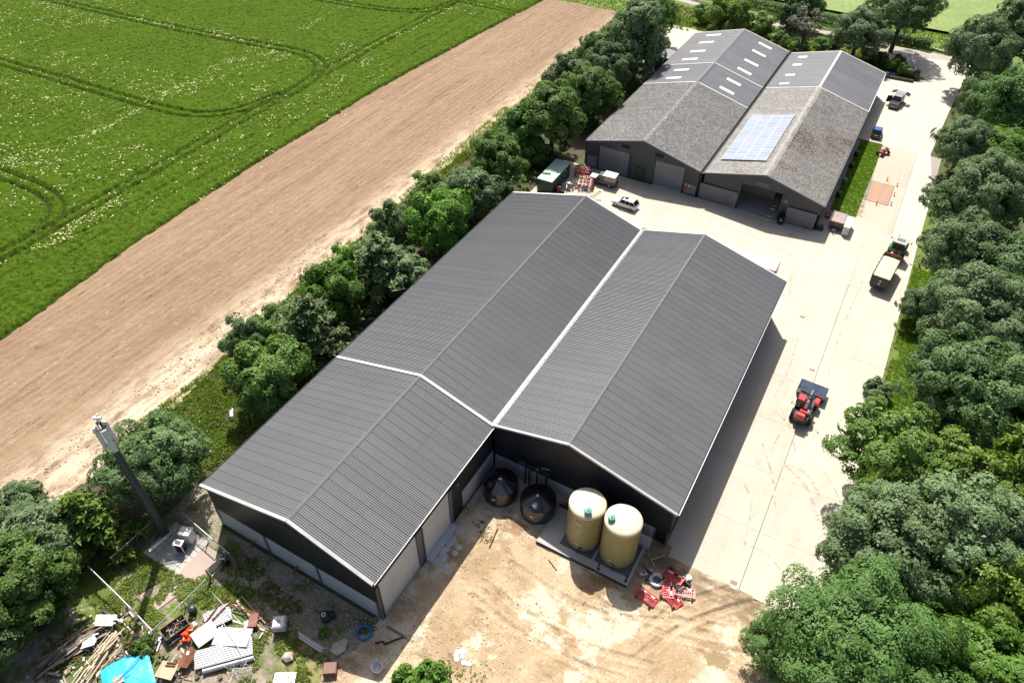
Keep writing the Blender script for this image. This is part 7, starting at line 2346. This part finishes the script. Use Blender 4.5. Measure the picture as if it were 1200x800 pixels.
# tarpaulin over a frame of battens
tp = thing('tarpaulin', 'bright blue tarpaulin with folds over a heap of battens', 'tarpaulin', (-37.97, 5.20, 0), -.5)
tx, ty = np.meshgrid(np.linspace(-1.9, 1.9, 46), np.linspace(-2.0, 1.7, 46), indexing='ij')
tz = .95 - .12 * np.abs(tx) - .05 * np.abs(ty + .2) + .10 * np.exp(-((tx + .1 + .3 * ty) / .14) ** 2) + .07 * vnoise(tx * 1.3, ty * 1.3, 88, 3) - .35 * np.clip(np.abs(tx) - 1.5, 0, 1) - .3 * np.clip(np.abs(ty) - 1.5, 0, 1)
i_, j_ = np.meshgrid(np.arange(45), np.arange(45), indexing='ij')
a_ = (i_ * 46 + j_).ravel()
tarp_m = mat('blue_tarpaulin', (.03, .42, .74), .45, layers=(((.05, .52, .80), 1, .4, .7),))
link('sheet', np_mesh('sheet', np.stack([tx.ravel(), ty.ravel(), tz.ravel()], 1), quads=np.stack([a_, a_ + 46, a_ + 47, a_ + 1], 1), mats=[tarp_m], smooth=True), tp)
MB().tube([(-1.2, 1.2, .93), (-.2, -.2, 1.09), (.5, -1.6, .98)], .05, 6).build('fold', mat('blue_fold', (.02, .26, .60), .5), tp)
pb = thing('pallet_board', 'pinkish boards lying on the blue tarpaulin', 'boards', (-38.32, 4.56, 1.02), -.6)
for k in range(4):
    MB().box((-.24 + k * .16, 0, 0), (.14, .8, .03)).build('slat', MT['timber_pale'], pb)
# skip full of scrap metal, orange netting
sk_ = thing('scrap_skip', 'dark stillage full of scrap metal beside the orange netting', 'stillage', (-37.94, 9.79, .1), -0.266)
for s in (-1, 1):
    MB().box((s * .62, 0, .45), (.05, 2.0, .8)).build('side', MT['rust'] if s < 0 else MT['steel_dark'], sk_)
    MB().box((0, s * 1.0, .45), (1.2, .05, .8)).build('end', MT['steel_dark'], sk_)
for k in range(22):
    x, y = r_.uniform(-.45, .45), r_.uniform(-.8, .8)
    a = r_.uniform(0, 3)
    MB().tube([(x - .25 * math.cos(a), y - .25 * math.sin(a), .6 + .2 * r_.random()), (x + .25 * math.cos(a), y + .25 * math.sin(a), .65 + .25 * r_.random())], r_.uniform(.02, .06), 5).build('scrap', (MT['steel_dark'], MT['galv'], MT['rust'], MT['black'])[k % 4], sk_)
on = thing('orange_netting', 'crumpled orange plastic netting hanging beside the stillage', 'netting', (-36.72, 9.93, .1), .5)
for k in range(11):
    MB().tube([(r_.uniform(-.5, .5), r_.uniform(-.6, .6), r_.uniform(.1, .5)), (r_.uniform(-.5, .5), r_.uniform(-.6, .6), r_.uniform(.3, .75))], r_.uniform(.08, .16), 6, smooth=False).build('fold', MT['orange'], on)
gb = thing('bin_bag', 'green black barrel end behind the scrap stillage', 'barrel', (-38.11, 11.69, .1))
MB().lathe([(.3, 0), (.36, .1), (.36, .7), (.3, .78), (.01, .8)], n=16).build('drum', bpy.data.materials['dark_green_plastic'], gb)
MB().torus((0, 0, .74), .33, .03, 16, 6).build('rim', MT['steel_dark'], gb)


def ribbed(name, label, loc, rz, L, W, m, tilt=(0, 0), n=8, parts=2, cat='sheet', grp=None):
    o = thing(name, label, cat, loc, rz, grp)
    o.rotation_euler = (tilt[0], tilt[1], rz)
    for q in range(parts):
        b = MB()
        pr_ = ribs(W / parts, n // parts, .035)
        lo = [(-W / 2 + q * W / parts + p, -L / 2, h + .012 * q) for p, h in pr_]
        hi = [(-W / 2 + q * W / parts + p, L / 2, h + .012 * q) for p, h in pr_]
        k = len(pr_)
        b.add(lo + hi, [(i, i + 1, k + i + 1, k + i) for i in range(k - 1)])
        b.build('ribbed_sheet', m, o)
    return o


gs = -0.769
grey_white = mat('weathered_white_sheet', (.54, .55, .56), .4, .1, layers=(((.40, .41, .42), 1.2, .45, .75),))
ribbed('roofing_sheet', 'longest white roofing sheets at the front of the scrap heap', (-32.86, 10.34, .66), gs, 4.6, 1.5, grey_white, (.0, .12))
ribbed('roofing_sheet', 'white roofing sheets with cables lying across them, behind the longest', (-33.20, 11.66, .72), gs - .35, 3.0, 1.6, grey_white, (.03, -.08))
ribbed('roofing_sheet', 'square white sheet beside the orange netting', (-35.41, 10.70, .7), gs + .5, 1.9, 1.5, grey_white, (-.05, .1))
ribbed('roofing_sheet', 'grey galvanised sheets under the rusty angle irons', (-35.78, 12.36, .4), gs + .2, 2.2, 1.6, MT['galv'], (.05, .05))
gl = thing('gutter_length', 'grey rolled metal gutter lying along the front of the white sheets', 'gutter', (-31.94, 9.90, .36), gs)
MB().tube([(0, -2.0, 0), (0, 2.0, 0)], .2, 12, cap=False).build('gutter', MT['galv'], gl)
MB().torus((0, -2.0, 0), .2, .03, 16, 6, 'Y').build('rim', MT['cap'], gl)
bo = thing('tan_board', 'tan plywood board lying beside the rusty drum', 'board', (-35.85, 7.05, .55), .3)
MB().box((0, 0, 0), (1.5, 1.3, .04)).build('board', MT['timber_pale'], bo)
for k in range(2):
    MB().tube([(-.3, .3 + k * .22, .08), (.5, .42 + k * .22, .08)], .07, 6).build('pipe', MT['rust'], bo)
rd = thing('rusty_sheet', 'rust brown bent steel sheet between the tan board and the white sheets', 'steel sheet', (-35.16, 8.51, .5), .2)
MB().loft([[(-.5, -.8, 0), (-.5, .8, .1), (-.47, .8, .1), (-.47, -.8, 0)], [(.1, -.8, .35), (.1, .8, .5), (.13, .8, .48), (.13, -.8, .33)], [(.5, -.7, .2), (.5, .8, .2), (.53, .8, .17), (.53, -.7, .17)]]).build('sheet', MT['rust'], rd)
MB().box((.0, .3, .45), (.2, .3, .05), rz=.4).build('patch', MT['white'], rd)
rbx = thing('rusty_hopper', 'rust red box lying at the right end of the scrap heap', 'box', (-32.84, 13.62, .1), .55)
MB().box((0, 0, .42), (.75, 1.15, .08), rx=.1).box((-.36, 0, .22), (.05, 1.15, .42)).box((.36, 0, .22), (.05, 1.15, .42)).box((0, .55, .22), (.72, .05, .42)).build('box', mat('red_rust', (.27, .11, .08), .7), rbx)
MB().box((-.6, -.2, .1), (.4, .6, .05), rz=.3).build('flap', MT['white'], rbx)
for k, (a, b_, z, lb) in enumerate((((-37.51, 13.57, 0.00), (-33.38, 12.83, 0.00), .9, 'long grey rod crossing the scrap heap from the fence'), ((-35.76, 13.49, 0.00), (-32.82, 14.28, 0.00), .5, 'rusty angle iron at the back of the scrap heap'),
                                    ((-36.23, 11.20, 0.00), (-36.47, 14.17, 0.00), .45, 'rusty angle iron lying by the galvanised sheets'), ((-35.88, 11.83, 0.00), (-35.70, 14.43, 0.00), .5, 'second rusty angle iron by the galvanised sheets'),
                                    ((-33.09, 12.14, 0.00), (-32.18, 14.13, 0.00), .8, 'thin cable lying over the right end of the white sheets'), ((-35.12, 12.27, 0.00), (-31.63, 11.07, 0.00), .95, 'thin cable lying across the middle of the white sheets'),
                                    ((-35.42, 14.77, 0.00), (-31.83, 13.98, 0.00), .3, 'pale timber rail along the back edge of the scrap heap'), ((-35.46, 14.20, 0.00), (-32.06, 13.50, 0.00), .3, 'brown timber rail beside the pale one'))):
    o = MB().tube([(0, 0, 0), ((b_[0] - a[0]) * .5, (b_[1] - a[1]) * .5, .08), (b_[0] - a[0], b_[1] - a[1], 0)], .022 if 'cable' in lb or 'rod' in lb else .06, 5).build('rod' if 'rod' in lb else ('cable' if 'cable' in lb else ('rail' if 'rail' in lb else 'angle_iron')),
          MT['rust'] if 'iron' in lb else (MT['timber_pale'] if 'pale' in lb else (MT['timber'] if 'brown' in lb else MT['galv'])))
    o.location = (a[0], a[1], z)
    tag(o, lb, 'scrap')
wr = MB()
for k in range(14):
    x, y = (-31.06, 10.03)
    p = [(x + r_.gauss(0, .7), y + r_.gauss(0, .7), r_.uniform(.1, .7)) for _ in range(3)]
    wr.tube(p, .015, 4)
tag(wr.build('scrap_wire', MT['galv']), 'tangled grey wire in front of the white sheets', None, kind='stuff')
